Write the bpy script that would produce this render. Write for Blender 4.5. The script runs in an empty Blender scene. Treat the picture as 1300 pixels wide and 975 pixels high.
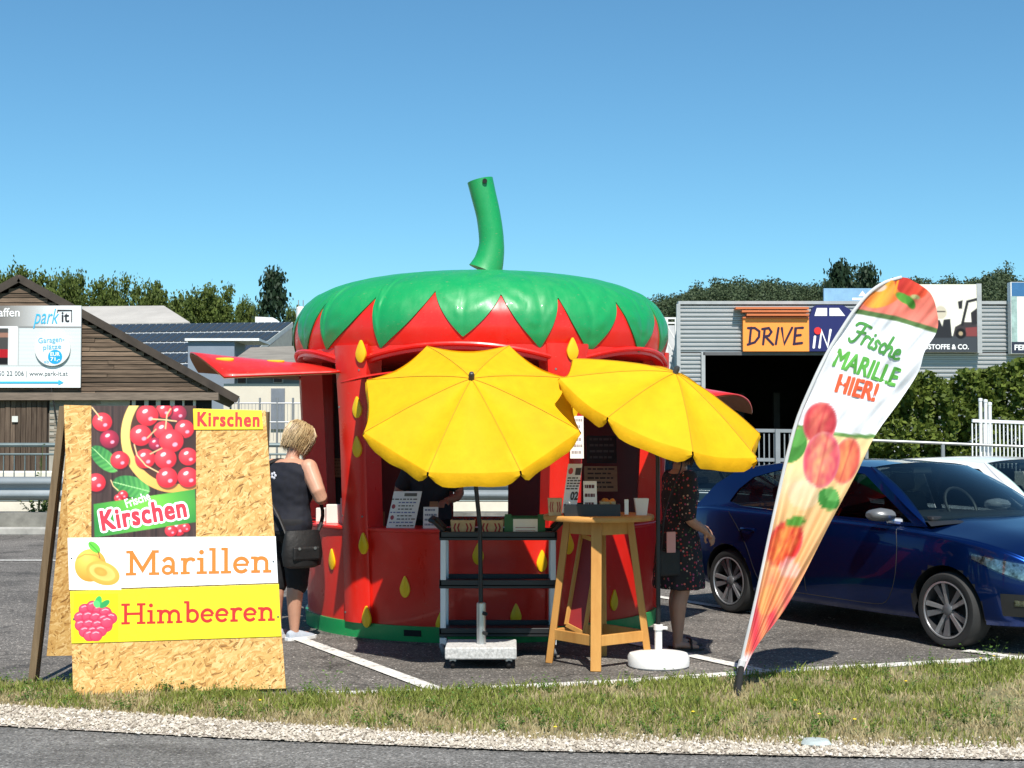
import bpy, bmesh, math, random
import numpy as np
from mathutils import Vector, Matrix, noise
from mathutils.geometry import tessellate_polygon
R = math.radians
PI = math.pi
V = Vector
random.seed(7)
sc = bpy.context.scene
C = sc.collection

# ------------------------------------------------------------------ camera, sky, sun, exposure
CAM_H = 1.65
F = 1800.0
PITCH = R(2.148)
cam_d = bpy.data.cameras.new('camera')
cam_d.sensor_width = 36.0
cam_d.lens = F / 1300.0 * 36.0
cam_d.clip_start = 0.1
cam_d.clip_end = 6000
cam = bpy.data.objects.new('camera', cam_d)
cam.location = (0, 0, CAM_H)
cam.rotation_euler = (R(90) + PITCH, 0, 0)
C.objects.link(cam)
sc.camera = cam

SUN_EL = R(54)
SUN_AZ = R(9)      # to the right of straight behind the camera
sun_dir = V((math.sin(SUN_AZ) * math.cos(SUN_EL), -math.cos(SUN_AZ) * math.cos(SUN_EL), math.sin(SUN_EL)))
world = bpy.data.worlds.new('World')
sc.world = world
world.use_nodes = True
wn = world.node_tree
bg = wn.nodes['Background']
sky = wn.nodes.new('ShaderNodeTexSky')
sky.sky_type = 'NISHITA'
sky.sun_disc = False
sky.sun_elevation = SUN_EL
sky.sun_rotation = math.atan2(sun_dir.x, sun_dir.y)
sky.altitude = 300
sky.air_density = 1.0
sky.dust_density = 0.0
sky.ozone_density = 1.6
tint = wn.nodes.new('ShaderNodeMix')          # camera white balance of the sky
tint.data_type = 'RGBA'
tint.blend_type = 'MULTIPLY'
tint.inputs[0].default_value = 1.0
tint.inputs[7].default_value = (0.56, 0.94, 1.05, 1)
wn.links.new(sky.outputs[0], tint.inputs[6])
wn.links.new(tint.outputs[2], bg.inputs[0])
bg.inputs[1].default_value = 0.092
sun_d = bpy.data.lights.new('sun', 'SUN')
sun_d.energy = 5.0
sun_d.angle = R(0.5)
sun_d.color = (1.0, 0.95, 0.87)
sun = bpy.data.objects.new('sun', sun_d)
sun.rotation_euler = (-sun_dir).to_track_quat('-Z', 'Y').to_euler()
sun.location = (3, -6, 12)
C.objects.link(sun)
sc.view_settings.view_transform = 'Standard'
sc.view_settings.look = 'None'
sc.view_settings.exposure = 0.5
sc.view_settings.gamma = 1.0
sc.view_settings.use_curve_mapping = False
sc.render.engine = 'CYCLES'
sc.cycles.max_bounces = 8
sc.cycles.transparent_max_bounces = 16
sc.cycles.use_denoising = True

# ------------------------------------------------------------------ measuring helpers
def ray(px, py):
    v = 487.5 - py
    return V((px - 650.0, F * math.cos(PITCH) - v * math.sin(PITCH), F * math.sin(PITCH) + v * math.cos(PITCH)))
def at(px, py, Y):                       # point seen at a pixel, at depth Y metres
    d = ray(px, py)
    d = d * (Y / d.y)
    return V((d.x, d.y, d.z + CAM_H))
def G(px, py, z=0.0):                    # point on the ground seen at a pixel
    d = ray(px, py)
    t = (z - CAM_H) / d.z
    return V((d.x * t, d.y * t, z))
def on_plane(px, py, o, n):
    d = ray(px, py)
    c = V((0, 0, CAM_H))
    return c + d * ((o - c).dot(n) / d.dot(n))

# ------------------------------------------------------------------ materials
def lin(c):
    f = lambda u: u / 12.92 if u <= 0.04045 else ((u + 0.055) / 1.055) ** 2.4
    return tuple(f(x) for x in c[:3])
def srgb(r, g, b):
    return lin((r / 255.0, g / 255.0, b / 255.0))
MATS = {}
def nodes_of(name):
    m = bpy.data.materials.new(name)
    m.use_nodes = True
    nt = m.node_tree
    b = nt.nodes['Principled BSDF']
    return m, nt, b
def ramp(nt, stops, fac):
    r = nt.nodes.new('ShaderNodeValToRGB')
    el = r.color_ramp.elements
    while len(el) < len(stops):
        el.new(0.5)
    for e, (p, c) in zip(el, stops):
        e.position = p
        e.color = (c[0], c[1], c[2], 1)
    nt.links.new(fac, r.inputs[0])
    return r.outputs[0]
def coords(nt, scale=(1, 1, 1), rot=(0, 0, 0), kind='Object'):
    t = nt.nodes.new('ShaderNodeTexCoord')
    mp = nt.nodes.new('ShaderNodeMapping')
    mp.inputs['Scale'].default_value = scale
    mp.inputs['Rotation'].default_value = rot
    nt.links.new(t.outputs[kind], mp.inputs[0])
    return mp.outputs[0]
def tex_noise(nt, vec, scale, detail=4, rough=0.55):
    n = nt.nodes.new('ShaderNodeTexNoise')
    n.inputs['Scale'].default_value = scale
    n.inputs['Detail'].default_value = detail
    n.inputs['Roughness'].default_value = rough
    nt.links.new(vec, n.inputs['Vector'])
    return n.outputs['Fac']
def mixc(nt, fac, a, b, mode='MIX'):
    m = nt.nodes.new('ShaderNodeMix')
    m.data_type = 'RGBA'
    m.blend_type = mode
    for val, key in ((fac, 0), (a, 6), (b, 7)):
        s = m.inputs[key]
        if isinstance(val, (int, float)):
            s.default_value = val
        elif isinstance(val, tuple):
            s.default_value = (val[0], val[1], val[2], 1)
        else:
            nt.links.new(val, s)
    return m.outputs[2]
def add_bump(nt, b, fac, strength, dist=0.01):
    bp = nt.nodes.new('ShaderNodeBump')
    bp.inputs['Strength'].default_value = strength
    bp.inputs['Distance'].default_value = dist
    nt.links.new(fac, bp.inputs['Height'])
    nt.links.new(bp.outputs[0], b.inputs['Normal'])
def pm(name, col, rough=0.5, metal=0.0, spec=0.5, var=0.12, scale=4.0, stretch=(1, 1, 1), bump=0.0, bscale=60.0, bdist=0.005, coat=0.0, second=None, per_obj=0.0):
    if name in MATS:
        return MATS[name]
    m, nt, b = nodes_of(name)
    b.inputs['Roughness'].default_value = rough
    b.inputs['Metallic'].default_value = metal
    b.inputs['Specular IOR Level'].default_value = spec
    b.inputs['Coat Weight'].default_value = coat
    b.inputs['Coat Roughness'].default_value = 0.04
    vec = coords(nt, stretch)
    n = tex_noise(nt, vec, scale, 6, 0.6)
    lo = tuple(max(0, c * (1 - var)) for c in col)
    hi = tuple(min(1, c * (1 + var)) for c in (second or col))
    out = ramp(nt, [(0.3, lo), (0.7, hi)], n)
    if per_obj:
        oi = nt.nodes.new('ShaderNodeObjectInfo')
        o2 = ramp(nt, [(0, (1 - per_obj,) * 3), (1, (1, 1, 1))], oi.outputs['Random'])
        out = mixc(nt, 1.0, out, o2, 'MULTIPLY')
    nt.links.new(out, b.inputs['Base Color'])
    if bump:
        add_bump(nt, b, tex_noise(nt, vec, bscale, 4), bump, bdist)
    MATS[name] = m
    return m
def glass_mat(name, tint, ior=1.5, rough=0.0):
    if name in MATS:
        return MATS[name]
    m = bpy.data.materials.new(name)
    m.use_nodes = True
    nt = m.node_tree
    nt.nodes.clear()
    out = nt.nodes.new('ShaderNodeOutputMaterial')
    tr = nt.nodes.new('ShaderNodeBsdfTransparent')
    tr.inputs[0].default_value = (*tint, 1)
    gl = nt.nodes.new('ShaderNodeBsdfGlossy')
    gl.inputs['Roughness'].default_value = rough
    gl.inputs['Color'].default_value = (1, 1, 1, 1)
    lw_ = nt.nodes.new('ShaderNodeLayerWeight')
    lw_.inputs[0].default_value = 0.5
    pw_ = nt.nodes.new('ShaderNodeMath'); pw_.operation = 'POWER'; pw_.inputs[1].default_value = 5.0
    nt.links.new(lw_.outputs['Facing'], pw_.inputs[0])
    fr = nt.nodes.new('ShaderNodeMath'); fr.operation = 'MULTIPLY_ADD'; fr.inputs[1].default_value = 0.9; fr.inputs[2].default_value = 0.04
    nt.links.new(pw_.outputs[0], fr.inputs[0])
    mx = nt.nodes.new('ShaderNodeMixShader')
    nt.links.new(fr.outputs[0], mx.inputs[0])
    nt.links.new(tr.outputs[0], mx.inputs[1])
    nt.links.new(gl.outputs[0], mx.inputs[2])
    nt.links.new(mx.outputs[0], out.inputs[0])
    MATS[name] = m
    return m
def cloth_mat(name, col, trans=0.35, rough=0.8, var=0.06, bump=0.2):
    if name in MATS:
        return MATS[name]
    m, nt, b = nodes_of(name)
    vec = coords(nt)
    n = tex_noise(nt, vec, 9, 5)
    cc = ramp(nt, [(0.3, tuple(c * (1 - var) for c in col)), (0.7, tuple(min(1, c * (1 + var)) for c in col))], n)
    nt.links.new(cc, b.inputs['Base Color'])
    b.inputs['Roughness'].default_value = rough
    b.inputs['Specular IOR Level'].default_value = 0.25
    add_bump(nt, b, tex_noise(nt, vec, 14, 3), bump, 0.02)
    tl = nt.nodes.new('ShaderNodeBsdfTranslucent')
    nt.links.new(cc, tl.inputs[0])
    mx = nt.nodes.new('ShaderNodeMixShader')
    mx.inputs[0].default_value = trans
    nt.links.new(b.outputs[0], mx.inputs[1])
    nt.links.new(tl.outputs[0], mx.inputs[2])
    nt.links.new(mx.outputs[0], nt.nodes['Material Output'].inputs[0])
    MATS[name] = m
    return m
def print_mat(name, rough=0.5, trans=0.0):         # flat printed artwork, colours held per vertex
    if name in MATS:
        return MATS[name]
    m, nt, b = nodes_of(name)
    a = nt.nodes.new('ShaderNodeAttribute')
    a.attribute_name = 'print'
    nt.links.new(a.outputs['Color'], b.inputs['Base Color'])
    b.inputs['Roughness'].default_value = rough
    b.inputs['Specular IOR Level'].default_value = 0.3
    if trans:
        tl = nt.nodes.new('ShaderNodeBsdfTranslucent')
        nt.links.new(a.outputs['Color'], tl.inputs[0])
        mx = nt.nodes.new('ShaderNodeMixShader')
        mx.inputs[0].default_value = trans
        nt.links.new(b.outputs[0], mx.inputs[1])
        nt.links.new(tl.outputs[0], mx.inputs[2])
        nt.links.new(mx.outputs[0], nt.nodes['Material Output'].inputs[0])
    MATS[name] = m
    return m
def leaf_mat(name, dark, light, trans=0.3):
    if name in MATS:
        return MATS[name]
    m, nt, b = nodes_of(name)
    g = nt.nodes.new('ShaderNodeNewGeometry')
    cc = ramp(nt, [(0.0, dark), (1.0, light)], g.outputs['Random Per Island'])
    vec = coords(nt)
    n = tex_noise(nt, vec, 0.35, 3)
    cc = mixc(nt, n, cc, mixc(nt, 0.6, cc, light))
    nt.links.new(cc, b.inputs['Base Color'])
    b.inputs['Roughness'].default_value = 0.6
    b.inputs['Specular IOR Level'].default_value = 0.25
    tl = nt.nodes.new('ShaderNodeBsdfTranslucent')
    nt.links.new(cc, tl.inputs[0])
    mx = nt.nodes.new('ShaderNodeMixShader')
    mx.inputs[0].default_value = trans
    nt.links.new(b.outputs[0], mx.inputs[1])
    nt.links.new(tl.outputs[0], mx.inputs[2])
    nt.links.new(mx.outputs[0], nt.nodes['Material Output'].inputs[0])
    MATS[name] = m
    return m
def osb_mat():
    m, nt, b = nodes_of('osb_board')
    stops = [(0.0, srgb(122, 84, 42)), (0.07, srgb(178, 132, 72)), (0.4, srgb(196, 152, 88)), (0.7, srgb(206, 166, 102)), (1.0, srgb(218, 184, 126))]
    layers, bumps = [], []
    for k, ang in enumerate((0.25, 0.95, -0.55, 2.0)):
        vec = coords(nt, (1, 1, 1), (0, 0, 0))
        nz = nt.nodes.new('ShaderNodeTexNoise')
        nz.inputs['Scale'].default_value = 5
        nt.links.new(vec, nz.inputs['Vector'])
        add = nt.nodes.new('ShaderNodeVectorMath')
        add.operation = 'MULTIPLY_ADD'
        nt.links.new(nz.outputs['Color'], add.inputs[0])
        add.inputs[1].default_value = (0.10, 0.10, 0.10)
        nt.links.new(vec, add.inputs[2])
        mp = nt.nodes.new('ShaderNodeMapping')
        mp.vector_type = 'POINT'
        mp.inputs['Rotation'].default_value = (0, ang, 0)
        mp.inputs['Location'].default_value = (k * 3.1, k * 1.7, k * 0.9)
        nt.links.new(add.outputs[0], mp.inputs[0])
        mp2 = nt.nodes.new('ShaderNodeMapping')
        mp2.inputs['Scale'].default_value = (84, 22, 22)
        nt.links.new(mp.outputs[0], mp2.inputs[0])
        vo = nt.nodes.new('ShaderNodeTexVoronoi')
        vo.inputs['Scale'].default_value = 1.0
        nt.links.new(mp2.outputs[0], vo.inputs['Vector'])
        sep = nt.nodes.new('ShaderNodeSeparateColor')
        nt.links.new(vo.outputs['Color'], sep.inputs[0])
        # fine grain along each strand
        mp3 = nt.nodes.new('ShaderNodeMapping')
        mp3.inputs['Scale'].default_value = (240, 9, 12)
        nt.links.new(mp.outputs[0], mp3.inputs[0])
        g = tex_noise(nt, mp3.outputs[0], 1.0, 2)
        ma = nt.nodes.new('ShaderNodeMath')
        ma.operation = 'MULTIPLY_ADD'
        nt.links.new(g, ma.inputs[0])
        ma.inputs[1].default_value = 0.75
        nt.links.new(sep.outputs[0], ma.inputs[2])
        mb = nt.nodes.new('ShaderNodeMath')
        mb.operation = 'SUBTRACT'
        nt.links.new(ma.outputs[0], mb.inputs[0])
        mb.inputs[1].default_value = 0.37
        layers.append((ramp(nt, stops, mb.outputs[0]), sep.outputs[1]))
        bumps.append(sep.outputs[2])
    cc = layers[0][0]
    bb = bumps[0]
    for k in range(1, 4):
        gt = nt.nodes.new('ShaderNodeMath')
        gt.operation = 'GREATER_THAN'
        nt.links.new(layers[k][1], gt.inputs[0])
        gt.inputs[1].default_value = 0.62
        cc = mixc(nt, gt.outputs[0], cc, layers[k][0])
    nt.links.new(cc, b.inputs['Base Color'])
    b.inputs['Roughness'].default_value = 0.7
    b.inputs['Specular IOR Level'].default_value = 0.25
    add_bump(nt, b, bb, 0.25, 0.003)
    MATS['osb'] = m
    return m

# ------------------------------------------------------------------ mesh helpers
def origin(o):
    p = V((0, 0, 0))
    while o is not None:
        p = p + o.location
        o = o.parent
    return p
class MB:
    """collects shapes given in world (or local) coordinates; build() links them as one mesh"""
    def __init__(self):
        self.v, self.f = [], []
    def add(self, vs, fs):
        n = len(self.v)
        self.v += [V(p) for p in vs]
        self.f += [tuple(i + n for i in f) for f in fs]
        return self
    def box(self, c, s, M=None):
        hx, hy, hz = s[0] / 2, s[1] / 2, s[2] / 2
        vs = [V((x, y, z)) for x in (-hx, hx) for y in (-hy, hy) for z in (-hz, hz)]
        if M is not None:
            vs = [M @ p for p in vs]
        c = V(c)
        return self.add([p + c for p in vs], [(0, 1, 3, 2), (4, 6, 7, 5), (0, 4, 5, 1), (2, 3, 7, 6), (0, 2, 6, 4), (1, 5, 7, 3)])
    def bar(self, a, b, w, d, up=(0, 0, 1)):           # rectangular bar between two points
        a, b = V(a), V(b)
        t = (b - a).normalized()
        u = V(up)
        if abs(t.dot(u)) > 0.98:
            u = V((0, 1, 0))
        s = t.cross(u).normalized()
        u = s.cross(t)
        vs = []
        for p in (a, b):
            for i, j in ((-1, -1), (1, -1), (1, 1), (-1, 1)):
                vs.append(p + s * (i * w / 2) + u * (j * d / 2))
        return self.add(vs, [(3, 2, 1, 0), (4, 5, 6, 7), (0, 1, 5, 4), (1, 2, 6, 5), (2, 3, 7, 6), (3, 0, 4, 7)])
    def loft(self, rings, caps=True, close=True):
        n = len(rings[0])
        base = len(self.v)
        for r in rings:
            self.v += [V(p) for p in r]
        m = n if close else n - 1
        for i in range(len(rings) - 1):
            for j in range(m):
                k = (j + 1) % n
                self.f.append((base + i * n + j, base + i * n + k, base + (i + 1) * n + k, base + (i + 1) * n + j))
        if caps:
            self.f.append(tuple(base + j for j in reversed(range(n))))
            self.f.append(tuple(base + (len(rings) - 1) * n + j for j in range(n)))
        return self
    def tube(self, pts, r, n=8, caps=True, flat=1.0):
        pts = [V(p) for p in pts]
        rr = r if isinstance(r, (list, tuple)) else [r] * len(pts)
        rings = []
        prev = None
        for i, p in enumerate(pts):
            t = (pts[min(i + 1, len(pts) - 1)] - pts[max(i - 1, 0)]).normalized()
            if prev is None:
                u = V((0, 0, 1)) if abs(t.z) < 0.9 else V((0, 1, 0))
            else:
                u = prev
            s = t.cross(u)
            if s.length < 1e-6:
                s = t.cross(V((1, 0, 0)))
            s.normalize()
            u = s.cross(t).normalized()
            prev = u
            rings.append([p + (s * math.cos(2 * PI * k / n) + u * (math.sin(2 * PI * k / n) * flat)) * rr[i] for k in range(n)])
        return self.loft(rings, caps)
    def lathe(self, prof, n=24, c=(0, 0, 0), M=None, caps=True):
        c = V(c)
        rings = []
        for r, z in prof:
            ring = [V((r * math.cos(2 * PI * k / n), r * math.sin(2 * PI * k / n), z)) for k in range(n)]
            if M is not None:
                ring = [M @ p for p in ring]
            rings.append([p + c for p in ring])
        return self.loft(rings, caps)
    def prism(self, poly, o, ex, ey, depth, n=None):    # extruded 2D polygon on a frame, depth along n
        o, ex, ey = V(o), V(ex), V(ey)
        n = V(n) if n is not None else ex.cross(ey).normalized()
        a = [o + ex * x + ey * y for x, y in poly]
        b = [p + n * depth for p in a]
        k = len(poly)
        fs = [tuple(range(k, 2 * k)), tuple(reversed(range(k)))]
        fs += [(i, (i + 1) % k, k + (i + 1) % k, k + i) for i in range(k)]
        return self.add(a + b, fs)
    def grid(self, rows):
        base = len(self.v)
        n = len(rows[0])
        for r in rows:
            self.v += [V(p) for p in r]
        for i in range(len(rows) - 1):
            for j in range(n - 1):
                self.f.append((base + i * n + j, base + i * n + j + 1, base + (i + 1) * n + j + 1, base + (i + 1) * n + j))
        return self
    def ball(self, c, r, n=10, m=8):
        c = V(c)
        rx, ry, rz = r if isinstance(r, (tuple, list)) else (r, r, r)
        rings = []
        for i in range(m + 1):
            a = -PI / 2 + PI * i / m
            q = max(math.cos(a), 0.02)
            rings.append([c + V((rx * q * math.cos(2 * PI * k / n), ry * q * math.sin(2 * PI * k / n), rz * math.sin(a))) for k in range(n)])
        return self.loft(rings)
    def mesh(self, name, off=V((0, 0, 0))):
        me = bpy.data.meshes.new(name)
        me.from_pydata([tuple(p - off) for p in self.v], [], self.f)
        me.validate()
        return me
    def build(self, name, mat, parent=None, smooth=False, bevel=0.0, local=False, angle=40, solid=0.0, subsurf=0, kind=None):
        off = V((0, 0, 0)) if (local or parent is None) else origin(parent)
        me = self.mesh(name, off)
        return link(name, me, mat, parent, smooth, bevel, angle, solid, subsurf, kind)
def link(name, me, mat, parent=None, smooth=False, bevel=0.0, angle=40, solid=0.0, subsurf=0, kind=None):
    o = bpy.data.objects.new(name, me)
    C.objects.link(o)
    if mat is not None:
        me.materials.append(mat)
    if parent is not None:
        o.parent = parent
    if smooth:
        me.polygons.foreach_set('use_smooth', [True] * len(me.polygons))
        if angle < 180:
            me.set_sharp_from_angle(angle=R(angle))
    if solid:
        md = o.modifiers.new('solid', 'SOLIDIFY')
        md.thickness = solid
        md.offset = 0
    if bevel:
        md = o.modifiers.new('bevel', 'BEVEL')
        md.width = bevel
        md.segments = 2
        md.limit_method = 'ANGLE'
        md.angle_limit = R(35)
    if subsurf:
        md = o.modifiers.new('subsurf', 'SUBSURF')
        md.levels = subsurf
        md.render_levels = subsurf
    if kind:
        o['kind'] = kind
    return o
def thing(name, label, cat, loc=(0, 0, 0), rz=0.0, group=None):
    o = bpy.data.objects.new(name, None)
    o.empty_display_size = 0.2
    C.objects.link(o)
    o.location = loc
    o.rotation_euler = (0, 0, rz)
    tag(o, label, cat, group)
    return o
def tag(o, label, cat, group=None):
    o['label'] = label
    o['category'] = cat
    if group:
        o['group'] = group
    return o
def struct(o):
    o['kind'] = 'structure'
    return o
def copy_tree(o, parent=None):
    c = o.copy()
    C.objects.link(c)
    c.parent = parent
    for ch in list(o.children):
        copy_tree(ch, c)
    return c
def rotz(a):
    return Matrix.Rotation(a, 3, 'Z')
def frame_M(ex, ey, ez):
    return Matrix((ex, ey, ez)).transposed()
def cat_rom(pts, n=6, closed=False):
    pts = [V(p) for p in pts]
    out = []
    L = len(pts)
    rng = range(L) if closed else range(L - 1)
    for i in rng:
        p0 = pts[(i - 1) % L] if (closed or i > 0) else pts[0]
        p1, p2 = pts[i], pts[(i + 1) % L]
        p3 = pts[(i + 2) % L] if (closed or i + 2 < L) else pts[-1]
        for k in range(n):
            t = k / n
            out.append(0.5 * ((2 * p1) + (p2 - p0) * t + (2 * p0 - 5 * p1 + 4 * p2 - p3) * t * t + (3 * p1 - p0 - 3 * p2 + p3) * t ** 3))
    if not closed:
        out.append(pts[-1])
    return out
def baked(o, name=None):                 # mesh with modifiers applied
    dg = bpy.context.evaluated_depsgraph_get()
    dg.update()
    me = bpy.data.meshes.new_from_object(o.evaluated_get(dg))
    me.name = name or o.name
    return me
def drop(o):
    me = o.data
    bpy.data.objects.remove(o)
    if me and me.users == 0:
        bpy.data.meshes.remove(me)

# ------------------------------------------------------------------ lettering
def text2d(s, size=1.0, bold=0.0, shear=0.0, space=1.0, res=3, align='LEFT'):
    cu = bpy.data.curves.new('t', 'FONT')
    cu.body = s
    cu.size = size
    cu.offset = bold * size
    cu.shear = shear
    cu.space_character = space
    cu.resolution_u = res
    cu.align_x = align
    cu.fill_mode = 'BOTH'
    o = bpy.data.objects.new('t', cu)
    C.objects.link(o)
    bpy.context.view_layer.update()
    dg = bpy.context.evaluated_depsgraph_get()
    me = bpy.data.meshes.new_from_object(o.evaluated_get(dg))
    vs = [(v.co.x, v.co.y) for v in me.vertices]
    fs = [tuple(p.vertices) for p in me.polygons]
    bpy.data.objects.remove(o)
    bpy.data.curves.remove(cu)
    bpy.data.meshes.remove(me)
    return vs, fs
def fit2d(vf, x0, y0, w=None, h=None, rot=0.0):         # scale lettering into a box
    vs, fs = vf
    ax = min(p[0] for p in vs); bx = max(p[0] for p in vs)
    ay = min(p[1] for p in vs); by = max(p[1] for p in vs)
    sx = w / (bx - ax) if w else None
    sy = h / (by - ay) if h else None
    sx = sx or sy
    sy = sy or sx
    c, s = math.cos(rot), math.sin(rot)
    out = []
    for x, y in vs:
        X, Y = (x - ax) * sx, (y - ay) * sy
        out.append((x0 + X * c - Y * s, y0 + X * s + Y * c))
    return out, fs
def strokes2d(strokes, width, cap=True):                # thick polylines (with round ends) as flat pieces; one layer per stroke
    pieces = []
    for pts in strokes:
        w = width
        if isinstance(pts, dict):
            w = pts.get('w', width)
            rc = pts.get('cap', cap)
            pts = pts['p']
        else:
            rc = cap
        P2 = [V((p[0], p[1])) for p in pts]
        vs, fs = [], []
        n = len(P2)
        for i in range(n):
            a = P2[max(i - 1, 0)]; b = P2[min(i + 1, n - 1)]
            t = (b - a)
            if t.length < 1e-9:
                t = V((1, 0))
            t.normalize()
            nn = V((-t.y, t.x))
            k = 1.0
            if 0 < i < n - 1:
                t1 = (P2[i] - P2[i - 1]).normalized(); t2 = (P2[i + 1] - P2[i]).normalized()
                cc = max(-1, min(1, t1.dot(t2)))
                k = 1.0 / max(0.55, math.cos(math.acos(cc) / 2))
            vs += [tuple(P2[i] + nn * (w / 2 * k)), tuple(P2[i] - nn * (w / 2 * k))]
        for i in range(n - 1):
            fs.append((2 * i, 2 * i + 1, 2 * i + 3, 2 * i + 2))
        if rc:
            for e, q in ((0, P2[0] - P2[1]), (n - 1, P2[-1] - P2[-2])):
                a0 = math.atan2(q.y, q.x)
                b0 = len(vs)
                vs += [tuple(P2[e] + V((math.cos(a0 + t), math.sin(a0 + t))) * (w / 2)) for t in [PI / 2 - PI * k / 8 for k in range(9)]]
                fs.append(tuple(reversed(range(b0, b0 + 9))))
        pieces.append((vs, fs))
    return pieces
def place2d(mb, vf, fn, lift=0.0):                      # fn(x, y, lift) -> world
    vs, fs = vf
    mb.add([fn(x, y, lift) for x, y in vs], fs)
def arc(cx, cy, rx, ry, a0, a1, n=10):
    return [(cx + rx * math.cos(R(a0 + (a1 - a0) * i / n)), cy + ry * math.sin(R(a0 + (a1 - a0) * i / n))) for i in range(n + 1)]
def slab_word(word, w=0.15):                            # chunky slab-serif alphabet, cap height 1
    sl = 0.11
    def S(x, y, a=0.2, b=0.2):
        return {'p': [(x - a, y), (x + b, y)], 'w': sl, 'cap': False}
    def stem(x, y0, y1, ww=w):
        return {'p': [(x, y0), (x, y1)], 'w': ww, 'cap': False}
    def flat(p, ww=w):
        return {'p': p, 'w': ww, 'cap': False}
    g = {
        'M': (1.32, [stem(.24, 0, 1), stem(1.08, 0, 1), flat([(.22, .97), (.66, .22), (1.1, .97)], .15), S(.22, .055), S(1.1, .055), S(.18, .945, .14, .12), S(1.14, .945, .12, .14)]),
        'H': (1.2, [stem(.24, 0, 1), stem(.96, 0, 1), flat([(.24, .5), (.96, .5)], .12), S(.24, .055), S(.96, .055), S(.24, .945), S(.96, .945)]),
        'a': (.74, [flat([(.12, .53)] + arc(.32, .46, .18, .2, 130, 0, 8) + [(.5, .06)], .14), flat(arc(.29, .2, .17, .15, 0, 360, 16), .12), S(.56, .055, .08, .14)]),
        'r': (.62, [stem(.2, 0, .66), S(.2, .055, .16, .19), S(.14, .61, .1, .08), flat([(.2, .36)] + arc(.42, .42, .2, .2, 160, 60, 6) + [(.55, .52)], .14)]),
        'i': (.46, [stem(.22, 0, .66), S(.22, .055), S(.14, .61, .1, .08), {'p': [(.21, .88), (.215, .88)], 'w': .19, 'cap': True}]),
        'l': (.46, [stem(.22, 0, 1.04), S(.22, .055), S(.14, .99, .1, .08)]),
        'e': (.68, [flat(arc(.34, .33, .25, .275, -38, -350, 20), .14), flat([(.1, .34), (.6, .34)], .1)]),
        'n': (.84, [stem(.2, 0, .66), S(.2, .055, .17, .17), S(.12, .61, .1, .08), flat([(.22, .4)] + arc(.41, .4, .21, .2, 160, 0, 10) + [(.62, .0)], .14), S(.63, .055, .15, .17)]),
        'm': (1.26, [stem(.2, 0, .66), S(.2, .055, .17, .17), S(.12, .61, .1, .08), flat([(.22, .42)] + arc(.41, .4, .2, .2, 160, 0, 10) + [(.61, .0)], .14), S(.62, .055, .13, .15), flat([(.63, .42)] + arc(.83, .4, .2, .2, 160, 0, 10) + [(1.03, .0)], .14), S(1.04, .055, .13, .17)]),
        'b': (.76, [stem(.2, .03, 1.04), S(.12, .99, .1, .08), flat(arc(.41, .33, .24, .27, -155, 155, 18), .14)]),
    }
    x = 0
    out = []
    for ch in word:
        adv, st = g[ch]
        for s in st:
            out.append({'p': [(p[0] + x, p[1]) for p in s['p']], 'w': s['w'], 'cap': s['cap']})
        x += adv
    return out, x

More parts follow.
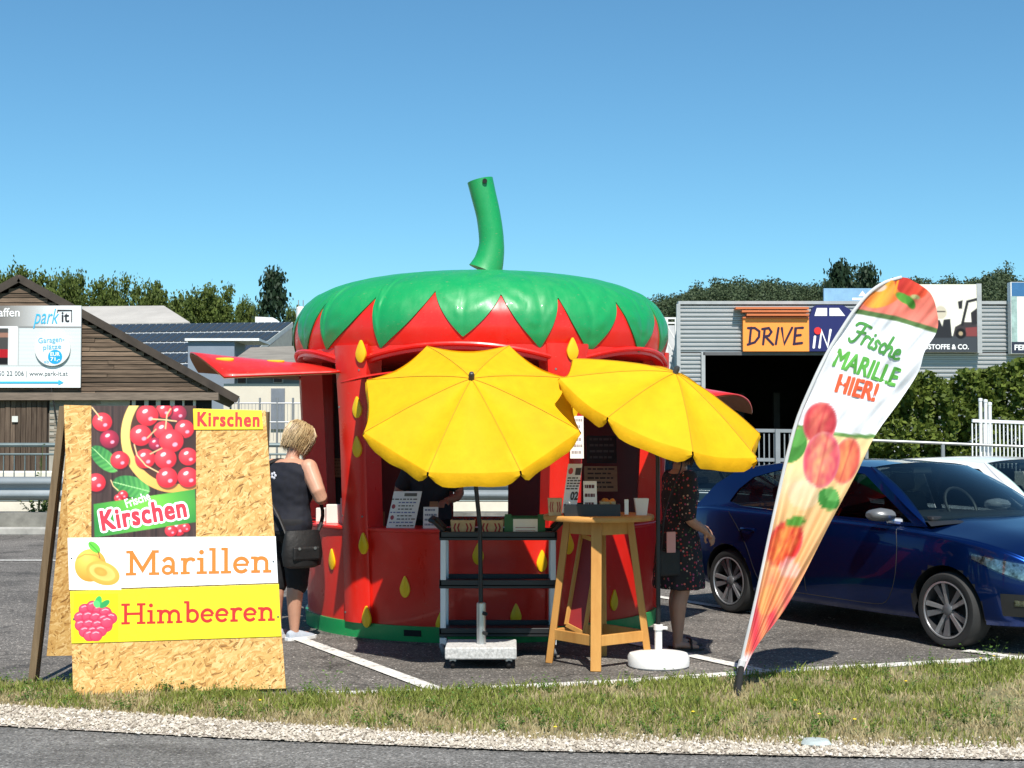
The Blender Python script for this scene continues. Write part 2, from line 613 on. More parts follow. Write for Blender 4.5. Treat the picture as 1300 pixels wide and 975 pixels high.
# ------------------------------------------------------------------ painted artwork (per-vertex print on a fine sheet)
class Art:
    def __init__(self, w, h, nx, ny, base):
        self.w, self.h = w, h
        self.X, self.Y = np.meshgrid(np.linspace(0, w, nx), np.linspace(0, h, ny))
        self.nx, self.ny = nx, ny
        self.c = np.zeros((ny, nx, 3)) + np.array(base) / 255.0
        self.s = w / nx
    def put(self, mask, col):
        mask = np.clip(mask, 0, 1)[..., None]
        col = np.array(col, dtype=float) / 255.0
        self.c = self.c * (1 - mask) + col * mask
    def ell(self, cx, cy, rx, ry, rot=0.0, soft=None):
        s = soft or self.s
        c, n = math.cos(rot), math.sin(rot)
        dx, dy = self.X - cx, self.Y - cy
        u = (dx * c + dy * n) / rx
        v = (-dx * n + dy * c) / ry
        d = np.sqrt(u * u + v * v)
        return np.clip((1 - d) * min(rx, ry) / s + 0.5, 0, 1), u, v, d
    def poly(self, pts, soft=None):
        s = soft or self.s
        m = np.ones_like(self.X)
        area = sum(pts[i][0] * pts[(i + 1) % len(pts)][1] - pts[(i + 1) % len(pts)][0] * pts[i][1] for i in range(len(pts)))
        sg = 1 if area > 0 else -1
        for i in range(len(pts)):
            ax, ay = pts[i]; bx, by = pts[(i + 1) % len(pts)]
            L = math.hypot(bx - ax, by - ay)
            d = sg * ((bx - ax) * (self.Y - ay) - (by - ay) * (self.X - ax)) / L
            m = np.minimum(m, np.clip(d / s + 0.5, 0, 1))
        return m
    def line(self, pts, w, col):
        m = np.zeros_like(self.X)
        for (ax, ay), (bx, by) in zip(pts[:-1], pts[1:]):
            L2 = (bx - ax) ** 2 + (by - ay) ** 2 + 1e-9
            t = np.clip(((self.X - ax) * (bx - ax) + (self.Y - ay) * (by - ay)) / L2, 0, 1)
            d = np.hypot(self.X - ax - t * (bx - ax), self.Y - ay - t * (by - ay))
            m = np.maximum(m, np.clip((w / 2 - d) / self.s + 0.5, 0, 1))
        self.put(m, col)
    def grad(self, mask, t, c0, c1):
        t = np.clip(t, 0, 1)[..., None]
        col = np.array(c0) / 255.0 * (1 - t) + np.array(c1) / 255.0 * t
        mask = np.clip(mask, 0, 1)[..., None]
        self.c = self.c * (1 - mask) + col * mask
    def build(self, name, fn, mat, parent, keep=None):
        c = self.c
        l = np.where(c <= 0.04045, c / 12.92, ((np.maximum(c, 0) + 0.055) / 1.055) ** 2.4)
        off = origin(parent)
        vs = [tuple(fn(float(x), float(y)) - off) for x, y in zip(self.X.ravel(), self.Y.ravel())]
        nx = self.nx
        fs = [(i * nx + j, i * nx + j + 1, (i + 1) * nx + j + 1, (i + 1) * nx + j) for i in range(self.ny - 1) for j in range(nx - 1)]
        me = bpy.data.meshes.new(name)
        me.from_pydata(vs, [], fs)
        at_ = me.color_attributes.new('print', 'FLOAT_COLOR', 'POINT')
        at_.data.foreach_set('color', np.concatenate([l.reshape(-1, 3), np.ones((l.shape[0] * l.shape[1], 1))], 1).ravel().astype(np.float32))
        return link(name, me, mat, parent, smooth=True, angle=180)

# ------------------------------------------------------------------ ground
def asphalt_mat(name, base, speck, patch, crack=0.4):
    m, nt, b = nodes_of(name)
    vec = coords(nt)
    big = tex_noise(nt, vec, 0.55, 5, 0.6)
    c1 = ramp(nt, [(0.3, tuple(c * (1 - patch) for c in base)), (0.72, tuple(c * (1 + patch) for c in base))], big)
    vo = nt.nodes.new('ShaderNodeTexVoronoi')
    vo.inputs['Scale'].default_value = 95
    nt.links.new(vec, vo.inputs['Vector'])
    sp = nt.nodes.new('ShaderNodeSeparateColor')
    nt.links.new(vo.outputs['Color'], sp.inputs[0])
    st = ramp(nt, [(0.0, (0.45,) * 3), (0.6, (1.0,) * 3), (0.93, (1.25,) * 3), (1.0, (speck,) * 3)], sp.outputs[0])
    cc = mixc(nt, 1.0, c1, st, 'MULTIPLY')
    fine = tex_noise(nt, vec, 14, 6, 0.7)
    cc = mixc(nt, 1.0, cc, ramp(nt, [(0.3, (0.75,) * 3), (0.7, (1.2,) * 3)], fine), 'MULTIPLY')
    mp = coords(nt, (0.25, 2.2, 1), (0, 0, 0.25))
    streak = tex_noise(nt, mp, 1.6, 5, 0.65)
    cc = mixc(nt, 1.0, cc, ramp(nt, [(0.35, (0.82,) * 3), (0.65, (1.1,) * 3)], streak), 'MULTIPLY')
    # hairline cracks and dark drip stains
    nzv = nt.nodes.new('ShaderNodeTexNoise'); nzv.inputs['Scale'].default_value = 1.7; nt.links.new(vec, nzv.inputs['Vector'])
    mad = nt.nodes.new('ShaderNodeVectorMath'); mad.operation = 'MULTIPLY_ADD'; mad.inputs[1].default_value = (1.1, 1.1, 0)
    nt.links.new(nzv.outputs['Color'], mad.inputs[0]); nt.links.new(vec, mad.inputs[2])
    v2 = nt.nodes.new('ShaderNodeTexVoronoi'); v2.feature = 'DISTANCE_TO_EDGE'; v2.inputs['Scale'].default_value = 0.33
    nt.links.new(mad.outputs[0], v2.inputs['Vector'])
    cc = mixc(nt, 1.0, cc, ramp(nt, [(0.0, (1 - crack,) * 3), (0.0035, (1 - crack * .8,) * 3), (0.007, (1,) * 3)], v2.outputs['Distance']), 'MULTIPLY')
    cc = mixc(nt, 1.0, cc, ramp(nt, [(0.60, (1,) * 3), (0.72, (0.55,) * 3)], tex_noise(nt, vec, 1.5, 2, 0.4)), 'MULTIPLY')
    nt.links.new(cc, b.inputs['Base Color'])
    b.inputs['Roughness'].default_value = 0.85
    b.inputs['Specular IOR Level'].default_value = 0.3
    add_bump(nt, b, vo.outputs['Distance'], 0.5, 0.006)
    return m
M_LOT = asphalt_mat('parking_asphalt', (0.150, 0.137, 0.122), 3.4, 0.3)
M_ROAD = asphalt_mat('road_asphalt', (0.165, 0.160, 0.150), 2.2, 0.14, 0.0)
M_EARTH = pm('dry_earth', (0.20, 0.155, 0.09), 0.95, var=0.4, scale=6, second=(0.15, 0.16, 0.06), bump=0.6, bscale=40)
M_GRAVEL = pm('gravel_bed', (0.44, 0.39, 0.33), 0.95, var=0.35, scale=40, bump=0.8, bscale=80)
M_FIELD = pm('far_ground', (0.14, 0.15, 0.07), 0.95, var=0.4, scale=0.06)
def paint_mat():
    m, nt, b = nodes_of('road_paint')
    vec = coords(nt)
    n = tex_noise(nt, vec, 22, 6, 0.75)
    big = tex_noise(nt, vec, 3, 3)
    ma = nt.nodes.new('ShaderNodeMath'); ma.operation = 'MULTIPLY_ADD'
    nt.links.new(big, ma.inputs[0]); ma.inputs[1].default_value = 0.5; nt.links.new(n, ma.inputs[2])
    cc = ramp(nt, [(0.58, (0.16, 0.15, 0.135)), (0.72, (0.60, 0.58, 0.53)), (1.0, (0.78, 0.77, 0.73))], ma.outputs[0])
    nt.links.new(cc, b.inputs['Base Color'])
    b.inputs['Roughness'].default_value = 0.8
    return m
M_PAINT = paint_mat()

def sheet(name, pts, z, mat):
    mb = MB()
    mb.add([V((p[0], p[1], z)) for p in pts], [tuple(range(len(pts)))])
    return struct(mb.build(name, mat))
g2 = lambda a, b: (G(a, b).x, G(a, b).y)
ROAD_EDGE = [(-14.0, 9.6), g2(0, 923), g2(300, 939), g2(650, 954), g2(1000, 961), g2(1300, 966), (14.0, 5.6)]
GRASS_EDGE = [(-14.0, 10.1), g2(0, 896), g2(200, 909), g2(400, 923), g2(650, 937), g2(1000, 943), g2(1300, 946), (14.0, 5.95)]
LOT_EDGE = [(-14.0, 12.3), g2(0, 869), g2(200, 880), g2(370, 886), g2(570, 881), g2(800, 870), g2(980, 857), g2(1150, 848), g2(1300, 839), (14.0, 12.9)]
sheet('ground', [(-900, -60), (900, -60), (900, 1500), (-900, 1500)], -0.02, M_FIELD)
sheet('road', [(-14, -8), (14, -8)] + ROAD_EDGE[::-1], 0.0, M_ROAD)
sheet('gravel_shoulder', ROAD_EDGE + GRASS_EDGE[::-1], 0.008, M_GRAVEL)
sheet('grass_verge', GRASS_EDGE + LOT_EDGE[::-1], 0.012, M_EARTH)
sheet('parking_lot', LOT_EDGE + [(30, 12.9), (30, 24.0), (-30, 24.0), (-30, 12.3)], 0.0, M_LOT)

def poly_strip(name, path, w, z, mat, parent=None):
    pts = [V((p[0], p[1])) for p in path]
    a, b = [], []
    for i, p in enumerate(pts):
        t = (pts[min(i + 1, len(pts) - 1)] - pts[max(i - 1, 0)]).normalized()
        n = V((-t.y, t.x))
        a.append(V((p.x + n.x * w / 2, p.y + n.y * w / 2, z)))
        b.append(V((p.x - n.x * w / 2, p.y - n.y * w / 2, z)))
    return struct(MB().grid([b, a]).build(name, mat, parent))
edge = [g2(385, 886), g2(470, 884), g2(570, 880.5), g2(800, 869), g2(980, 856), g2(1150, 847), g2(1300, 838.5), (14.0, 12.95)]
poly_strip('edge_line', [(x, y + 0.11) for x, y in edge], 0.15, 0.005, M_PAINT)
bay = V((0.505, -0.863))
def bay_line(p0, p1):
    poly_strip('bay_line', [p0, p1], 0.12, 0.009, M_PAINT)
bay_line(g2(380, 812), g2(566, 881))
bay_line((G(975, 854).x - 1.0 * 0.505 * 3.4, G(975, 854).y + 0.863 * 3.4), g2(975, 854.5))
bay_line((G(895, 768).x - 0.505 * 4.2, G(895, 768).y + 0.863 * 4.2), (G(895, 768).x + 0.505 * 0.9, G(895, 768).y - 0.863 * 0.9))
bay_line((7.0, 14.6), (9.2, 10.9))
bay_line((-8.5, 19.05), (-3.2, 18.95))
bay_line(g2(1225, 827), g2(1325, 840))
# kerb at the back of the lot
M_CONC = pm('concrete', (0.36, 0.345, 0.31), 0.9, var=0.3, scale=3, bump=0.4, bscale=30)
M_PALEC = pm('pale_concrete', (0.66, 0.62, 0.53), 0.9, var=0.14, scale=1.5, bump=0.3, bscale=20)
kerb = MB()
kerb.box((0, 24.1, 0.06), (60, 0.22, 0.13))
struct(kerb.build('kerb', M_CONC, bevel=0.02))
ret = MB()
ret.box((0, 24.85, 0.16), (60, 0.5, 0.36))
struct(ret.build('retaining_strip', pm('rough_concrete', (0.20, 0.19, 0.165), 0.95, var=0.5, scale=2.5, bump=0.8, bscale=14)))

# pebbles of the shoulder
def strip_sampler(e0, e1, lo=-5.0, hi=5.5):
    a0 = np.array(e0); a1 = np.array(e1)
    def y0(x): return np.interp(x, a0[:, 0], a0[:, 1])
    def y1(x): return np.interp(x, a1[:, 0], a1[:, 1])
    return y0, y1
rng = np.random.default_rng(3)
def pebbles():
    y0, y1 = strip_sampler(ROAD_EDGE, GRASS_EDGE)
    n = 24000
    x = rng.uniform(-4.2, 4.0, n)
    t = rng.uniform(-0.10, 1.3, n)
    y = y0(x) * (1 - t) + y1(x) * t
    keep = (t > 0.02) & (t < 1.0) | (rng.random(n) < 0.25)
    x, y = x[keep], y[keep]
    n = len(x)
    s = rng.uniform(0.004, 0.012, n) * rng.uniform(0.6, 1.5, n)
    oct_ = np.array([(1, 0, 0), (0, 1, 0), (-1, 0, 0), (0, -1, 0), (0, 0, 1), (0, 0, -0.6)], float)
    vv = oct_[None] * s[:, None, None] * rng.uniform(0.6, 1.25, (n, 6, 3))
    a = rng.uniform(0, 2 * PI, n)
    c, q = np.cos(a)[:, None], np.sin(a)[:, None]
    X = vv[..., 0] * c - vv[..., 1] * q + x[:, None]
    Y = vv[..., 0] * q + vv[..., 1] * c + y[:, None]
    Z = vv[..., 2] * 0.8 + 0.012 + s[:, None] * 0.3
    co = np.stack([X, Y, Z], -1).reshape(-1, 3)
    f = np.array([(0, 1, 4), (1, 2, 4), (2, 3, 4), (3, 0, 4), (1, 0, 5), (2, 1, 5), (3, 2, 5), (0, 3, 5)])
    fs = (np.arange(n) * 6)[:, None, None] + f[None]
    me = bpy.data.meshes.new('gravel')
    me.from_pydata(co.tolist(), [], fs.reshape(-1, 3).tolist())
    m, nt, b = nodes_of('gravel_stone')
    g = nt.nodes.new('ShaderNodeNewGeometry')
    nt.links.new(ramp(nt, [(0, (0.18, 0.15, 0.115)), (0.4, (0.40, 0.35, 0.28)), (0.85, (0.54, 0.49, 0.41)), (1, (0.64, 0.6, 0.54))], g.outputs['Random Per Island']), b.inputs['Base Color'])
    b.inputs['Roughness'].default_value = 0.9
    o = link('gravel', me, m, kind='stuff')
    o['label'] = 'pale gravel stones along the road edge'
    o['category'] = 'gravel'
pebbles()

def blades(name, n, hmin, hmax, dens, mat, label, wid=(0.003, 0.007)):
    y0, y1 = strip_sampler(GRASS_EDGE, LOT_EDGE)
    x = rng.uniform(-4.4, 5.6, n * 4)
    t = rng.uniform(-0.06, 0.985, n * 4)
    y = y0(x) * (1 - t) + y1(x) * t
    d = np.array([dens(float(a), float(b), float(c)) for a, b, c in zip(x, y, t)])
    k = rng.random(n * 4) < d
    x, y = x[k][:n], y[k][:n]
    n = len(x)
    h = rng.uniform(hmin, hmax, n) * (0.6 + 0.8 * rng.random(n) ** 2)
    a = rng.uniform(0, 2 * PI, n)
    w = rng.uniform(wid[0], wid[1], n)
    lean = rng.uniform(0.05, 0.75, n) * h
    la = rng.uniform(0, 2 * PI, n)
    bx, by = np.cos(a) * w, np.sin(a) * w
    z0 = np.full(n, 0.008)
    P0 = np.stack([x - bx, y - by, z0], -1)
    P1 = np.stack([x + bx, y + by, z0], -1)
    mx, my = x + np.cos(la) * lean * 0.35, y + np.sin(la) * lean * 0.35
    P2 = np.stack([mx + bx * 0.7, my + by * 0.7, z0 + h * 0.6], -1)
    P3 = np.stack([mx - bx * 0.7, my - by * 0.7, z0 + h * 0.6], -1)
    P4 = np.stack([x + np.cos(la) * lean, y + np.sin(la) * lean, z0 + h], -1)
    co = np.stack([P0, P1, P2, P3, P4], 1).reshape(-1, 3)
    i0 = (np.arange(n) * 5)
    fs = [(i, i + 1, i + 2, i + 3) for i in i0.tolist()] + [(i + 3, i + 2, i + 4) for i in i0.tolist()]
    me = bpy.data.meshes.new(name)
    me.from_pydata(co.tolist(), [], fs)
    o = link(name, me, mat, kind='stuff')
    o['label'] = label
    o['category'] = 'grass'
nz = lambda x, y, s: 0.5 + 0.5 * noise.noise(V((x * s, y * s, 3.3)))
M_GRASS = leaf_mat('grass_green', (0.09, 0.125, 0.02), (0.34, 0.38, 0.09), 0.4)
M_STRAW = leaf_mat('grass_dry', (0.26, 0.19, 0.085), (0.54, 0.46, 0.26), 0.35)
M_WEED = leaf_mat('weed_leaf', (0.04, 0.09, 0.016), (0.13, 0.24, 0.045), 0.35)
blades('green_grass', 40000, 0.025, 0.075, lambda x, y, t: (0.12 + 0.88 * min(1, max(0, t * 1.2))) * min(1, max(0.03, (nz(x, y, 2.4) - 0.36) * 3.2)), M_GRASS, 'short green grass on the verge by the road')
blades('dry_grass', 52000, 0.015, 0.05, lambda x, y, t: (1.0 - 0.6 * t) * min(1, max(0.1, (1.05 - nz(x, y, 1.9)) * 1.0)), M_STRAW, 'straw coloured dry grass on the verge')
def weeds():
    mb_v, mb_f = [], []
    rr = random.Random(11)
    y0, y1 = strip_sampler(GRASS_EDGE, LOT_EDGE)
    spots = []
    for _ in range(330):
        x = rr.uniform(-4.2, 5.2)
        u = rr.random()
        t = rr.uniform(0.82, 1.0) if u < 0.45 else (rr.uniform(-0.02, 0.22) if u < 0.75 else rr.uniform(0.1, 0.9))
        spots.append((x, float(y0(x)) * (1 - t) + float(y1(x)) * t, rr.uniform(0.04, 0.12)))
    for px, py, h in ((415, 882, .25), (392, 884, .16), (440, 884, .12), (590, 905, .16), (690, 925, .14), (980, 862, .12), (1180, 850, .2), (1235, 846, .2), (1260, 850, .24), (1130, 870, .13), (1200, 865, .15), (650, 893, .14), (690, 880, .13), (800, 870, .13), (1050, 880, .12), (1010, 905, .12), (640, 930, .13), (520, 925, .12), (40, 885, .12), (20, 880, .1), (560, 915, .15), (880, 925, .12), (1270, 905, .14), (255, 893, .08)):
        p = G(px, py)
        spots.append((p.x, p.y, h * 0.95))
    for x, y, h in spots:
        for s in range(rr.randint(4, 8)):
            a = rr.uniform(0, 2 * PI)
            sp = rr.uniform(0.1, 0.75) * h
            hh = h * rr.uniform(0.5, 1.05)
            tip = V((x + math.cos(a) * sp, y + math.sin(a) * sp, hh))
            b0 = V((x, y, 0.008))
            n = rr.randint(4, 7)
            for k in range(n):
                q = b0.lerp(tip, (k + 1) / n) + V((rr.gauss(0, .006), rr.gauss(0, .006), 0))
                la = rr.uniform(0, 2 * PI)
                L = rr.uniform(0.012, 0.026) * (0.75 + h * 2)
                d = V((math.cos(la), math.sin(la), rr.uniform(-0.2, 0.7))).normalized()
                sd = d.cross(V((rr.gauss(0, .4), rr.gauss(0, .4), 1))).normalized()
                i = len(mb_v)
                mb_v.extend([q, q + d * L * .5 + sd * L * .32, q + d * L, q + d * L * .5 - sd * L * .32])
                mb_f.append((i, i + 1, i + 2, i + 3))
            i = len(mb_v)
            mb_v.extend([b0 + V((.0015, 0, 0)), b0 - V((.0015, 0, 0)), tip])
            mb_f.append((i, i + 1, i + 2))
    mb = MB(); mb.v = mb_v; mb.f = mb_f
    o = mb.build('weeds', M_WEED, kind='stuff')
    o['label'] = 'leafy green weeds scattered along the grass verge'
    o['category'] = 'weeds'
    # a few tiny yellow and white flower heads
    fb = MB()
    for px, py in ((1040, 918), (1010, 900), (1150, 875), (1085, 925), (880, 915), (705, 935), (330, 900), (1245, 845), (1262, 842)):
        p = G(px, py) + V((0, 0, 0.05))
        fb.lathe([(0.004, 0), (0.012, 0.004), (0.004, 0.008)], 7, p)
    o = fb.build('flower_heads', pm('dandelion', (0.75, 0.55, 0.03), 0.7), kind='stuff')
    o['label'] = 'tiny yellow flower heads in the verge grass'
    o['category'] = 'flowers'
weeds()
# flat pale stone lying in the gravel
st = MB()
p = G(1035, 948)
rings = []
for r, z in ((0.075, 0), (0.085, 0.012), (0.07, 0.03), (0.03, 0.038)):
    rings.append([V((p.x + r * math.cos(2 * PI * k / 11) * (1.0 + .15 * math.sin(k * 2.1)), p.y + .8 * r * math.sin(2 * PI * k / 11), 0.008 + z)) for k in range(11)])
st.loft(rings)
tag(st.build('stone', pm('blue_grey_stone', (0.36, 0.41, 0.40), 0.7, var=0.25, scale=20), smooth=True), 'flat blue grey stone lying in the pale gravel', 'stone')
# litter of pale chips on the lot
lb = MB()
rr = random.Random(5)
for _ in range(420):
    x, y = rr.uniform(-4.5, 5), rr.uniform(9.2, 18)
    r = rr.uniform(0.003, 0.011)
    lb.add([V((x + r * math.cos(a), y + r * math.sin(a), 0.004 + (0.004 if i % 2 else 0))) for i, a in enumerate((0.2, 1.7, 3.1, 4.8))], [(0, 1, 2, 3)])
o = lb.build('stone_chips', pm('chips', (0.55, 0.51, 0.45), 0.9), kind='stuff')
o['label'] = 'small pale stone chips scattered on the parking lot'
o['category'] = 'gravel'

# ------------------------------------------------------------------ trees and woods
def crown_mesh(name, seed, rx, ry, rz, clumps, per, leaf, cone=False, hollow=0.55):
    r = np.random.default_rng(seed)
    c = []
    while len(c) < clumps:
        d = r.normal(size=3)
        d /= np.linalg.norm(d)
        k = r.uniform(hollow, 1.0) ** 0.7
        p = d * k
        lump = 0.78 + 0.3 * noise.noise(V((d[0] * 1.9 + seed, d[1] * 1.9, d[2] * 1.9)))
        if cone:
            h = r.random() ** 1.3
            rad = (1.08 - h) * (0.9 + 0.3 * math.sin(h * 46)) * r.uniform(0.25, 1.0) ** .6
            a = r.uniform(0, 2 * PI)
            p = np.array([rad * math.cos(a), rad * math.sin(a), h * 2 - 1])
            lump = 1.0
        c.append(np.array([p[0] * rx * lump, p[1] * ry * lump, p[2] * rz * (lump if not cone else 1)]))
    c = np.array(c)
    n = clumps * per
    cs = np.repeat(c, per, 0)
    size = leaf * 2.6
    if cone:
        pos = cs + r.normal(size=(n, 3)) * np.array([size, size, size * 0.35]) * 0.55
    else:
        q = r.normal(size=(n, 3))
        q /= np.linalg.norm(q, axis=1, keepdims=True)
        pos = cs + q * size * r.uniform(0.2, 1.0, (n, 1)) * np.repeat(r.uniform(0.6, 1.5, clumps), per)[:, None]
    d1 = r.normal(size=(n, 3)); d1 /= np.linalg.norm(d1, axis=1, keepdims=True)
    d2 = np.cross(d1, r.normal(size=(n, 3))); d2 /= np.linalg.norm(d2, axis=1, keepdims=True)
    L = leaf * r.uniform(0.6, 1.3, (n, 1))
    co = np.stack([pos - d1 * L * .6, pos + d2 * L * .38, pos + d1 * L * .6, pos - d2 * L * .38], 1).reshape(-1, 3)
    fs = [(i, i + 1, i + 2, i + 3) for i in range(0, n * 4, 4)]
    me = bpy.data.meshes.new(name)
    me.from_pydata(co.tolist(), [], fs)
    return me
M_LEAFA = leaf_mat('tree_leaves', (0.034, 0.058, 0.012), (0.13, 0.17, 0.036), 0.3)
M_LEAFB = leaf_mat('dark_tree_leaves', (0.040, 0.062, 0.030), (0.085, 0.115, 0.055), 0.25)
M_CONIF = leaf_mat('conifer_needles', (0.008, 0.020, 0.010), (0.022, 0.045, 0.020), 0.1)
M_HEDGE = leaf_mat('hedge_leaves', (0.026, 0.052, 0.008), (0.17, 0.22, 0.036), 0.35)
M_BARK = pm('bark', (0.11, 0.08, 0.055), 0.95, var=0.3, scale=8, bump=0.6)
CROWNS = []
for s in range(3):
    me = crown_mesh('crown', 20 + s, 1.0, 1.0, 1.0, 420, 52, 0.062, hollow=0.3)
    me.materials.append(M_LEAFA)
    CROWNS.append(me)
CONE = crown_mesh('crown', 40, 1.0, 1.0, 1.0, 330, 24, 0.075, cone=True)
CONE.materials.append(M_CONIF)
def tree(px, pyt, Y, wpx, label, kind=0, hz=0.7, group=None):
    top = at(px, pyt, Y)
    rx = wpx / 2 * Y / F * 1.06
    base = V((top.x, Y, 0))
    t = thing('conifer_tree' if kind == 3 else 'broadleaf_tree', label, 'tree', base, random.uniform(0, 6), group)
    H = top.z
    rz = H * (0.46 if kind == 3 else hz / 2)
    tr = MB()
    n = 7
    tr.tube([(0.1 * math.sin(k), 0.1 * math.cos(k * 1.3), H * 0.8 * k / n) for k in range(n + 1)], [0.035 * H * (1 - 0.85 * k / n) * (0.6 if kind == 3 else 1) + 0.03 for k in range(n + 1)], 8)
    if kind != 3:
        for k in range(6):
            a = k * 1.1
            z0 = H * random.uniform(0.3, 0.5)
            tr.tube([(0, 0, z0), (math.cos(a) * rx * .4, math.sin(a) * rx * .4, z0 + H * .14), (math.cos(a) * rx * .7, math.sin(a) * rx * .7, z0 + H * .3)], [0.014 * H, 0.009 * H, 0.004 * H], 6)
    tr.build('trunk', M_BARK, t, smooth=True, local=True)
    me = CONE if kind == 3 else CROWNS[kind]
    o = bpy.data.objects.new('crown', me)
    C.objects.link(o)
    o.parent = t
    o.scale = (rx * (1.0 if kind == 3 else 1.1), rx * (1.0 if kind == 3 else 1.1), rz * (1.0 if kind == 3 else 1.05))
    o.location = (0, 0, H - rz * (1.0 if kind == 3 else 0.86))
    return t
tree(32, 334, 100, 92, 'broad tree rising just behind the peak of the barn roof', 0)
tree(88, 340, 104, 62, 'round dark tree just right of the barn roof peak', 1)
tree(138, 352, 102, 72, 'bushy tree above the grey flat roofed shed', 2)
tree(190, 352, 110, 66, 'light green tree above the right end of the grey shed roof', 0)
tree(228, 370, 118, 60, 'low tree above the left half of the solar panel roof', 1)
tree(268, 362, 112, 84, 'wide round tree left of the pointed conifer', 2)
tree(316, 376, 118, 46, 'small tree squeezed between the wide round tree and the conifer', 1)
tree(347, 346, 106, 92, 'pointed dark conifer beside the strawberry roof', 3)
tree(372, 384, 125, 40, 'low tree at the foot of the conifer beside the strawberry roof', 0)
tree(-22, 345, 104, 70, 'tree at the left edge behind the barn roof', 1)
# lower foliage mass behind the sheds
ms = crown_mesh('copse', 77, 16.0, 3.0, 4.3, 900, 26, 0.32, hollow=0.2)
o = link('distant_copse', ms, M_LEAFA, kind='stuff')
o.location = (at(190, 420, 122).x, 124, 5.6)
o['label'] = 'mass of green trees behind the solar panel roof'
o['category'] = 'woods'

def hill_outline(px):
    return float(np.interp(px, [560, 700, 770, 800, 850, 880, 905, 940, 975, 1000, 1030, 1050, 1085, 1100, 1150, 1200, 1250, 1262, 1275, 1290, 1300, 1400, 1600], [384, 380, 374, 372, 370, 362, 352, 349, 347, 356, 352, 348, 346, 350, 348, 347, 345, 334, 330, 340, 346, 356, 372]))
hill = MB()
rows = []
for k, (yy, fz) in enumerate(((240, -0.02), (270, 0.35), (310, 0.70), (360, 0.86), (430, 0.9), (520, 0.5))):
    row = []
    for px in range(520, 1700, 40):
        t = at(px, hill_outline(px) + 1, 360)
        row.append(V((t.x * yy / 360, yy, max(-0.02, t.z * fz))))
    rows.append(row)
hill.grid(rows)
struct(hill.build('hill', pm('hill_ground', (0.05, 0.07, 0.025), 0.95, var=0.3, scale=0.05), smooth=True))
def forest():
    r = np.random.default_rng(9)
    base = crown_mesh('x', 5, 1, 1, 1, 52, 9, 0.16, hollow=0.4)
    bv = np.array([v.co[:] for v in base.vertices])
    bpy.data.meshes.remove(base)
    base2 = crown_mesh('x', 6, 0.7, 0.7, 1.3, 52, 9, 0.15, cone=True)
    bv2 = np.array([v.co[:] for v in base2.vertices])
    bpy.data.meshes.remove(base2)
    out = []
    for i in range(1150):
        px = r.uniform(525, 1600)
        f = r.random() ** 0.8
        Y = 250 + 110 * f
        py = hill_outline(px) + 1
        t = at(px, py, 360)
        gz = t.z * float(np.interp(Y, [240, 270, 310, 360, 430], [0, .35, .70, .86, .9]))
        s = r.uniform(2.2, 3.6)
        hgt = s * r.uniform(0.75, 1.1)
        a = r.uniform(0, 2 * PI)
        b = bv2 if r.random() < 0.08 else bv
        q = b * np.array([s, s, hgt])
        q = np.stack([q[:, 0] * math.cos(a) - q[:, 1] * math.sin(a), q[:, 0] * math.sin(a) + q[:, 1] * math.cos(a), q[:, 2]], 1)
        out.append(q + np.array([t.x * Y / 360, Y, gz + hgt * 0.75]))
    co = np.concatenate(out)
    n = len(co)
    me = bpy.data.meshes.new('forest')
    me.from_pydata(co.tolist(), [], [(i, i + 1, i + 2, i + 3) for i in range(0, n, 4)])
    o = link('forest', me, M_LEAFB, kind='stuff')
    o['label'] = 'dark green wood covering the hill behind the metal building'
    o['category'] = 'woods'
forest()
tree(1066, 336, 170, 105, 'dark pointed conifer on the ridge above the blue roof board', 3)
tree(1100, 341, 176, 90, 'second dark conifer on the ridge, right of the first', 3)

# ------------------------------------------------------------------ hedge on the right
def hedge():
    a, b = at(1082, 560, 34), at(1420, 560, 31)
    t = thing('hedge', 'dense green hedge growing in front of the metal building', 'hedge', ((a.x + b.x) / 2, (a.y + b.y) / 2, 0))
    r = np.random.default_rng(13)
    n = 30000
    u = r.random(n)
    top = np.array([1.85 + 1.32 * np.interp(k, [0, .05, .16, .32, .5, .66, .8, 1], [0.45, .8, 1.02, .9, .98, 1.15, 1.2, 1.2]) + 0.35 * noise.noise(V((k * 14, 0, 5))) for k in u])
    v = r.random(n) ** 0.8
    w = r.normal(size=n) * 0.28
    bulge = np.array([0.75 * noise.noise(V((k * 26, j * 5, 1))) for k, j in zip(u, v)])
    ab = np.array(b - a)
    P0 = np.array(a)[None] + ab[None] * u[:, None]
    pos = np.stack([P0[:, 0] + r.normal(size=n) * .05, P0[:, 1] - 0.6 + bulge + np.abs(w) * 1.0 + v ** 3 * 0.7, v * top], 1)
    d1 = r.normal(size=(n, 3)); d1 /= np.linalg.norm(d1, axis=1, keepdims=True)
    d2 = np.cross(d1, r.normal(size=(n, 3))); d2 /= np.linalg.norm(d2, axis=1, keepdims=True)
    L = r.uniform(0.07, 0.15, (n, 1))
    co = np.stack([pos - d1 * L * .6, pos + d2 * L * .4, pos + d1 * L * .6, pos - d2 * L * .4], 1).reshape(-1, 3) - np.array(t.location)
    me = bpy.data.meshes.new('foliage')
    me.from_pydata(co.tolist(), [], [(i, i + 1, i + 2, i + 3) for i in range(0, n * 4, 4)])
    link('foliage', me, M_HEDGE, t)
    mb = MB()
    for k in range(16):
        q = a.lerp(b, (k + .5) / 16)
        mb.tube([(q.x, q.y + .3, 0), (q.x + .1, q.y + .3, .9), (q.x - .1, q.y + .35, 2.2)], [.05, .04, .02], 6)
    mb.build('stems', M_BARK, t, smooth=True)
hedge()

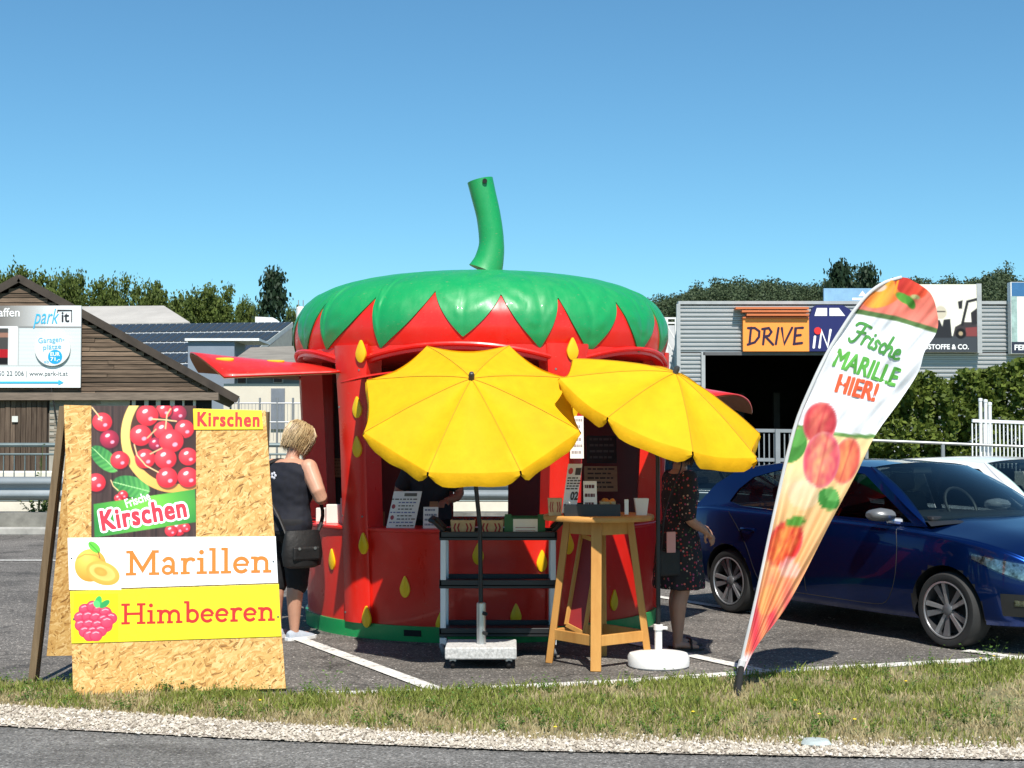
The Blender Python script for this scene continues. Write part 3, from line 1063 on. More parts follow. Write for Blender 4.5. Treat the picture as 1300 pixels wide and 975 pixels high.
# ------------------------------------------------------------------ wooden barn on the left
def wood_mat(name, c0, c1, stretch, per=0.35, bump=0.5, rough=0.85):
    m, nt, b = nodes_of(name)
    vec = coords(nt, stretch)
    oi = nt.nodes.new('ShaderNodeObjectInfo')
    va = nt.nodes.new('ShaderNodeVectorMath'); va.operation = 'ADD'
    cm = nt.nodes.new('ShaderNodeCombineXYZ')
    mu = nt.nodes.new('ShaderNodeMath'); mu.operation = 'MULTIPLY'; mu.inputs[1].default_value = 37.0
    nt.links.new(oi.outputs['Random'], mu.inputs[0])
    nt.links.new(mu.outputs[0], cm.inputs[0]); nt.links.new(mu.outputs[0], cm.inputs[1])
    nt.links.new(vec, va.inputs[0]); nt.links.new(cm.outputs[0], va.inputs[1])
    n = tex_noise(nt, va.outputs[0], 1.0, 6, 0.7)
    cc = ramp(nt, [(0.28, c0), (0.72, c1)], n)
    o2 = ramp(nt, [(0, (1 - per,) * 3), (1, (1.1,) * 3)], oi.outputs['Random'])
    cc = mixc(nt, 1.0, cc, o2, 'MULTIPLY')
    nt.links.new(cc, b.inputs['Base Color'])
    b.inputs['Roughness'].default_value = rough
    b.inputs['Specular IOR Level'].default_value = 0.25
    add_bump(nt, b, n, bump, 0.01)
    return m
M_OLDW = wood_mat('weathered_boards', (0.040, 0.027, 0.018), (0.30, 0.21, 0.145), (1.2, 8, 30), 0.6)
M_OLDV = wood_mat('weathered_planks', (0.05, 0.03, 0.022), (0.20, 0.145, 0.105), (26, 8, 1.2), 0.4)
M_DARKW = pm('dark_wood', (0.05, 0.038, 0.03), 0.9, var=0.3, scale=3)
M_BLACK = pm('black_void', (0.008, 0.008, 0.008), 0.9, var=0.1)
YB = 38.0
pxm = YB / F
apex = at(25, 352, YB); eave = at(286, 497, YB)
barn = thing('wooden_barn', 'weathered wooden barn with a gabled roof behind the guardrail', 'barn', (apex.x, YB, 0))
half = eave.x - apex.x
slope = (apex.z - eave.z) / half
zb = at(0, 501, YB).z
bk = MB()
bk.prism([(-half, 0), (half - .5, 0), (half - .5, eave.z), (0, apex.z - .2), (-half + .5, eave.z), (-half + .5, 0)], (apex.x, YB + 0.08, 0), V((1, 0, 0)), V((0, 0, 1)), 9.5, V((apex.x / YB, 1, 0)))
bk.build('wall', M_DARKW, barn)
rr = random.Random(21)
z = zb
row = 0
while z < apex.z - 0.35:
    h = rr.uniform(0.095, 0.135)
    ext = (apex.z - 0.12 - (z + h)) / slope
    ext = min(ext, half - 0.25)
    x = max(-ext, at(-60, 400, YB).x - apex.x)
    while x < ext - 0.1:
        L = rr.uniform(2.2, 4.6)
        x1 = min(x + L, ext)
        mb = MB()
        tl = rr.gauss(0, 0.004)
        mb.add([(x, -0.03, 0), (x1 - .012, -0.03, tl), (x1 - .012, 0, tl), (x, 0, 0), (x, -0.012, h - .012), (x1 - .012, -0.012, h - .012 + tl), (x1 - .012, 0.004, h - .012 + tl), (x, 0.004, h - .012)],
               [(0, 1, 2, 3), (7, 6, 5, 4), (4, 5, 1, 0), (5, 6, 2, 1), (6, 7, 3, 2), (7, 4, 0, 3)])
        o = mb.build('board', M_OLDW, barn, local=True)
        o.location = (0, rr.uniform(-.012, .004) + 0.05, z)
        x = x1
    z += h
    row += 1
# roof slabs, fascias
M_ROOFT = pm('old_roof_tiles', (0.10, 0.075, 0.06), 0.9, var=0.3, scale=6)
for s in (-1, 1):
    mb = MB()
    a = V((apex.x, 0, apex.z + .07)); e = V((apex.x + s * (half + .35), 0, eave.z - .35 * slope + .07))
    mb.add([V((p.x * (1 if y < YB else y / YB) + (s * -.3 if y > YB else 0), y, p.z + dz)) for y in (YB - .03, YB + 9.8) for dz in (0, -.1) for p in (a, e)], [(0, 1, 5, 4), (2, 6, 7, 3), (0, 2, 3, 1), (4, 5, 7, 6), (0, 4, 6, 2), (1, 3, 7, 5)])
    mb.build('roof', M_ROOFT, barn)
    fb = MB()
    fb.bar(a + V((0, YB - .06, -.1)), e + V((0, YB - .06, -.1)), 0.05, 0.2)
    fb.build('fascia', M_DARKW, barn)
# cross beam and lower storey
mb = MB(); mb.box((apex.x + .3, YB - .06, zb - .05), (2 * half - .9, .22, .2)); mb.build('beam', pm('beam_wood', (0.17, 0.13, 0.10), 0.9, var=0.3, scale=5, stretch=(.5, 4, 4)), barn)
x0, x1 = at(-40, 550, YB).x, at(60, 550, YB).x
n = 15
for k in range(n):
    w = (x1 - x0) / n
    mb = MB()
    mb.box((0, 0, (zb - .15) / 2), (w - .014, .04, zb - .17))
    o = mb.build('plank', M_OLDV, barn, local=True)
    o.location = (x0 + w * (k + .5) - apex.x, rr.uniform(-.015, .01), 0)
mb = MB(); mb.box(at(19, 532, YB - .06), (.16, .02, .16)); mb.build('notice_plate', pm('white_plate', (.6, .6, .56), .6), barn)
# brick panel right of the planks
M_BRICK = pm('pale_brick', (0.30, 0.255, 0.20), 0.9, var=0.2, scale=9, per_obj=0.4)
bme = MB().box((0, 0, 0), (.235, .03, .068)).mesh('brick')
bme.materials.append(M_BRICK)
mort = MB(); xb0, xb1 = at(62, 550, YB).x, at(164, 550, YB).x
mort.box(((xb0 + xb1) / 2, YB + .06, zb / 2 - .1), (xb1 - xb0, .05, zb - .1)); mort.build('mortar', pm('mortar', (0.36, 0.33, 0.28), .95), barn)
zz = 1.35; r_ = 0
while zz < zb - .2:
    xx = xb0 + .13 + (0.12 if r_ % 2 else 0)
    while xx < xb0 + 1.3:
        o = bpy.data.objects.new('brick', bme); C.objects.link(o); o.parent = barn
        o.location = (xx - apex.x, .03 - .001 * rr.random(), zz)
        xx += .25
    zz += .082; r_ += 1
# black sheet painting the shade of the open bay, white posts under the eave
mb = MB(); mb.box(((at(165, 512, YB).x + at(268, 512, YB).x) / 2, YB + .07, zb - .55), (at(268, 512, YB).x - at(165, 512, YB).x, .04, .8)); mb.build('bay_shade_sheet', M_BLACK, barn)
for px in (170, 186, 201, 219, 233, 247):
    mb = MB(); mb.box(at(px, 513, YB + .02) + V((0, 0, -.3)), (rr.uniform(.05, .12), .05, .95)); mb.build('post', pm('pale_post', (.55, .54, .5), .8), barn)
# lamp bracket on the wall
mb = MB(); mb.tube([at(65, 490, YB - .1), at(66, 500, YB - .12), at(72, 533, YB - .16)], .02, 6); mb.build('cable', M_BLACK, barn)

# billboard on the barn
def plane_fn(o, ex, ey, n):
    o, ex, ey, n = V(o), V(ex), V(ey), V(n)
    return lambda x, y, l=0.0: o + ex * x + ey * y + n * l
yb = YB - 0.14
bb = thing('billboard', 'white and grey garage advertising billboard on the barn gable', 'billboard', at(0, 492, yb))
p0, p1 = at(-150, 492, yb), at(103, 388, yb)
mb = MB(); mb.box(((p0.x + p1.x) / 2, yb + .04, (p0.z + p1.z) / 2), (p1.x - p0.x, .06, p1.z - p0.z)); mb.build('panel', pm('white_panel', (.7, .7, .69), .5, var=.03), bb)
A = Art(253, 104, 150, 90, (236, 238, 238))       # pixel units, x from -150, y down from 388
A.grad((A.Y < 26) * 1.0, (A.X - 150) / 75, (120, 116, 112), (232, 234, 236))
A.put(((A.Y > 27) & (A.Y < 75) & (A.X > 173)) * 1.0, (206, 212, 212))
for k in range(9):
    A.put(((np.abs(A.Y - (32 + k * 5)) < 1) & (A.X > 173)) * 0.35, (190, 196, 196))
A.put(((np.abs(A.Y - 28) < 1.2) & (A.X > 172)) * 0.9, (120, 120, 120))
A.put(((np.abs(A.X - 173) < 1)) * (A.Y > 27) * (A.Y < 75) * 0.7, (150, 150, 150))
A.put(((A.Y > 29) & (A.Y < 75) & (A.X < 161)) * 1.0, (70, 68, 66))
A.put(((A.Y > 34) & (A.Y < 40) & (A.X < 161)) * 0.8, (170, 120, 100))
A.put(((A.Y > 56) & (A.Y < 66) & (A.X < 161)) * 1.0, (170, 20, 30))
A.put(((A.Y > 66) & (A.Y < 74) & (A.X < 161)) * 1.0, (25, 20, 22))
A.put((np.abs(A.Y - 76.5) < .8) * .7, (160, 165, 165))
kx = (p1.x - p0.x) / 253; kz = (p1.z - p0.z) / 104
fnb = lambda x, y: V((p0.x + x * kx, yb + .006, p1.z - y * kz))
A.build('print', fnb, print_mat('gloss_print', .45), bb)
def pfun(Y):
    return lambda x, y, l=0.0: at(x, y, Y - l)
def lettering(vf_list, fn, mat, parent, name='lettering', lift=0.004, step=0.0006):
    mb = MB()
    for i, vf in enumerate(vf_list):
        place2d(mb, vf, fn, lift + step * i)
    return mb.build(name, mat, parent)
def pxtext(s, x0, y0, x1, y1, bold=0.0, shear=0.0, rot=0.0, space=1.0):     # lettering box in photo pixels: left, bottom, right, top (y down)
    vs, fs = fit2d(text2d(s, 1, bold, shear, space), 0, 0, x1 - x0, abs(y0 - y1))
    c, q = math.cos(rot), math.sin(rot)
    return [(x0 + x * c - y * q, y0 - (x * q + y * c)) for x, y in vs], fs
INK = lambda n, c, r=.5: pm('ink_' + n, srgb(*c), r, var=0.03)
fb_ = pfun(yb)
lettering([pxtext('affen', -2, 402, 25, 391, .01)], fb_, INK('white', (240, 240, 240)), bb)
lettering([pxtext('park', 42, 417, 75, 392, 0.0, .35)], fb_, INK('cyan', (60, 175, 215)), bb)
lettering([pxtext('it', 78, 409, 88, 396, .02)], fb_, INK('black', (40, 40, 44)), bb)
mb = MB()
for pts in strokes2d([[(73, 397), (73, 394), (91, 394), (91, 409)]], 1.4, False):
    place2d(mb, pts, fb_, .005)
mb.build('bracket', INK('black', (40, 40, 44)), bb)
lettering([pxtext('50 22 006 | www.park-it.at', -2, 479, 86, 471, .005)], fb_, INK('grey', (90, 95, 98)), bb)
mb = MB()
for pts in strokes2d([[(-150, 485.5), (74, 485.5)]], 2.6, False):
    place2d(mb, pts, fb_, .005)
place2d(mb, ([(74, 482), (74, 489), (81, 485.5)], [(0, 1, 2)]), fb_, .0055)
mb.build('arrow', INK('cyan', (60, 175, 215)), bb)
disc = thing('round_sign', 'round white price disc fixed on the barn billboard', 'sign', at(67, 442, yb - .03))
Md = Matrix.Rotation(R(90), 3, 'X')
MB().lathe([(22.5 * pxm, 0), (22.5 * pxm, .03)], 40, at(67, 442, yb - .03), Md).build('disc', pm('white_panel', (.8, .8, .79)), disc)
fd = pfun(yb - .062)
MB().lathe([(9 * pxm, 0), (9 * pxm, .004)], 28, at(70, 453, yb - .061), Md).build('price_dot', INK('cyan2', (30, 160, 220)), disc)
lettering([pxtext('Garagen-', 49, 438, 82, 429, .0, 0, R(4)), pxtext('plätze', 55, 446, 78, 438, 0, 0, R(4)), pxtext('ab', 56, 461, 62, 457)], fd, INK('cyan', (60, 175, 215)), disc)
lettering([pxtext('EUR', 64, 452, 76, 447, .02), pxtext('71,-', 64, 459, 76, 453.5, .02)], pfun(yb - .067), INK('white', (240, 240, 240)), disc)

# ------------------------------------------------------------------ sheds and houses behind, left
M_SLATE = pm('slate_wall', (0.055, 0.07, 0.085), .7, var=.15)
sh = thing('flat_roofed_shed', 'slate grey shed with a pale low sloped roof behind the barn', 'shed', at(180, 470, 78).xy.to_3d())
mb = MB(); a, b = at(100, 409, 76), at(240, 409, 76)
mb.box(((a.x + b.x) / 2 + .1, 78.3, a.z / 2), (b.x - a.x - .4, 4.2, a.z - .1)); mb.build('wall', M_SLATE, sh)
mb = MB()
q = [at(90, 389, 80.6), at(208, 388, 80.6), at(241, 409, 75.8), at(135, 411, 75.8)]
mb.add(q + [p - V((0, 0, .22)) for p in q], [(0, 1, 2, 3), (7, 6, 5, 4), (3, 2, 6, 7), (2, 1, 5, 6), (1, 0, 4, 5), (0, 3, 7, 4)])
mb.build('roof', pm('pale_sheet_roof', (.36, .34, .31), .8, var=.12, scale=.7), sh)
so = thing('solar_roof_hall', 'long hall with a dark solar panelled roof left of the strawberry', 'building', (at(240, 470, 66).x, 66, 0))
rA, rB = at(140, 412, 70), at(372, 409, 70)
rC, rD = at(262, 492, 60), at(30, 495, 60)
mb = MB()
mb.add([rA, rB, rC, rD] + [V((p.x, p.y, p.z - .25)) for p in (rA, rB, rC, rD)], [(0, 3, 2, 1), (4, 5, 6, 7), (0, 1, 5, 4), (1, 2, 6, 5), (2, 3, 7, 6), (3, 0, 4, 7)])
mb.build('roof', pm('roof_rails', (.38, .41, .42), .6, var=.1), so)
mb = MB()
mb.add([V((rD.x, 60.3, 0)), V((rC.x, 60.3, 0)), V((rB.x, 69.7, 0)), V((rA.x, 69.7, 0))] + [V((rD.x, 60.3, rD.z - .3)), V((rC.x, 60.3, rC.z - .3)), V((rB.x, 69.7, rB.z - .3)), V((rA.x, 69.7, rA.z - .3))],
       [(0, 1, 5, 4), (1, 2, 6, 5), (2, 3, 7, 6), (3, 0, 4, 7)])
mb.build('wall', pm('hall_wall', (.3, .3, .28), .8), so)
nrm = (rB - rA).cross(rD - rA).normalized()
if nrm.z < 0: nrm = -nrm
M_PV = pm('solar_cell', (0.028, 0.034, 0.040), .25, var=.15, spec=.35)
nc, nr = 27, 6
for i in range(nc):
    for j in range(nr):
        def pt(u, v):
            return rA.lerp(rB, u).lerp(rD.lerp(rC, u), v)
        gx, gy = .09 / nc, .08 / nr
        g2_ = .05 / nr if j % 2 else 0
        a = [pt(i / nc + gx, j / nr + gy), pt((i + 1) / nc - gx, j / nr + gy), pt((i + 1) / nc - gx, (j + 1) / nr - gy), pt(i / nc + gx, (j + 1) / nr - gy)]
        mb = MB(); mb.add([p + nrm * .05 for p in a] + [p + nrm * .004 for p in a], [(0, 3, 2, 1), (0, 1, 5, 4), (1, 2, 6, 5), (2, 3, 7, 6), (3, 0, 4, 7)])
        mb.build('solar_panel', M_PV, so)
an = thing('metal_annex', 'blue grey box annex with a thin white roof beside the awning', 'building', (at(270, 470, 58).x, 58, 0))
a, b = at(238, 433, 57.5), at(297, 433, 57.5)
mb = MB(); mb.box(((a.x + b.x) / 2, 58.8, a.z / 2), (b.x - a.x, 2.4, a.z)); mb.build('wall', pm('blue_grey_metal', (.20, .24, .29), .6, var=.1, scale=1), an)
mb = MB(); c_ = at(326, 431, 57.5); mb.box(((a.x + c_.x) / 2, 58.8, a.z + .06), (c_.x - a.x + .2, 2.7, .1)); mb.build('roof', pm('white_sheet', (.75, .75, .74), .6), an)
ho = thing('cream_house', 'cream house with a grey tiled roof and grey door left of the strawberry', 'house', (at(330, 540, 54).x, 54, 0))
a, b = at(284, 487, 54), at(430, 487, 54)
mb = MB(); mb.box(((a.x + b.x) / 2, 56, a.z / 2), (b.x - a.x, 4, a.z)); mb.build('wall', pm('cream_plaster', (.62, .57, .47), .9, var=.06, scale=1), ho)
mb = MB(); z2 = at(300, 470, 54).z; mb.box(((a.x + b.x) / 2 + .2, 56.1, (a.z + z2) / 2), (b.x - a.x - .4, 3.9, z2 - a.z + .002)); mb.build('upper_wall', pm('grey_band', (.26, .25, .235), .85, var=.12), ho)
mb = MB()
q = [at(318, 441, 57.2), at(470, 436, 57.2), at(470, 471, 53.7), at(276, 471, 53.7)]
mb.add(q + [p - V((0, 0, .15)) for p in q], [(0, 1, 2, 3), (7, 6, 5, 4), (3, 2, 6, 7), (2, 1, 5, 6), (1, 0, 4, 5), (0, 3, 7, 4)]); mb.build('roof', pm('grey_tile_roof', (.19, .175, .15), .9, var=.2, scale=2.5, stretch=(.5, 1, 4)), ho)
mb = MB(); d0, d1 = at(344, 493, 53.9), at(361, 545, 53.9); mb.box(((d0.x + d1.x) / 2, 53.96, (d0.z + d1.z) / 2), (d1.x - d0.x, .1, d0.z - d1.z)); mb.build('door', pm('grey_door', (.17, .19, .22), .6), ho)
for px0, px1, py0, py1 in ((300, 313, 479, 487), (346, 359, 478, 486)):
    a, b = at(px0, py1, 53.9), at(px1, py0, 53.9)
    mb = MB(); mb.box(((a.x + b.x) / 2, 53.96 + .08, (a.z + b.z) / 2), (b.x - a.x, .1, b.z - a.z)); w = mb.build('window', pm('window_frame', (.4, .4, .38), .6), ho)
    mb = MB(); mb.box(((a.x + b.x) / 2, 53.96 + .04, (a.z + b.z) / 2), (b.x - a.x - .08, .1, b.z - a.z - .06)); mb.build('pane', pm('dark_pane', (.015, .017, .02), .1), w)
# mesh fence and gate in front of the cream house
fe = thing('wire_fence', 'grey wire fence with thin posts in front of the cream house', 'fence', (at(340, 560, 46).x, 46, 0))
M_FENCE = pm('galvanised', (.33, .34, .35), .5, metal=.6, var=.1)
for px in (293, 303, 330, 352, 372):
    a = at(px, 505, 46); MB().tube([(a.x, 46, 0), (a.x, 46, a.z)], .035, 6).build('post', M_FENCE, fe)
for py in (512, 536):
    MB().tube([at(293, py, 46), at(430, py, 46)], .025, 6).build('rail', M_FENCE, fe)
mb = MB()
for k in range(30):
    a, b = at(293 + k * 4.5, 512, 46), at(293 + k * 4.5, 560, 46)
    mb.bar(a, b, .012, .012)
w = mb.build('wire_mesh', M_FENCE, fe); w['kind'] = 'stuff'
wt = thing('white_tank', 'small white tank with antennas beside the strawberry roof', 'tank', at(381, 410, 80))
a, b = at(376, 412, 80), at(388, 391, 80)
MB().lathe([(.27, 0), (.27, b.z - a.z), (.2, b.z - a.z + .06)], 16, ((a.x + b.x) / 2, 80, a.z)).build('body', pm('white_sheet', (.75, .75, .74)), wt)
for px in (379, 385):
    MB().tube([at(px, 391, 80), at(px, 381, 80)], .03, 5).build('antenna', M_FENCE, wt)
ws = thing('roof_light', 'small white roof light standing on the solar hall ridge', 'roof light', at(340, 411, 71))
q = [at(324, 411, 71), at(356, 411, 71), at(346, 403, 71), at(324, 402, 71)]
mb = MB(); mb.add(q + [p + V((0, 1.2, 0)) for p in q], [(0, 1, 2, 3), (7, 6, 5, 4), (0, 4, 5, 1), (1, 5, 6, 2), (2, 6, 7, 3), (3, 7, 4, 0)]); mb.build('box', pm('white_sheet', (.75, .75, .74)), ws)

# ------------------------------------------------------------------ guardrail, railing, low wall behind the lot
M_GALV = pm('guard_steel', (.28, .31, .32), .5, metal=.3, var=.12, scale=2)
M_GREENISH = pm('railing_steel', (.14, .18, .18), .5, metal=.3, var=.15)
lw = MB(); lw.box((-3, 27.2, .5), (40, .5, 1.0)); tag(lw.build('low_wall', M_PALEC, bevel=.02), 'long pale concrete wall behind the steel guardrail', 'wall')
gr = thing('guardrail', 'galvanised steel guardrail with two wavy beams along the lot', 'guardrail', (-3, 24.75, 0.34))
prof = [(0, -.155), (-.05, -.13), (-.075, -.1), (-.075, -.06), (-.01, -.02), (-.01, .02), (-.075, .06), (-.075, .1), (-.05, .13), (0, .155)]
for zc in (.76,):
    mb = MB()
    k_ = 1.3
    mb.grid([[V((x, 24.7 + y * 1.2, zc + zz * k_)) for y, zz in prof] for x in (-16, 3.4)])
    mb.build('beam', M_GALV, gr, solid=.006, smooth=True, angle=60)
for x in range(-8, 3):
    mb = MB(); mb.box((x * 2.0 + .7, 24.8, .6), (.08, .12, .6)); mb.build('post', M_GALV, gr)
rl = thing('picket_railing', 'grey green steel railing with short pickets behind the guardrail', 'railing', (-3, 25.3, 0.3))
for zt_, r_ in ((1.51, .04), (1.345, .02), (.52, .018)):
    MB().tube([(-16, 25.3, zt_), (3.2, 25.3, zt_)], r_, 8).build('rail', M_GREENISH, rl, smooth=True)
pme = MB().tube([(0, 0, 0), (0, 0, .82)], .011, 5).mesh('picket'); pme.materials.append(M_GREENISH)
x = -10.2
while x < 2.8:
    o = bpy.data.objects.new('picket', pme); C.objects.link(o); o.parent = rl
    o.location = (x + 3, 0, .525 - .3)
    x += .19
for x in (-9.5, -7.1, -4.7, -2.3, .1, 2.5):
    MB().tube([(x, 25.34, .3), (x, 25.34, 1.5)], .026, 6).build('post', M_GREENISH, rl)
# tall weed by the kerb
wd = thing('tall_weed', 'tall green weed growing at the foot of the guardrail', 'weed', G(44, 675) + V((0, 0.2, 0.12)))
mb = MB(); lf = MB()
r3 = random.Random(4)
for k in range(16):
    a = r3.uniform(0, 6.28); sp = r3.uniform(.05, .42); h = r3.uniform(.3, .6) if k > 3 else r3.uniform(.9, 1.45)
    tip = V((math.cos(a) * sp, math.sin(a) * sp * .4, h))
    mb.tube([(0, 0, -.1), tip * .5 + V((0, 0, .05)), tip], [.008, .006, .003], 4)
    for j in range(26 if k > 3 else 14):
        q = tip * r3.uniform(.3, 1.0); d = V((r3.gauss(0, 1), r3.gauss(0, 1), r3.gauss(.3, .6))).normalized(); s = d.cross(V((r3.gauss(0, 1), r3.gauss(0, 1), 1))).normalized(); L = r3.uniform(.04, .09)
        lf.add([q, q + d * L * .5 + s * L * .25, q + d * L, q + d * L * .5 - s * L * .25], [(0, 1, 2, 3)])
mb.build('stem', M_WEED, wd, local=True); lf.build('leaves', leaf_mat('pale_weed', (.07, .12, .03), (.2, .27, .08)), wd, local=True)

# ------------------------------------------------------------------ drive-in building on the right
YD = 45.0
M_CLAD = pm('ribbed_cladding', (.38, .385, .385), .45, metal=.35, var=.06, scale=.6)
dr = thing('metal_hall', 'grey ribbed metal hall with a dark drive-through opening', 'building', (at(1000, 560, YD).x, YD, 0))
def cladding(px0, px1, py0, py1, off=0.0):
    a, b = at(px0, py1, YD), at(px1, py0, YD)
    if py1 > 600: a.z = 0
    z, rows = a.z, []
    per = .135
    while z < b.z:
        for dz, dy in ((0, 0), (.05, 0), (.0675, -.035), (.1175, -.035)):
            if z + dz <= b.z:
                rows.append([V((x, YD + dy + off, z + dz)) for x in (a.x, b.x)])
        z += per
    MB().grid(rows).build('cladding', M_CLAD, dr)
cladding(862, 1500, 386, 447)
cladding(862, 892, 447, 620)
cladding(1088, 1500, 447, 620)
mb = MB(); a, b = at(861, 386, YD), at(1500, 386, YD); mb.box(((a.x + b.x) / 2, YD + .1, a.z + .04), (b.x - a.x, .35, .1)); mb.build('roof_edge', pm('light_flashing', (.40, .41, .41), .5, metal=.2), dr)
for px in (861, 892.5, 1087.5):
    mb = MB(); a, b = at(px, 386 if px < 870 else 447, YD - .05), at(px, 640, YD - .05); mb.box((a.x, YD - .05, a.z / 2), (.12, .14, a.z)); mb.build('corner_trim', pm('light_flashing', (.40, .41, .41), .5, metal=.2), dr)
mb = MB(); a, b = at(892, 448, YD), at(1088, 448, YD); mb.box(((a.x + b.x) / 2, YD - .04, a.z - .03), (b.x - a.x, .16, .1)); mb.build('lintel', pm('dark_lintel', (.1, .1, .105), .6), dr)
# roof and side and back walls of the hall; plan is skewed so the left side runs straight away from the viewer
a, b = at(862, 386, YD), at(1500, 386, YD)
bk0, bk1 = at(866, 386, 66).x, b.x + 9
mb = MB(); zt_ = a.z - .05
mb.add([V((a.x, YD + .05, zt_)), V((b.x, YD + .05, zt_)), V((bk1, 66, zt_)), V((bk0, 66, zt_))], [(0, 1, 2, 3)]); mb.build('roof', pm('hall_roof', (.3, .3, .3), .8), dr)
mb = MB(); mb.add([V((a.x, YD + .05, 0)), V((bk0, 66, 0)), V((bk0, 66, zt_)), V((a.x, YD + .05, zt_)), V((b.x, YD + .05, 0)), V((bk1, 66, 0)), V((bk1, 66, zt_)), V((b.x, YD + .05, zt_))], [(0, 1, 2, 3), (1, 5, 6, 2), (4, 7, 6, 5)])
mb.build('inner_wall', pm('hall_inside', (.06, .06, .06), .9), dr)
mb = MB()
for px in (905, 940, 985, 1030, 1070):
    q = at(px, 470, 56); mb.box((q.x, 56, 1.7), (.25, .25, 3.4))
mb.build('columns', pm('steel_column', (.12, .12, .13), .6), dr)
# DRIVE iN sign
YS = YD - .25
ds = thing('drive_in_sign', 'orange and blue drive-in sign with a car outline on the metal hall', 'sign', at(1000, 446, YS))
def pbox(px0, py0, px1, py1, Y, d, name, mat, parent, bevel=0):
    a, b = at(px0, py1, Y), at(px1, py0, Y)
    return MB().box(((a.x + b.x) / 2, Y + d / 2, (a.z + b.z) / 2), (b.x - a.x, d, b.z - a.z)).build(name, mat, parent, bevel=bevel)
pbox(943.5, 403, 1027, 446, YS, .2, 'orange_panel', pm('sign_orange', srgb(250, 150, 62), .5, var=.03), ds)
M_NAVY = pm('sign_navy', srgb(22, 28, 92), .5, var=.04)
pbox(1027.3, 403, 1100, 446, YS, .2, 'blue_panel', M_NAVY, ds)
mb2 = MB(); pts = [at(x, y, YS) for x, y in [(1027.5, 403), (1032, 390), (1036, 387.5), (1070, 387.5), (1078, 392), (1090, 403)]]
mb2.add(pts + [p + V((0, .2, 0)) for p in pts], [tuple(range(6)), tuple(range(11, 5, -1))] + [(i, 6 + i, 6 + (i + 1) % 6, (i + 1) % 6) for i in range(6)])
mb2.build('car_roof_shape', M_NAVY, ds)
fs_ = pfun(YS)
W_ = INK('white', (240, 240, 240))
mb = MB()
place2d(mb, ([(1034, 401), (1037, 391), (1050, 391), (1050, 401)], [(0, 1, 2, 3)]), fs_, .006)
place2d(mb, ([(1053, 401), (1053, 391), (1065, 391), (1073, 401)], [(0, 1, 2, 3)]), fs_, .006)
mb.build('car_windows', W_, ds)
for k, (py, xo) in enumerate(((391, 926), (395, 934), (399.5, 940))):
    pbox(xo + 8, py - 1.3, 1027, py + 1.3, YS - .15, .35, 'orange_rib', pm('sign_rib', srgb(196, 108, 62), .5, var=.03), ds)
pbox(943, 402, 1027.2, 404, YS - .05, .24, 'frame', pm('sign_rib', srgb(196, 108, 62)), ds)
NAVYK = INK('navy', (38, 14, 50))
def brush(glyphs, x0, y0, s, sx=None):
    out = []
    for g in glyphs:
        out.append([(x0 + px * (sx or s), y0 - py * s) for px, py in g])
    return out
drive = [[(.02, 0), (.12, 1)], [(-.06, .98), (.35, .98), (.62, .78), (.6, .45), (.35, .12), (-.08, -.02)],
         [(.85, 0), (.95, .95)], [(.8, .92), (1.2, .98), (1.35, .75), (1.2, .52), (.92, .46)], [(1.0, .46), (1.45, -.02)],
         [(1.62, .02), (1.78, .98)], [(1.98, .98), (2.12, .02), (2.6, 1.0)], [(2.72, .02), (2.82, .98), (3.25, 1.0)], [(2.78, .52), (3.12, .56)], [(2.7, .02), (3.2, .08)]]
lettering(strokes2d(brush(drive, 951, 437, 21, 21), 3.0), fs_, NAVYK, ds, lift=.006)
iN = [[(.05, 0), (.12, .62)], [(.38, 0), (.5, .95), (.85, .05), (1.02, 1.0)]]
lettering(strokes2d(brush(iN, 1032, 441, 22), 3.0), fs_, W_, ds, lift=.006)
MB().lathe([(4.6 * YD / F, 0), (4.6 * YD / F, .02)], 20, at(1038, 420, YS - .002), Md).build('red_dot', INK('red', (220, 40, 40)), ds)
# roof boards
bl = thing('pale_blue_board', 'pale blue board standing on the metal hall roof', 'sign', at(1075, 384, YD + 1))
pbox(1046, 366, 1110, 386, YD + 1, .1, 'panel', pm('pale_blue', srgb(128, 168, 198), .5), bl)
mb = MB(); f0 = pfun(YD + 1); place2d(mb, ([(1090, 376), (1095, 369), (1100, 376)], [(0, 1, 2)]), f0, .006); place2d(mb, ([(1082, 378), (1100, 378), (1100, 381), (1082, 381)], [(0, 1, 2, 3)]), f0, .006); mb.build('white_mark', W_, bl)
YF = YD - .35
fk = thing('forklift_billboard', 'sepia billboard with a forklift picture on the metal hall', 'billboard', at(1190, 447, YF))
pbox(1128, 361, 1241, 447, YF, .3, 'panel', pm('white_panel', (.8, .8, .79)), fk)
pbox(1241.2, 360, 1246, 448, YF - .03, .36, 'frame', pm('light_flashing', (.62, .63, .63)), fk)
A = Art(113, 86, 120, 92, (236, 232, 214))
A.grad((A.Y > 0) * 1.0, A.Y / 86, (226, 222, 206), (246, 243, 228))
A.put(((A.Y > 66)) * 1.0, (62, 66, 72))
A.put(A.poly([(30, 66), (45, 52), (60, 55), (70, 66)]), (120, 116, 106))
for m_ in (A.ell(66, 31, 14, 12)[0], A.ell(83, 33, 11, 13)[0] * .8):
    A.put(m_, (222, 218, 204))
A.put(A.ell(66, 36, 7.5, 8.5)[0], (198, 188, 168))
A.put(A.poly([(60, 34), (72, 34), (72, 35.4), (60, 35.4)]), (60, 55, 50))
A.put(A.poly([(57, 46), (78, 44), (80, 68), (54, 68)]), (40, 40, 44))
A.put(A.poly([(64, 44), (70, 44), (68, 54)]), (226, 222, 206))
A.put(A.poly([(81, 66), (84, 54), (95, 48), (112, 48), (112, 67), (98, 67)]), (58, 52, 54))
A.put(A.poly([(97, 55), (112, 54), (112, 66), (98, 66)]), (128, 62, 62))
A.line([(93, 51), (100, 22), (112, 19)], 3.4, (34, 32, 34))
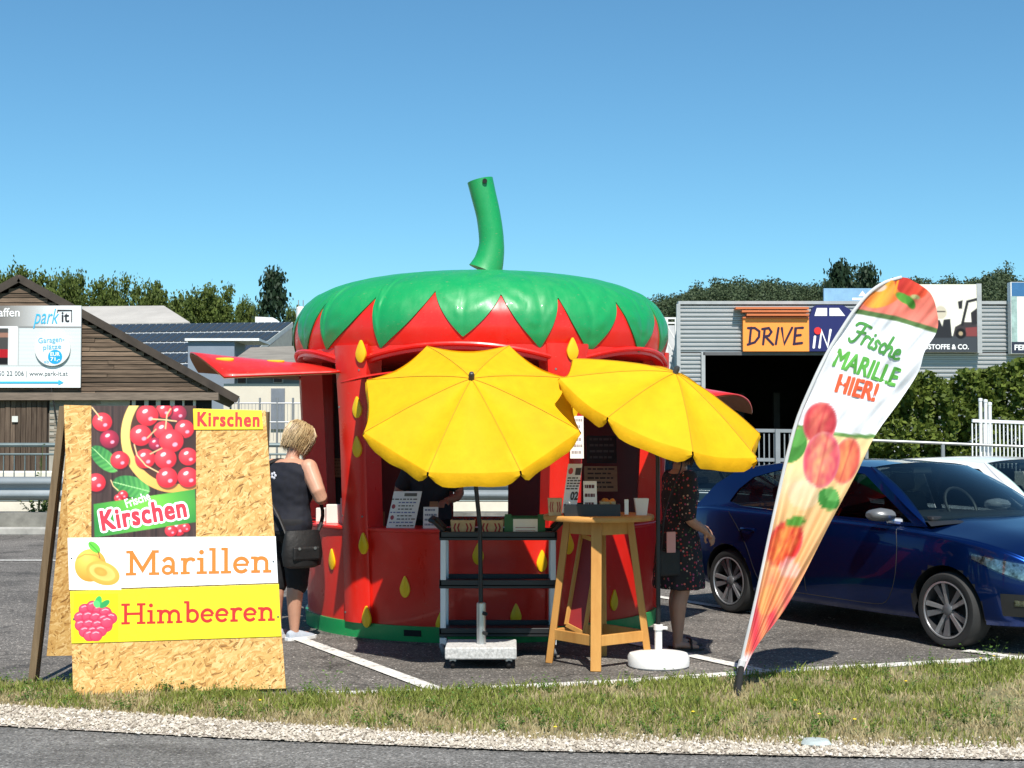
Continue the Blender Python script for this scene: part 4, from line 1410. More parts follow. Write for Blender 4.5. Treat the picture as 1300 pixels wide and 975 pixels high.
A.put(A.ell(91, 62.5, 6.6, 6.6)[0], (22, 20, 22))
A.put(A.ell(91, 62.5, 2.8, 2.8)[0], (170, 150, 120))
A.put(A.poly([(104, 36), (112, 30), (112, 50), (105, 52)]), (44, 40, 42))
A.put(A.poly([(88, 22), (94, 20), (93, 31), (89, 31)]), (40, 38, 40))
q0, q1 = at(1128, 447, YF), at(1241, 361, YF)
A.build('print', lambda x, y: V((q0.x + (q1.x - q0.x) * x / 113, YF - .006, q1.z + (q0.z - q1.z) * y / 86)), print_mat('gloss_print'), fk)
lettering([pxtext('BAUSTOFFE & CO.', 1163, 443.5, 1230, 437, .025)], pfun(YF), W_, fk, lift=.012)
fn_ = thing('cut_off_billboard', 'blue topped billboard cut off at the right edge of the photograph', 'billboard', at(1330, 450, YF))
pbox(1284, 358, 1400, 449, YF, .3, 'panel', pm('white_panel', (.8, .8, .79)), fn_)
pbox(1284.5, 358.5, 1400, 376, YF - .006, .004, 'blue_field', pm('board_blue', srgb(52, 104, 150), .5), fn_)
pbox(1284.5, 434, 1400, 448.5, YF - .006, .004, 'dark_band', pm('board_dark', srgb(36, 42, 60), .5), fn_)
pbox(1284.5, 376, 1291, 434, YF - .006, .004, 'landscape_strip', pm('board_green', srgb(150, 175, 170), .5, var=.3), fn_)
lettering([pxtext('FEN', 1288, 444.5, 1305, 437.5, .025)], pfun(YF), W_, fn_, lift=.012)
# white steel frame left of the hall
wf = thing('white_steel_frame', 'white steel lattice frame between strawberry and metal hall', 'frame', at(850, 560, 48).xy.to_3d())
M_WST = pm('white_steel', (.72, .73, .73), .5, var=.05)
for px in (846, 858.5):
    q = at(px, 403, 48); MB().box((q.x, 48, q.z / 2), (.1, .1, q.z)).build('post', M_WST, wf)
for py in (404, 410, 452):
    MB().bar(at(835, py, 48), at(860, py, 48), .06, .06).build('rail', M_WST, wf)
for py in (412, 432, 452, 472):
    MB().bar(at(846, py, 48), at(858, py + 20, 48), .04, .04).build('brace', M_WST, wf)
pbox(835, 413, 857, 520, 50, .1, 'backing_panel', pm('pale_wall', (.55, .57, .58), .7), wf)

# railing, gate, poles on the right, behind the cars
M_GALV2 = pm('galvanised_light', (.30, .315, .32), .45, metal=.4, var=.1)
bf = thing('bar_fence', 'light grey steel bar fence between yellow umbrella and banner', 'fence', (at(1000, 580, 25).x, 25, 0))
fa, fz = at(918, 546, 25), at(1095, 549, 25)
for k, zt_ in enumerate((fa.z, at(930, 583, 25).z)):
    MB().bar((fa.x, 25, zt_), (fz.x, 25, zt_ - .03), .06, .06).build('rail', M_GALV2, bf)
bme_ = MB().box((0, 0, 0), (.02, .02, fa.z - .2)).mesh('bar'); bme_.materials.append(M_GALV2)
x = fa.x
k = 0
while x < fz.x:
    o = bpy.data.objects.new('bar', bme_); C.objects.link(o); o.parent = bf
    o.location = (x - bf.location.x, -.0, (fa.z + .2) / 2 - .06)
    x += .09; k += 1
for px in (925, 987, 1060):
    q = at(px, 545, 24.95); MB().box((q.x, 24.95, q.z / 2), (.08, .08, q.z)).build('post', M_GALV2, bf)
rt = thing('pipe_railing', 'galvanised pipe railing in front of the hedge', 'railing', (at(1200, 580, 26).x, 26, 0))
MB().tube([at(1082, 558, 26), at(1420, 572, 25.4)], .026, 8).build('rail', M_GALV2, rt, smooth=True)
for px, py in ((1100, 560), (1197, 563), (1330, 569)):
    q = at(px, py, 25.8); MB().tube([(q.x, q.y, 0), (q.x, q.y, q.z)], .035, 8).build('post', M_GALV2, rt, smooth=True)
wg = thing('white_gate', 'white bar gate standing in the hedge at the right edge', 'gate', (at(1270, 570, 27).x, 27, 0))
ga, gz_ = at(1234, 534, 27), at(1345, 538, 27)
MB().bar((ga.x, 27, ga.z), (gz_.x, 27, gz_.z), .06, .06).build('rail', M_WST, wg)
MB().bar((ga.x, 27, .2), (gz_.x, 27, .2), .06, .06).build('rail', M_WST, wg)
gme = MB().box((0, 0, 0), (.022, .02, ga.z - .24)).mesh('bar'); gme.materials.append(M_WST)
x = ga.x
while x < gz_.x:
    o = bpy.data.objects.new('bar', gme); C.objects.link(o); o.parent = wg
    o.location = (x - wg.location.x, 0, (ga.z + .2) / 2 - .03); x += .075
for (px, py), lab in zip(((1244.5, 506), (1251, 507.5), (1256.5, 511)), ('tallest white pole behind the white gate, left of three', 'middle of three white poles behind the white gate', 'shortest white pole behind the white gate, right of three')):
    q = at(px, py, 27.4)
    o = MB().lathe([(.035, 0), (.035, q.z - .05), (.042, q.z - .05), (.042, q.z), (.01, q.z + .01)], 10, (q.x, q.y, 0)).build('pole', M_WST, smooth=True)
    tag(o, lab, 'pole', 'white poles behind the gate')

# ------------------------------------------------------------------ strawberry kiosk
KC = V((-0.28, 13.0, 0))
kio = thing('strawberry_kiosk', 'red strawberry shaped sales kiosk with green leaf roof and stem', 'kiosk', KC)
def gel(name, col, rough, bump=0.12):
    m = pm(name, col, rough, var=.05, scale=1.2, spec=.5, coat=.2, bump=bump, bscale=7, bdist=.012)
    nt = m.node_tree; b = nt.nodes['Principled BSDF']
    vec = coords(nt, (1, 1, .35))
    src = b.inputs['Base Color'].links[0].from_socket
    dust = ramp(nt, [(.52, (0, 0, 0)), (.85, (.07, .07, .07))], tex_noise(nt, vec, 3.5, 8, .7))
    scuff = ramp(nt, [(.66, (0, 0, 0)), (.72, (.35, .35, .35))], tex_noise(nt, coords(nt, (1, 1, 5)), 26, 3, .6))
    c1 = mixc(nt, dust, src, (.45, .36, .28))
    c1 = mixc(nt, scuff, c1, (.40, .22, .16))
    nt.links.new(c1, b.inputs['Base Color'])
    nt.links.new(ramp(nt, [(.3, (rough * .8,) * 3), (.75, (rough * 1.9,) * 3)], tex_noise(nt, vec, 5, 6, .7)), b.inputs['Roughness'])
    return m
M_RED = gel('strawberry_red', (0.66, 0.014, 0.006), .30)
M_REDIN = pm('red_inside_shade', (0.22, 0.010, 0.010), .5, var=.15)  # red darkened so the interior shade sits in the colour
M_GREEN = gel('leaf_green', (0.006, 0.28, 0.075), .36, .25)
M_SEED = pm('seed_yellow', (0.80, 0.50, 0.006), .4, var=.05)
def rad(z):
    return 1.57 + 0.045 * min(z, 2.3)
def kp(th, z, r):                                     # angle 0 faces the viewer, positive to the right
    return V((KC.x + r * math.sin(th), KC.y - r * math.cos(th), z))
def arc_panel(t0, t1, z0, z1, r0off=0.0, thick=0.05, n=14, nzs=3):
    """curved wall slab; z0 / z1 may be functions of angle"""
    f0 = z0 if callable(z0) else (lambda t: z0)
    f1 = z1 if callable(z1) else (lambda t: z1)
    mb = MB()
    rings = []
    for i in range(n + 1):
        t = t0 + (t1 - t0) * i / n
        a, b = f0(t), f1(t)
        zs = [a + (b - a) * k / nzs for k in range(nzs + 1)]
        rings.append([kp(t, z, rad(z) + r0off) for z in zs] + [kp(t, z, rad(z) + r0off - thick) for z in reversed(zs)])
    mb.loft(rings)
    return mb
PIL = [R(-39), R(26), R(87), R(260 - 360)]
ZC = 0.88
OPEN = [(PIL[0], PIL[1]), (PIL[1], PIL[2]), (PIL[3], PIL[0])]
PW = R(5.2)
arc_panel(R(-180), R(180), 0.0, 0.125, .012, .08, 72, 1).build('base_ring', M_GREEN, kio, smooth=True)
for (a, b) in OPEN:
    arc_panel(a + PW, b - PW, 0.125, ZC, -.012, .05, 16).build('counter_front', M_RED, kio, smooth=True)
    arc_panel(a + PW * .8, b - PW * .8, ZC, ZC + .03, .012, .42, 16, 1).build('counter_top', M_RED, kio, smooth=True, bevel=.008)
    mid = (a + b) / 2; hw = (b - a) / 2
    zarch = lambda t, mid=mid, hw=hw: 2.21 + .145 * (1 - ((t - mid) / hw) ** 2)
    arc_panel(a, b, zarch, 2.40, .0, .07, 20).build('header', M_RED, kio, smooth=True)
    mb = MB(); mb.tube([kp(a + (b - a) * k / 24, zarch(a + (b - a) * k / 24) + .045, rad(2.3) + .008) for k in range(25)], .02, 8); mb.build('arch_rib', M_RED, kio, smooth=True)
for t in PIL:
    mb = MB(); rings = []
    for z in (0.125, .5, ZC, 1.4, 1.8, 2.1, 2.25, 2.41):
        w = R(4.9) + R(1.7) * (max(0, z - 1.5) / .9) ** 1.5 + R(.5) * (1 - z / 2.4)
        ro = rad(z) + .03
        rings.append([kp(t - w, z, ro - .02), kp(t - w * .8, z, ro + .005), kp(t, z, ro + .012), kp(t + w * .8, z, ro + .005), kp(t + w, z, ro - .02), kp(t + w, z, ro - .22), kp(t - w, z, ro - .22)])
    mb.loft(rings); mb.build('pillar', M_RED, kio, smooth=True, angle=50)
# bolt heads where the ribs meet the pillars
for t in PIL[:3]:
    for dz, dt in ((2.20, -4.2), (2.20, 4.2), (1.9, -4), (1.9, 4), (1.0, -4), (1.0, 4), (.2, -4), (.2, 4)):
        q = kp(t + R(dt), dz, rad(dz) + .034); n_ = V((math.sin(t), -math.cos(t), 0))
        MB().tube([q - n_ * .004, q + n_ * .004], .009, 8).build('bolt', pm('bolt_steel', (.35, .33, .32), .4, metal=.8), kio)
# closed rear with a hatch opening straight opposite the counter
W0, W1 = R(171), R(192)
arc_panel(PIL[2] + PW, W0, 0.125, 2.40, -.01, .05, 20).build('rear_wall', M_RED, kio, smooth=True)
arc_panel(W1, R(260) - PW, 0.125, 2.40, -.01, .05, 20).build('rear_wall', M_RED, kio, smooth=True)
arc_panel(W0, W1, 0.125, .84, -.01, .05, 6).build('rear_wall', M_RED, kio, smooth=True)
arc_panel(W0, W1, 2.1, 2.40, -.01, .05, 6).build('rear_wall', M_RED, kio, smooth=True)
# inner lining, ceiling, floor
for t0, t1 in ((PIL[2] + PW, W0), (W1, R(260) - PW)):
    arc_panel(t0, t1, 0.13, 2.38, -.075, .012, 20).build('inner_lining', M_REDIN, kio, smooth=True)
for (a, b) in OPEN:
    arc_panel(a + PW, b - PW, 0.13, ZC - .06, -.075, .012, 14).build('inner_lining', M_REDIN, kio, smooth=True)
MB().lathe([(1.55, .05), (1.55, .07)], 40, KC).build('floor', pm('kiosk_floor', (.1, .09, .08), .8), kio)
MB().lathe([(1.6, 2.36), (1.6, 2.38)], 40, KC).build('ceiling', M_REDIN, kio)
arc_panel(R(-22), R(-16.5), .045, .095, .016, .01, 4, 1).build('vent_slot', M_BLACK, kio)
# roof
prof = [V((r, 0, z)) for r, z in ((1.60, 2.335), (1.66, 2.37), (1.69, 2.46), (1.70, 2.56), (1.68, 2.68), (1.60, 2.81), (1.46, 2.92), (1.24, 3.005), (.95, 3.065), (.62, 3.10), (.28, 3.113), (0.02, 3.118))]
prof = cat_rom(prof, 6)
nP = len(prof)
def roof_at(s):                                       # s 0 at rim, 1 at crown
    f = max(0, min(nP - 1.001, s * (nP - 1)))
    i = int(f); u = f - i
    return prof[i].lerp(prof[i + 1], u)
mb = MB()
NT = 160
mb.loft([[kp(2 * PI * k / NT, p.z, p.x) for k in range(NT)] for p in prof])
mb.build('roof_shell', M_RED, kio, smooth=True)
# leaf border: red peaks (high) and leaf tips (low) alternate; angles read off the front, regular behind
PEAKS = [(-52.7, .44), (-31, .445), (-12.3, .47), (6.8, .45), (23.5, .445), (44.5, .44), (65, .44)]
TIPS = [(-49.6, .11), (-28.2, .10), (-3.8, .175), (17.6, .095), (33, .07), (54, .09), (69, .10)]
k_ = 85.0
while k_ < 296:
    PEAKS.append((k_, .44)); TIPS.append((k_ + 9, .10)); k_ += 20.3
KN = sorted([(a % 360, s_, 1) for a, s_ in PEAKS] + [(a % 360, s_, 0) for a, s_ in TIPS])
KN = [(KN[-1][0] - 360,) + KN[-1][1:]] + KN + [(KN[0][0] + 360,) + KN[0][1:]]
def leaf_uv(t):
    a = math.degrees(t) % 360
    for p, q in zip(KN[:-1], KN[1:]):
        if p[0] <= a <= q[0]:
            f = (a - p[0]) / max(1e-6, q[0] - p[0])
            d = f if p[2] else 1 - f                  # 0 at the peak, 1 at the tip
            hi, lo = (p[1], q[1]) if p[2] else (q[1], p[1])
            return hi - (hi - lo) * d ** .8, d
    return .3, .5
mb = MB()
NT = 1080; NS = 42
rows = []
for k in range(NT):
    t = 2 * PI * k / NT
    s0, d = leaf_uv(t)
    row = []
    for j in range(NS + 1):
        q = j / NS
        s = s0 + (0.985 - s0) * q
        p = roof_at(s)
        p2 = roof_at(min(1, s + .01))
        nrm = V((-(p2.z - p.z), 0, p2.x - p.x))
        if nrm.length > 0: nrm.normalize()
        if nrm.x < 0: nrm = -nrm
        fade = max(0.0, min(1, (0.80 - s) / .3)) * .5
        side = 1 - d
        mid = -0.012 * math.exp(-((side) / .10) ** 2)                      # midrib groove
        vein = 0.006 * math.sin((s * 46 - side * 7.0) + 3 * math.sin(t * 3)) * (1 - d * .3) * min(1, side * 4)
        puff = 0.004 * math.sin(PI * min(1, side)) + .012 * noise.noise(V((math.sin(t) * 11, math.cos(t) * 11, s * 20))) + .007 * abs(noise.noise(V((math.sin(t) * 26, math.cos(t) * 26, s * 14))))
        h = 0.012 + fade * (mid + vein + puff) * min(1, q * 7)
        h = max(0.006, h)
        r = p.x + nrm.x * h; z = p.z + nrm.z * h
        row.append(kp(t, z, max(r, .01)))
    # leaf thickness at the edge
    p = roof_at(s0); row.insert(0, kp(t, p.z, p.x - .004))
    rows.append(row)
rows.append(rows[0])
mb.grid(rows)
mb.build('leaf_cover', M_GREEN, kio, smooth=True, angle=60)
MB().lathe([(.34, 3.10), (.34, 3.128), (.3, 3.136), (.05, 3.137)], 28, KC + V((0.06, 0, 0))).build('stem_plate', pm('stem_plate', (.42, .27, .14), .7), kio, smooth=True)
# stem
ps = [at(616, 344, 13.0), at(621, 330, 13.0), at(624, 308, 13.0), at(620.5, 276, 13.0), at(614, 248, 13.0), at(609.5, 229, 13.0)]
rs = [.16, .135, .115, .112, .116, .12]
pp = cat_rom(ps, 5); rq = list(np.interp(np.linspace(0, 5, len(pp)), range(6), rs))
mb = MB(); mb.tube(pp, rq, 24, caps=True); mb.build('stem', M_GREEN, kio, smooth=True, angle=60)
MB().lathe([(.022, 0), (.022, .02)], 12, at(615.5, 230, 12.885), Md).build('bolt_hole', M_BLACK, kio)
# yellow seeds on the wall
def kio_hit(px, py, ro=0.0):
    d = ray(px, py).normalized(); c = V((0, 0, CAM_H))
    rr_ = 1.6
    for _ in range(6):
        o2 = V((c.x - KC.x, c.y - KC.y)); d2 = V((d.x, d.y))
        a = d2.dot(d2); b = 2 * o2.dot(d2); q = o2.dot(o2) - rr_ * rr_
        t = (-b - math.sqrt(b * b - 4 * a * q)) / (2 * a)
        p = c + d * t
        rr_ = rad(p.z) + ro
    return math.atan2(p.x - KC.x, -(p.y - KC.y)), p.z
def seed(th, z, ro, s=1.0):
    outl = []
    for k in range(22):
        a = 2 * PI * k / 22
        y = math.cos(a)
        x = math.sin(a) * (0.55 - 0.32 * y) if y > -.2 else math.sin(a) * .62
        outl.append((x * .078 * s, y * .088 * s))
    mb = MB()
    def q(x, y, l):
        return kp(th + x / 1.6, z + y, rad(z + y) + ro + l)
    n = len(outl)
    mb.add([q(x, y, .004) for x, y in outl] + [q(x * .7, y * .7, .009) for x, y in outl] + [q(0, -.02, .011)] + [q(x, y, -.012) for x, y in outl],
           [(i, (i + 1) % n, n + (i + 1) % n, n + i) for i in range(n)] + [(n + i, n + (i + 1) % n, 2 * n) for i in range(n)] + [((i + 1) % n, i, 2 * n + 1 + i, 2 * n + 1 + (i + 1) % n) for i in range(n)])
    mb.build('seed', M_SEED, kio, smooth=True, angle=60)
for px, py, ro in ((453, 517, .045), (453, 567, .045), (461, 690, .045), (465, 783, .045), (727, 518, .045), (722, 690, .045), (421, 710, -.005), (514, 745, -.005), (607, 703, -.005), (655, 780, -.005), (688, 712, -.005), (780, 762, -.005), (560, 790, -.005)):
    th, z = kio_hit(px, py, ro)
    seed(th, z, ro)
for px, py in ((458, 446), (727, 443)):
    th, z = kio_hit(px, py, .05)
    seed(th, z, .052, 1.05)
# open awning flaps
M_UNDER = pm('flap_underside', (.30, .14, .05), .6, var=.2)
def awning(a, b, length, zh, drop_, arch=.16, tilt=0.0, hwf=.93, seeds=True):
    mid = (a + b) / 2
    o = V((math.sin(mid), -math.cos(mid), 0)); tg = V((math.cos(mid), math.sin(mid), 0))
    hw = rad(2) * math.sin((b - a) / 2) * hwf
    hx = rad(2) * math.cos((b - a) / 2)
    top, rows = [], []
    for i in range(11):
        u = i / 10
        row = []
        for k in range(21):
            v = -1 + 2 * k / 20
            bow = (1 - v * v)
            q = V((KC.x, KC.y, 0)) + o * (hx + .06 + (rad(2) - hx) * bow * (1 - u * .3) + length * u) + tg * (hw * v * (1 - .06 * u))
            q.z = zh - drop_ * u + arch * bow * (.55 + .45 * u) - tilt * v * u
            row.append(q)
        rows.append(row)
    mb = MB(); mb.grid(rows); fl = mb.build('awning_flap', M_RED, kio, smooth=True, angle=60, solid=.014)
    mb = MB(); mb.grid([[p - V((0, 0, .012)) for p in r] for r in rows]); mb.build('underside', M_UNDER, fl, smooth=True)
    for uu, vv in (((5, 5), (3, 14), (8, 15)) if seeds else ()):
        c_ = rows[uu][vv]; ex = o; ey = tg
        mb = MB(); n = 20
        outl = [(math.cos(2 * PI * k / n), math.sin(2 * PI * k / n)) for k in range(n)]
        zf = lambda x, y: V((c_.x, c_.y, 0)) + ex * x + ey * y
        vs = []
        for x, y in outl:
            X = x * .075; Yy = y * (.034 - .015 * x)
            q = zf(X, Yy); q.z = c_.z + .016 - drop_ / length * X + (rows[uu][vv + 1].z - rows[uu][vv - 1].z) / (2 * hw / 10) * Yy
            vs.append(q)
        mb.add(vs + [q - V((0, 0, .01)) for q in vs], [tuple(range(n))] + [(i, n + i, n + (i + 1) % n, (i + 1) % n) for i in range(n)])
        mb.build('seed', M_SEED, fl)
    for v in ():
        q0 = V((KC.x, KC.y, 0)) + o * (hx + .02) + tg * (hw * v * .98); q1 = q0 + o * (length * .62)
        mb = MB(); mb.tube([V((q0.x, q0.y, zh - .38)), V((q1.x, q1.y, zh - drop_ * .62 + .02))], .01, 6); mb.build('gas_strut', pm('strut_steel', (.1, .1, .1), .4, metal=.7), fl)
awning(PIL[3], PIL[0], .97, 2.19, .0, .18, .055)
awning(PIL[1], PIL[2], .86, 2.06, .20, .14)
awning(PIL[0], PIL[1], .98, 2.15, .09, .08, 0, .88, False)
# interior fittings: dark posters and a wooden price board seen through the openings
M_POST = pm('dark_poster', (.022, .018, .018), .6, var=.4, scale=7)
M_BOARD = pm('wood_board', (.30, .19, .10), .7, var=.2, scale=4, stretch=(1, 1, 8))
def wall_card(px0, py0, px1, py1, Y, name, mat, label, cat, lines=0, inkc=(60, 50, 45), tilt=0.0):
    py0, py1 = min(py0, py1), max(py0, py1)
    a, b = at(px0, py1, Y), at(px1, py0, Y)
    t = thing(name, label, cat, V(((a.x + b.x) / 2, Y, a.z)))
    h = b.z - a.z
    mb = MB(); mb.add([(a.x, Y, a.z), (b.x, Y, a.z), (b.x + tilt, Y + .05, b.z), (a.x + tilt, Y + .05, b.z), (a.x, Y + .012, a.z), (b.x, Y + .012, a.z), (b.x + tilt, Y + .062, b.z), (a.x + tilt, Y + .062, b.z)],
                      [(0, 1, 2, 3), (7, 6, 5, 4), (0, 4, 5, 1), (1, 5, 6, 2), (2, 6, 7, 3), (3, 7, 4, 0)])
    mb.build('card', mat, t)
    if lines:
        rr_ = random.Random(int(px0))
        mb = MB()
        for k in range(lines):
            v = 1 - (k + .8) / (lines + .6)
            x = .1
            while x < .85:
                w = rr_.uniform(.06, .2)
                if x + w > .92: break
                z0 = a.z + h * v; z1 = z0 + h * .38 / (lines + .6)
                f = lambda u, zz: V((a.x + (b.x - a.x) * u + tilt * (zz - a.z) / h, Y + .05 * (zz - a.z) / h - .003, zz))
                mb.add([f(x, z0), f(x + w, z0), f(x + w, z1), f(x, z1)], [(0, 1, 2, 3)])
                x += w + .035
        mb.build('small_print', INK('card%d' % int(px0), inkc), t, kind='stuff')
    return t
wall_card(411, 486, 443, 640, 13.6, 'poster', M_POST, 'dark poster hanging inside the left kiosk window', 'poster', 0)
wall_card(412, 582, 442, 606, 13.55, 'price_list', M_BOARD, 'faint brown price list inside the left kiosk window', 'price list', 5, (110, 85, 50))
wall_card(745, 553, 783, 588, 13.3, 'chalk_board', M_POST, 'small black chalk board inside the right kiosk window', 'chalk board', 4, (90, 84, 80))
wall_card(742, 592, 784, 624, 13.0, 'wooden_price_board', M_BOARD, 'brown wooden price board hanging behind the bar table', 'price board', 5, (50, 30, 18))
M_CARD = pm('white_card', (.74, .73, .72), .6, var=.03)
M_PAPER = pm('paper', (.78, .76, .70), .7, var=.05)
# cards and boxes on the kiosk counter
wall_card(490, 671, 526, 624, 11.62, 'price_card', M_CARD, 'large white raspberry price card leaning on the kiosk counter', 'price card', 0, tilt=.06)
o = [x for x in bpy.data.objects if x.name == 'price_card'][0]
YK = 11.62
mb = MB(); mb2_ = MB(); mb3 = MB()
rr = random.Random(8)
fk_ = lambda x, y, l=0.0: at(x + 6 * (671 - y) / 47, y, YK + .05 * (671 - y) / 47 - .004 - l)
for k in range(9):
    y = 633 + k * 4.2
    x = 493 if k in (0, 4, 7) else 502
    while x < 521:
        w = rr.uniform(2, 5)
        place2d(mb if k not in (1, 4, 7) else mb2_, ([(x, y + 1.5), (x + w, y + 1.5), (x + w, y), (x, y)], [(0, 1, 2, 3)]), fk_)
        x += w + 1.3
for y in (643, 657):
    place2d(mb3, ([(496 + 2.4 * math.cos(a * PI / 5), y + 3 * math.sin(a * PI / 5)) for a in range(10)], [tuple(range(10))]), fk_, .001)
place2d(mb, ([(508, 630), (524, 630), (524, 626), (508, 626)], [(0, 1, 2, 3)]), fk_, .0005)
mb.build('small_print', INK('card_grey', (88, 84, 80)), o, kind='stuff'); mb2_.build('headline', INK('card_blue', (92, 98, 150)), o, kind='stuff'); mb3.build('berry_print', INK('card_red', (150, 60, 70)), o, kind='stuff')
wall_card(537, 672, 556, 644, 11.6, 'small_price_card', M_CARD, 'small white card with blue top on the kiosk counter', 'price card', 4, (120, 130, 150))
wall_card(545, 646, 556, 637, 11.9, 'carton', M_BOARD, 'small brown carton behind the small white card', 'carton')
wall_card(475, 670, 488, 650, 12.0, 'brown_box', M_BOARD, 'brown box in the shade left of the large price card', 'box')
M_WBOX = pm('white_box', (.72, .70, .64), .6, var=.05)
def solid_box(px0, py0, px1, py1, Y, d, name, mat, label, cat):
    a, b = at(px0, py1, Y), at(px1, py0, Y)
    o = MB().box((0, d / 2, (b.z - a.z) / 2), (b.x - a.x, d, b.z - a.z)).build(name, mat, bevel=.004)
    o.location = ((a.x + b.x) / 2, Y, a.z)
    return tag(o, label, cat)
zt_l = ZC + .03
for px0, px1, h, lab, Y in ((415, 432, .16, 'squat white carton on the left kiosk counter', 12.28), (433, 445, .22, 'tall white carton on the left kiosk counter beside the pillar', 12.2), (402, 414, .12, 'low white carton near the woman on the left kiosk counter', 12.5)):
    a, b = at(px0, 650, Y), at(px1, 650, Y)
    o = MB().box((0, 0, h / 2), (b.x - a.x, .09, h)).build('carton', M_WBOX, bevel=.004)
    o.location = ((a.x + b.x) / 2, Y, zt_l); tag(o, lab, 'carton')

# ------------------------------------------------------------------ A-frame sign
OSB = osb_mat()
BL, BR = G(93, 886), G(363, 878)
BL.z = BR.z = 0.0
BLb = BL + V((0, 0, .035)); BRb = BR + V((0, 0, .06))
TL = at(81, 514, BL.y + .36)
TR = at(337, 521, BR.y + .36)
ex = (BRb - BLb); bw = ex.length; ex.normalize()
ey = ((TL + TR) / 2 - (BLb + BRb) / 2); bh = ey.length; ey.normalize()
ey = (ey - ex * ey.dot(ex)).normalized()
bn = ey.cross(ex).normalized()          # towards the viewer
if bn.y > 0: bn = -bn
bo = (BLb + BRb) / 2
af = thing('a_frame_sign', 'tall chipboard A-frame fruit sign standing on the verge', 'sign', V((bo.x, bo.y, 0)))
def onb(px, py):
    p = on_plane(px, py, bo, bn)
    return ((p - bo).dot(ex), (p - bo).dot(ey))
def bfn(px, py, l=0.0):
    u, v = onb(px, py)
    return bo + ex * u + ey * v + bn * l
def slab(corners, d, back, name, mat, parent, bevel=.002):      # corners in photo pixels on the board plane
    q = [bfn(x, y, d) for x, y in corners]
    b = [p - bn * (d - back) for p in q]
    mb = MB(); mb.add(q + b, [(0, 1, 2, 3), (7, 6, 5, 4), (0, 4, 5, 1), (1, 5, 6, 2), (2, 6, 7, 3), (3, 7, 4, 0)])
    return mb.build(name, mat, parent, bevel=bevel)
slab([(93, 883), (363, 874), (337, 521), (81, 514)], 0, -.018, 'front_panel', OSB, af)
# rear leg frame and rear panel
RB0 = G(42, 869); RB1 = G(330, 862)
topL = bfn(80, 515, -.02); topR = bfn(336, 522, -.02)
M_POSTW = wood_mat('frame_post', (.13, .085, .045), (.27, .19, .11), (20, 20, 2), .2)
for a, b in ((RB0, topL), (RB1, topR)):
    MB().bar(a, b + V((0, .03, 0)), .045, .09, up=(0, 1, 0)).build('rear_post', M_POSTW, af)
for a, b in ((BL + V((.05, .03, 0)), topL + V((.05, -.0, 0))), (BR + V((-.03, .035, 0)), topR + V((-.05, 0, 0)))):
    MB().bar(a, b - bn * .03, .05, .04, up=(0, 1, 0)).build('front_post', M_POSTW, af)
q = [RB0.lerp(topL, .1) + V((.06, .03, 0)), RB1.lerp(topR, .1) + V((-.03, .03, 0)), topR + V((-.03, .04, -.02)), topL + V((.03, .04, -.02))]
mb = MB(); mb.add(q + [p + V((0, .018, 0)) for p in q], [(0, 1, 2, 3), (7, 6, 5, 4), (0, 4, 5, 1), (1, 5, 6, 2), (2, 6, 7, 3), (3, 7, 4, 0)]); mb.build('rear_panel', OSB, af)
# boards screwed to the panel
pw = slab([(88, 749), (353, 740), (350, 681), (86, 683)], .008, .001, 'white_strip', pm('gloss_white', (.80, .80, .80), .35, var=.02), af, .001)
py_ = slab([(91, 817), (357, 808), (354, 741.5), (89, 750.5)], .006, .001, 'yellow_strip', pm('gloss_yellow', (.74, .64, .008), .35, var=.02), af, .001)
pk = slab([(246, 546), (334, 545.5), (332, 521), (245, 519)], .008, .001, 'yellow_plate', pm('plate_yellow', (.82, .62, .01), .4, var=.03), af, .006)
OR_ = INK('orange', (226, 116, 26), .4); RD_ = INK('himbeer', (186, 28, 18), .4)
def slab_text(word, x0, x1, yb0, yb1, cap, mat, parent, lift):
    st, W = slab_word(word)
    k = (x1 - x0) / W
    out = []
    for s in st:
        out.append({'p': [(x0 + p[0] * k, yb0 + (yb1 - yb0) * (p[0] / W) - p[1] * cap) for p in s['p']], 'w': s['w'] * (k + cap) / 2, 'cap': s['cap']})
    lettering(strokes2d(out, 1), bfn, mat, parent, lift=lift, step=.00004)
slab_text('Marillen', 159, 346, 731, 727, 31.5, OR_, pw, .0086)
slab_text('Himbeeren', 153, 350, 793, 788, 26.5, RD_, py_, .0066)
for (px, py, par) in ((91, 709, pw), (347, 713, pw), (94, 786, py_), (353, 783, py_)):
    mb = MB(); mb.prism([(.006 * math.cos(a * PI / 4), .006 * math.sin(a * PI / 4)) for a in range(8)], bfn(px, py, .006), ex, ey, .005, bn); mb.build('screw', pm('screw', (.12, .13, .13), .4, metal=.7), par)
# Kirschen on the yellow plate
lettering([pxtext('Kirschen', 251 + .55 * a, 541.5 + .45 * b, 329 + .55 * a, 523.5 + .45 * b, .012, 0, R(-.5), 1.16) for a in (-1, 1) for b in (-1, 1)], bfn, INK('kred', (205, 22, 22), .45), pk, lift=.0088, step=.00006)
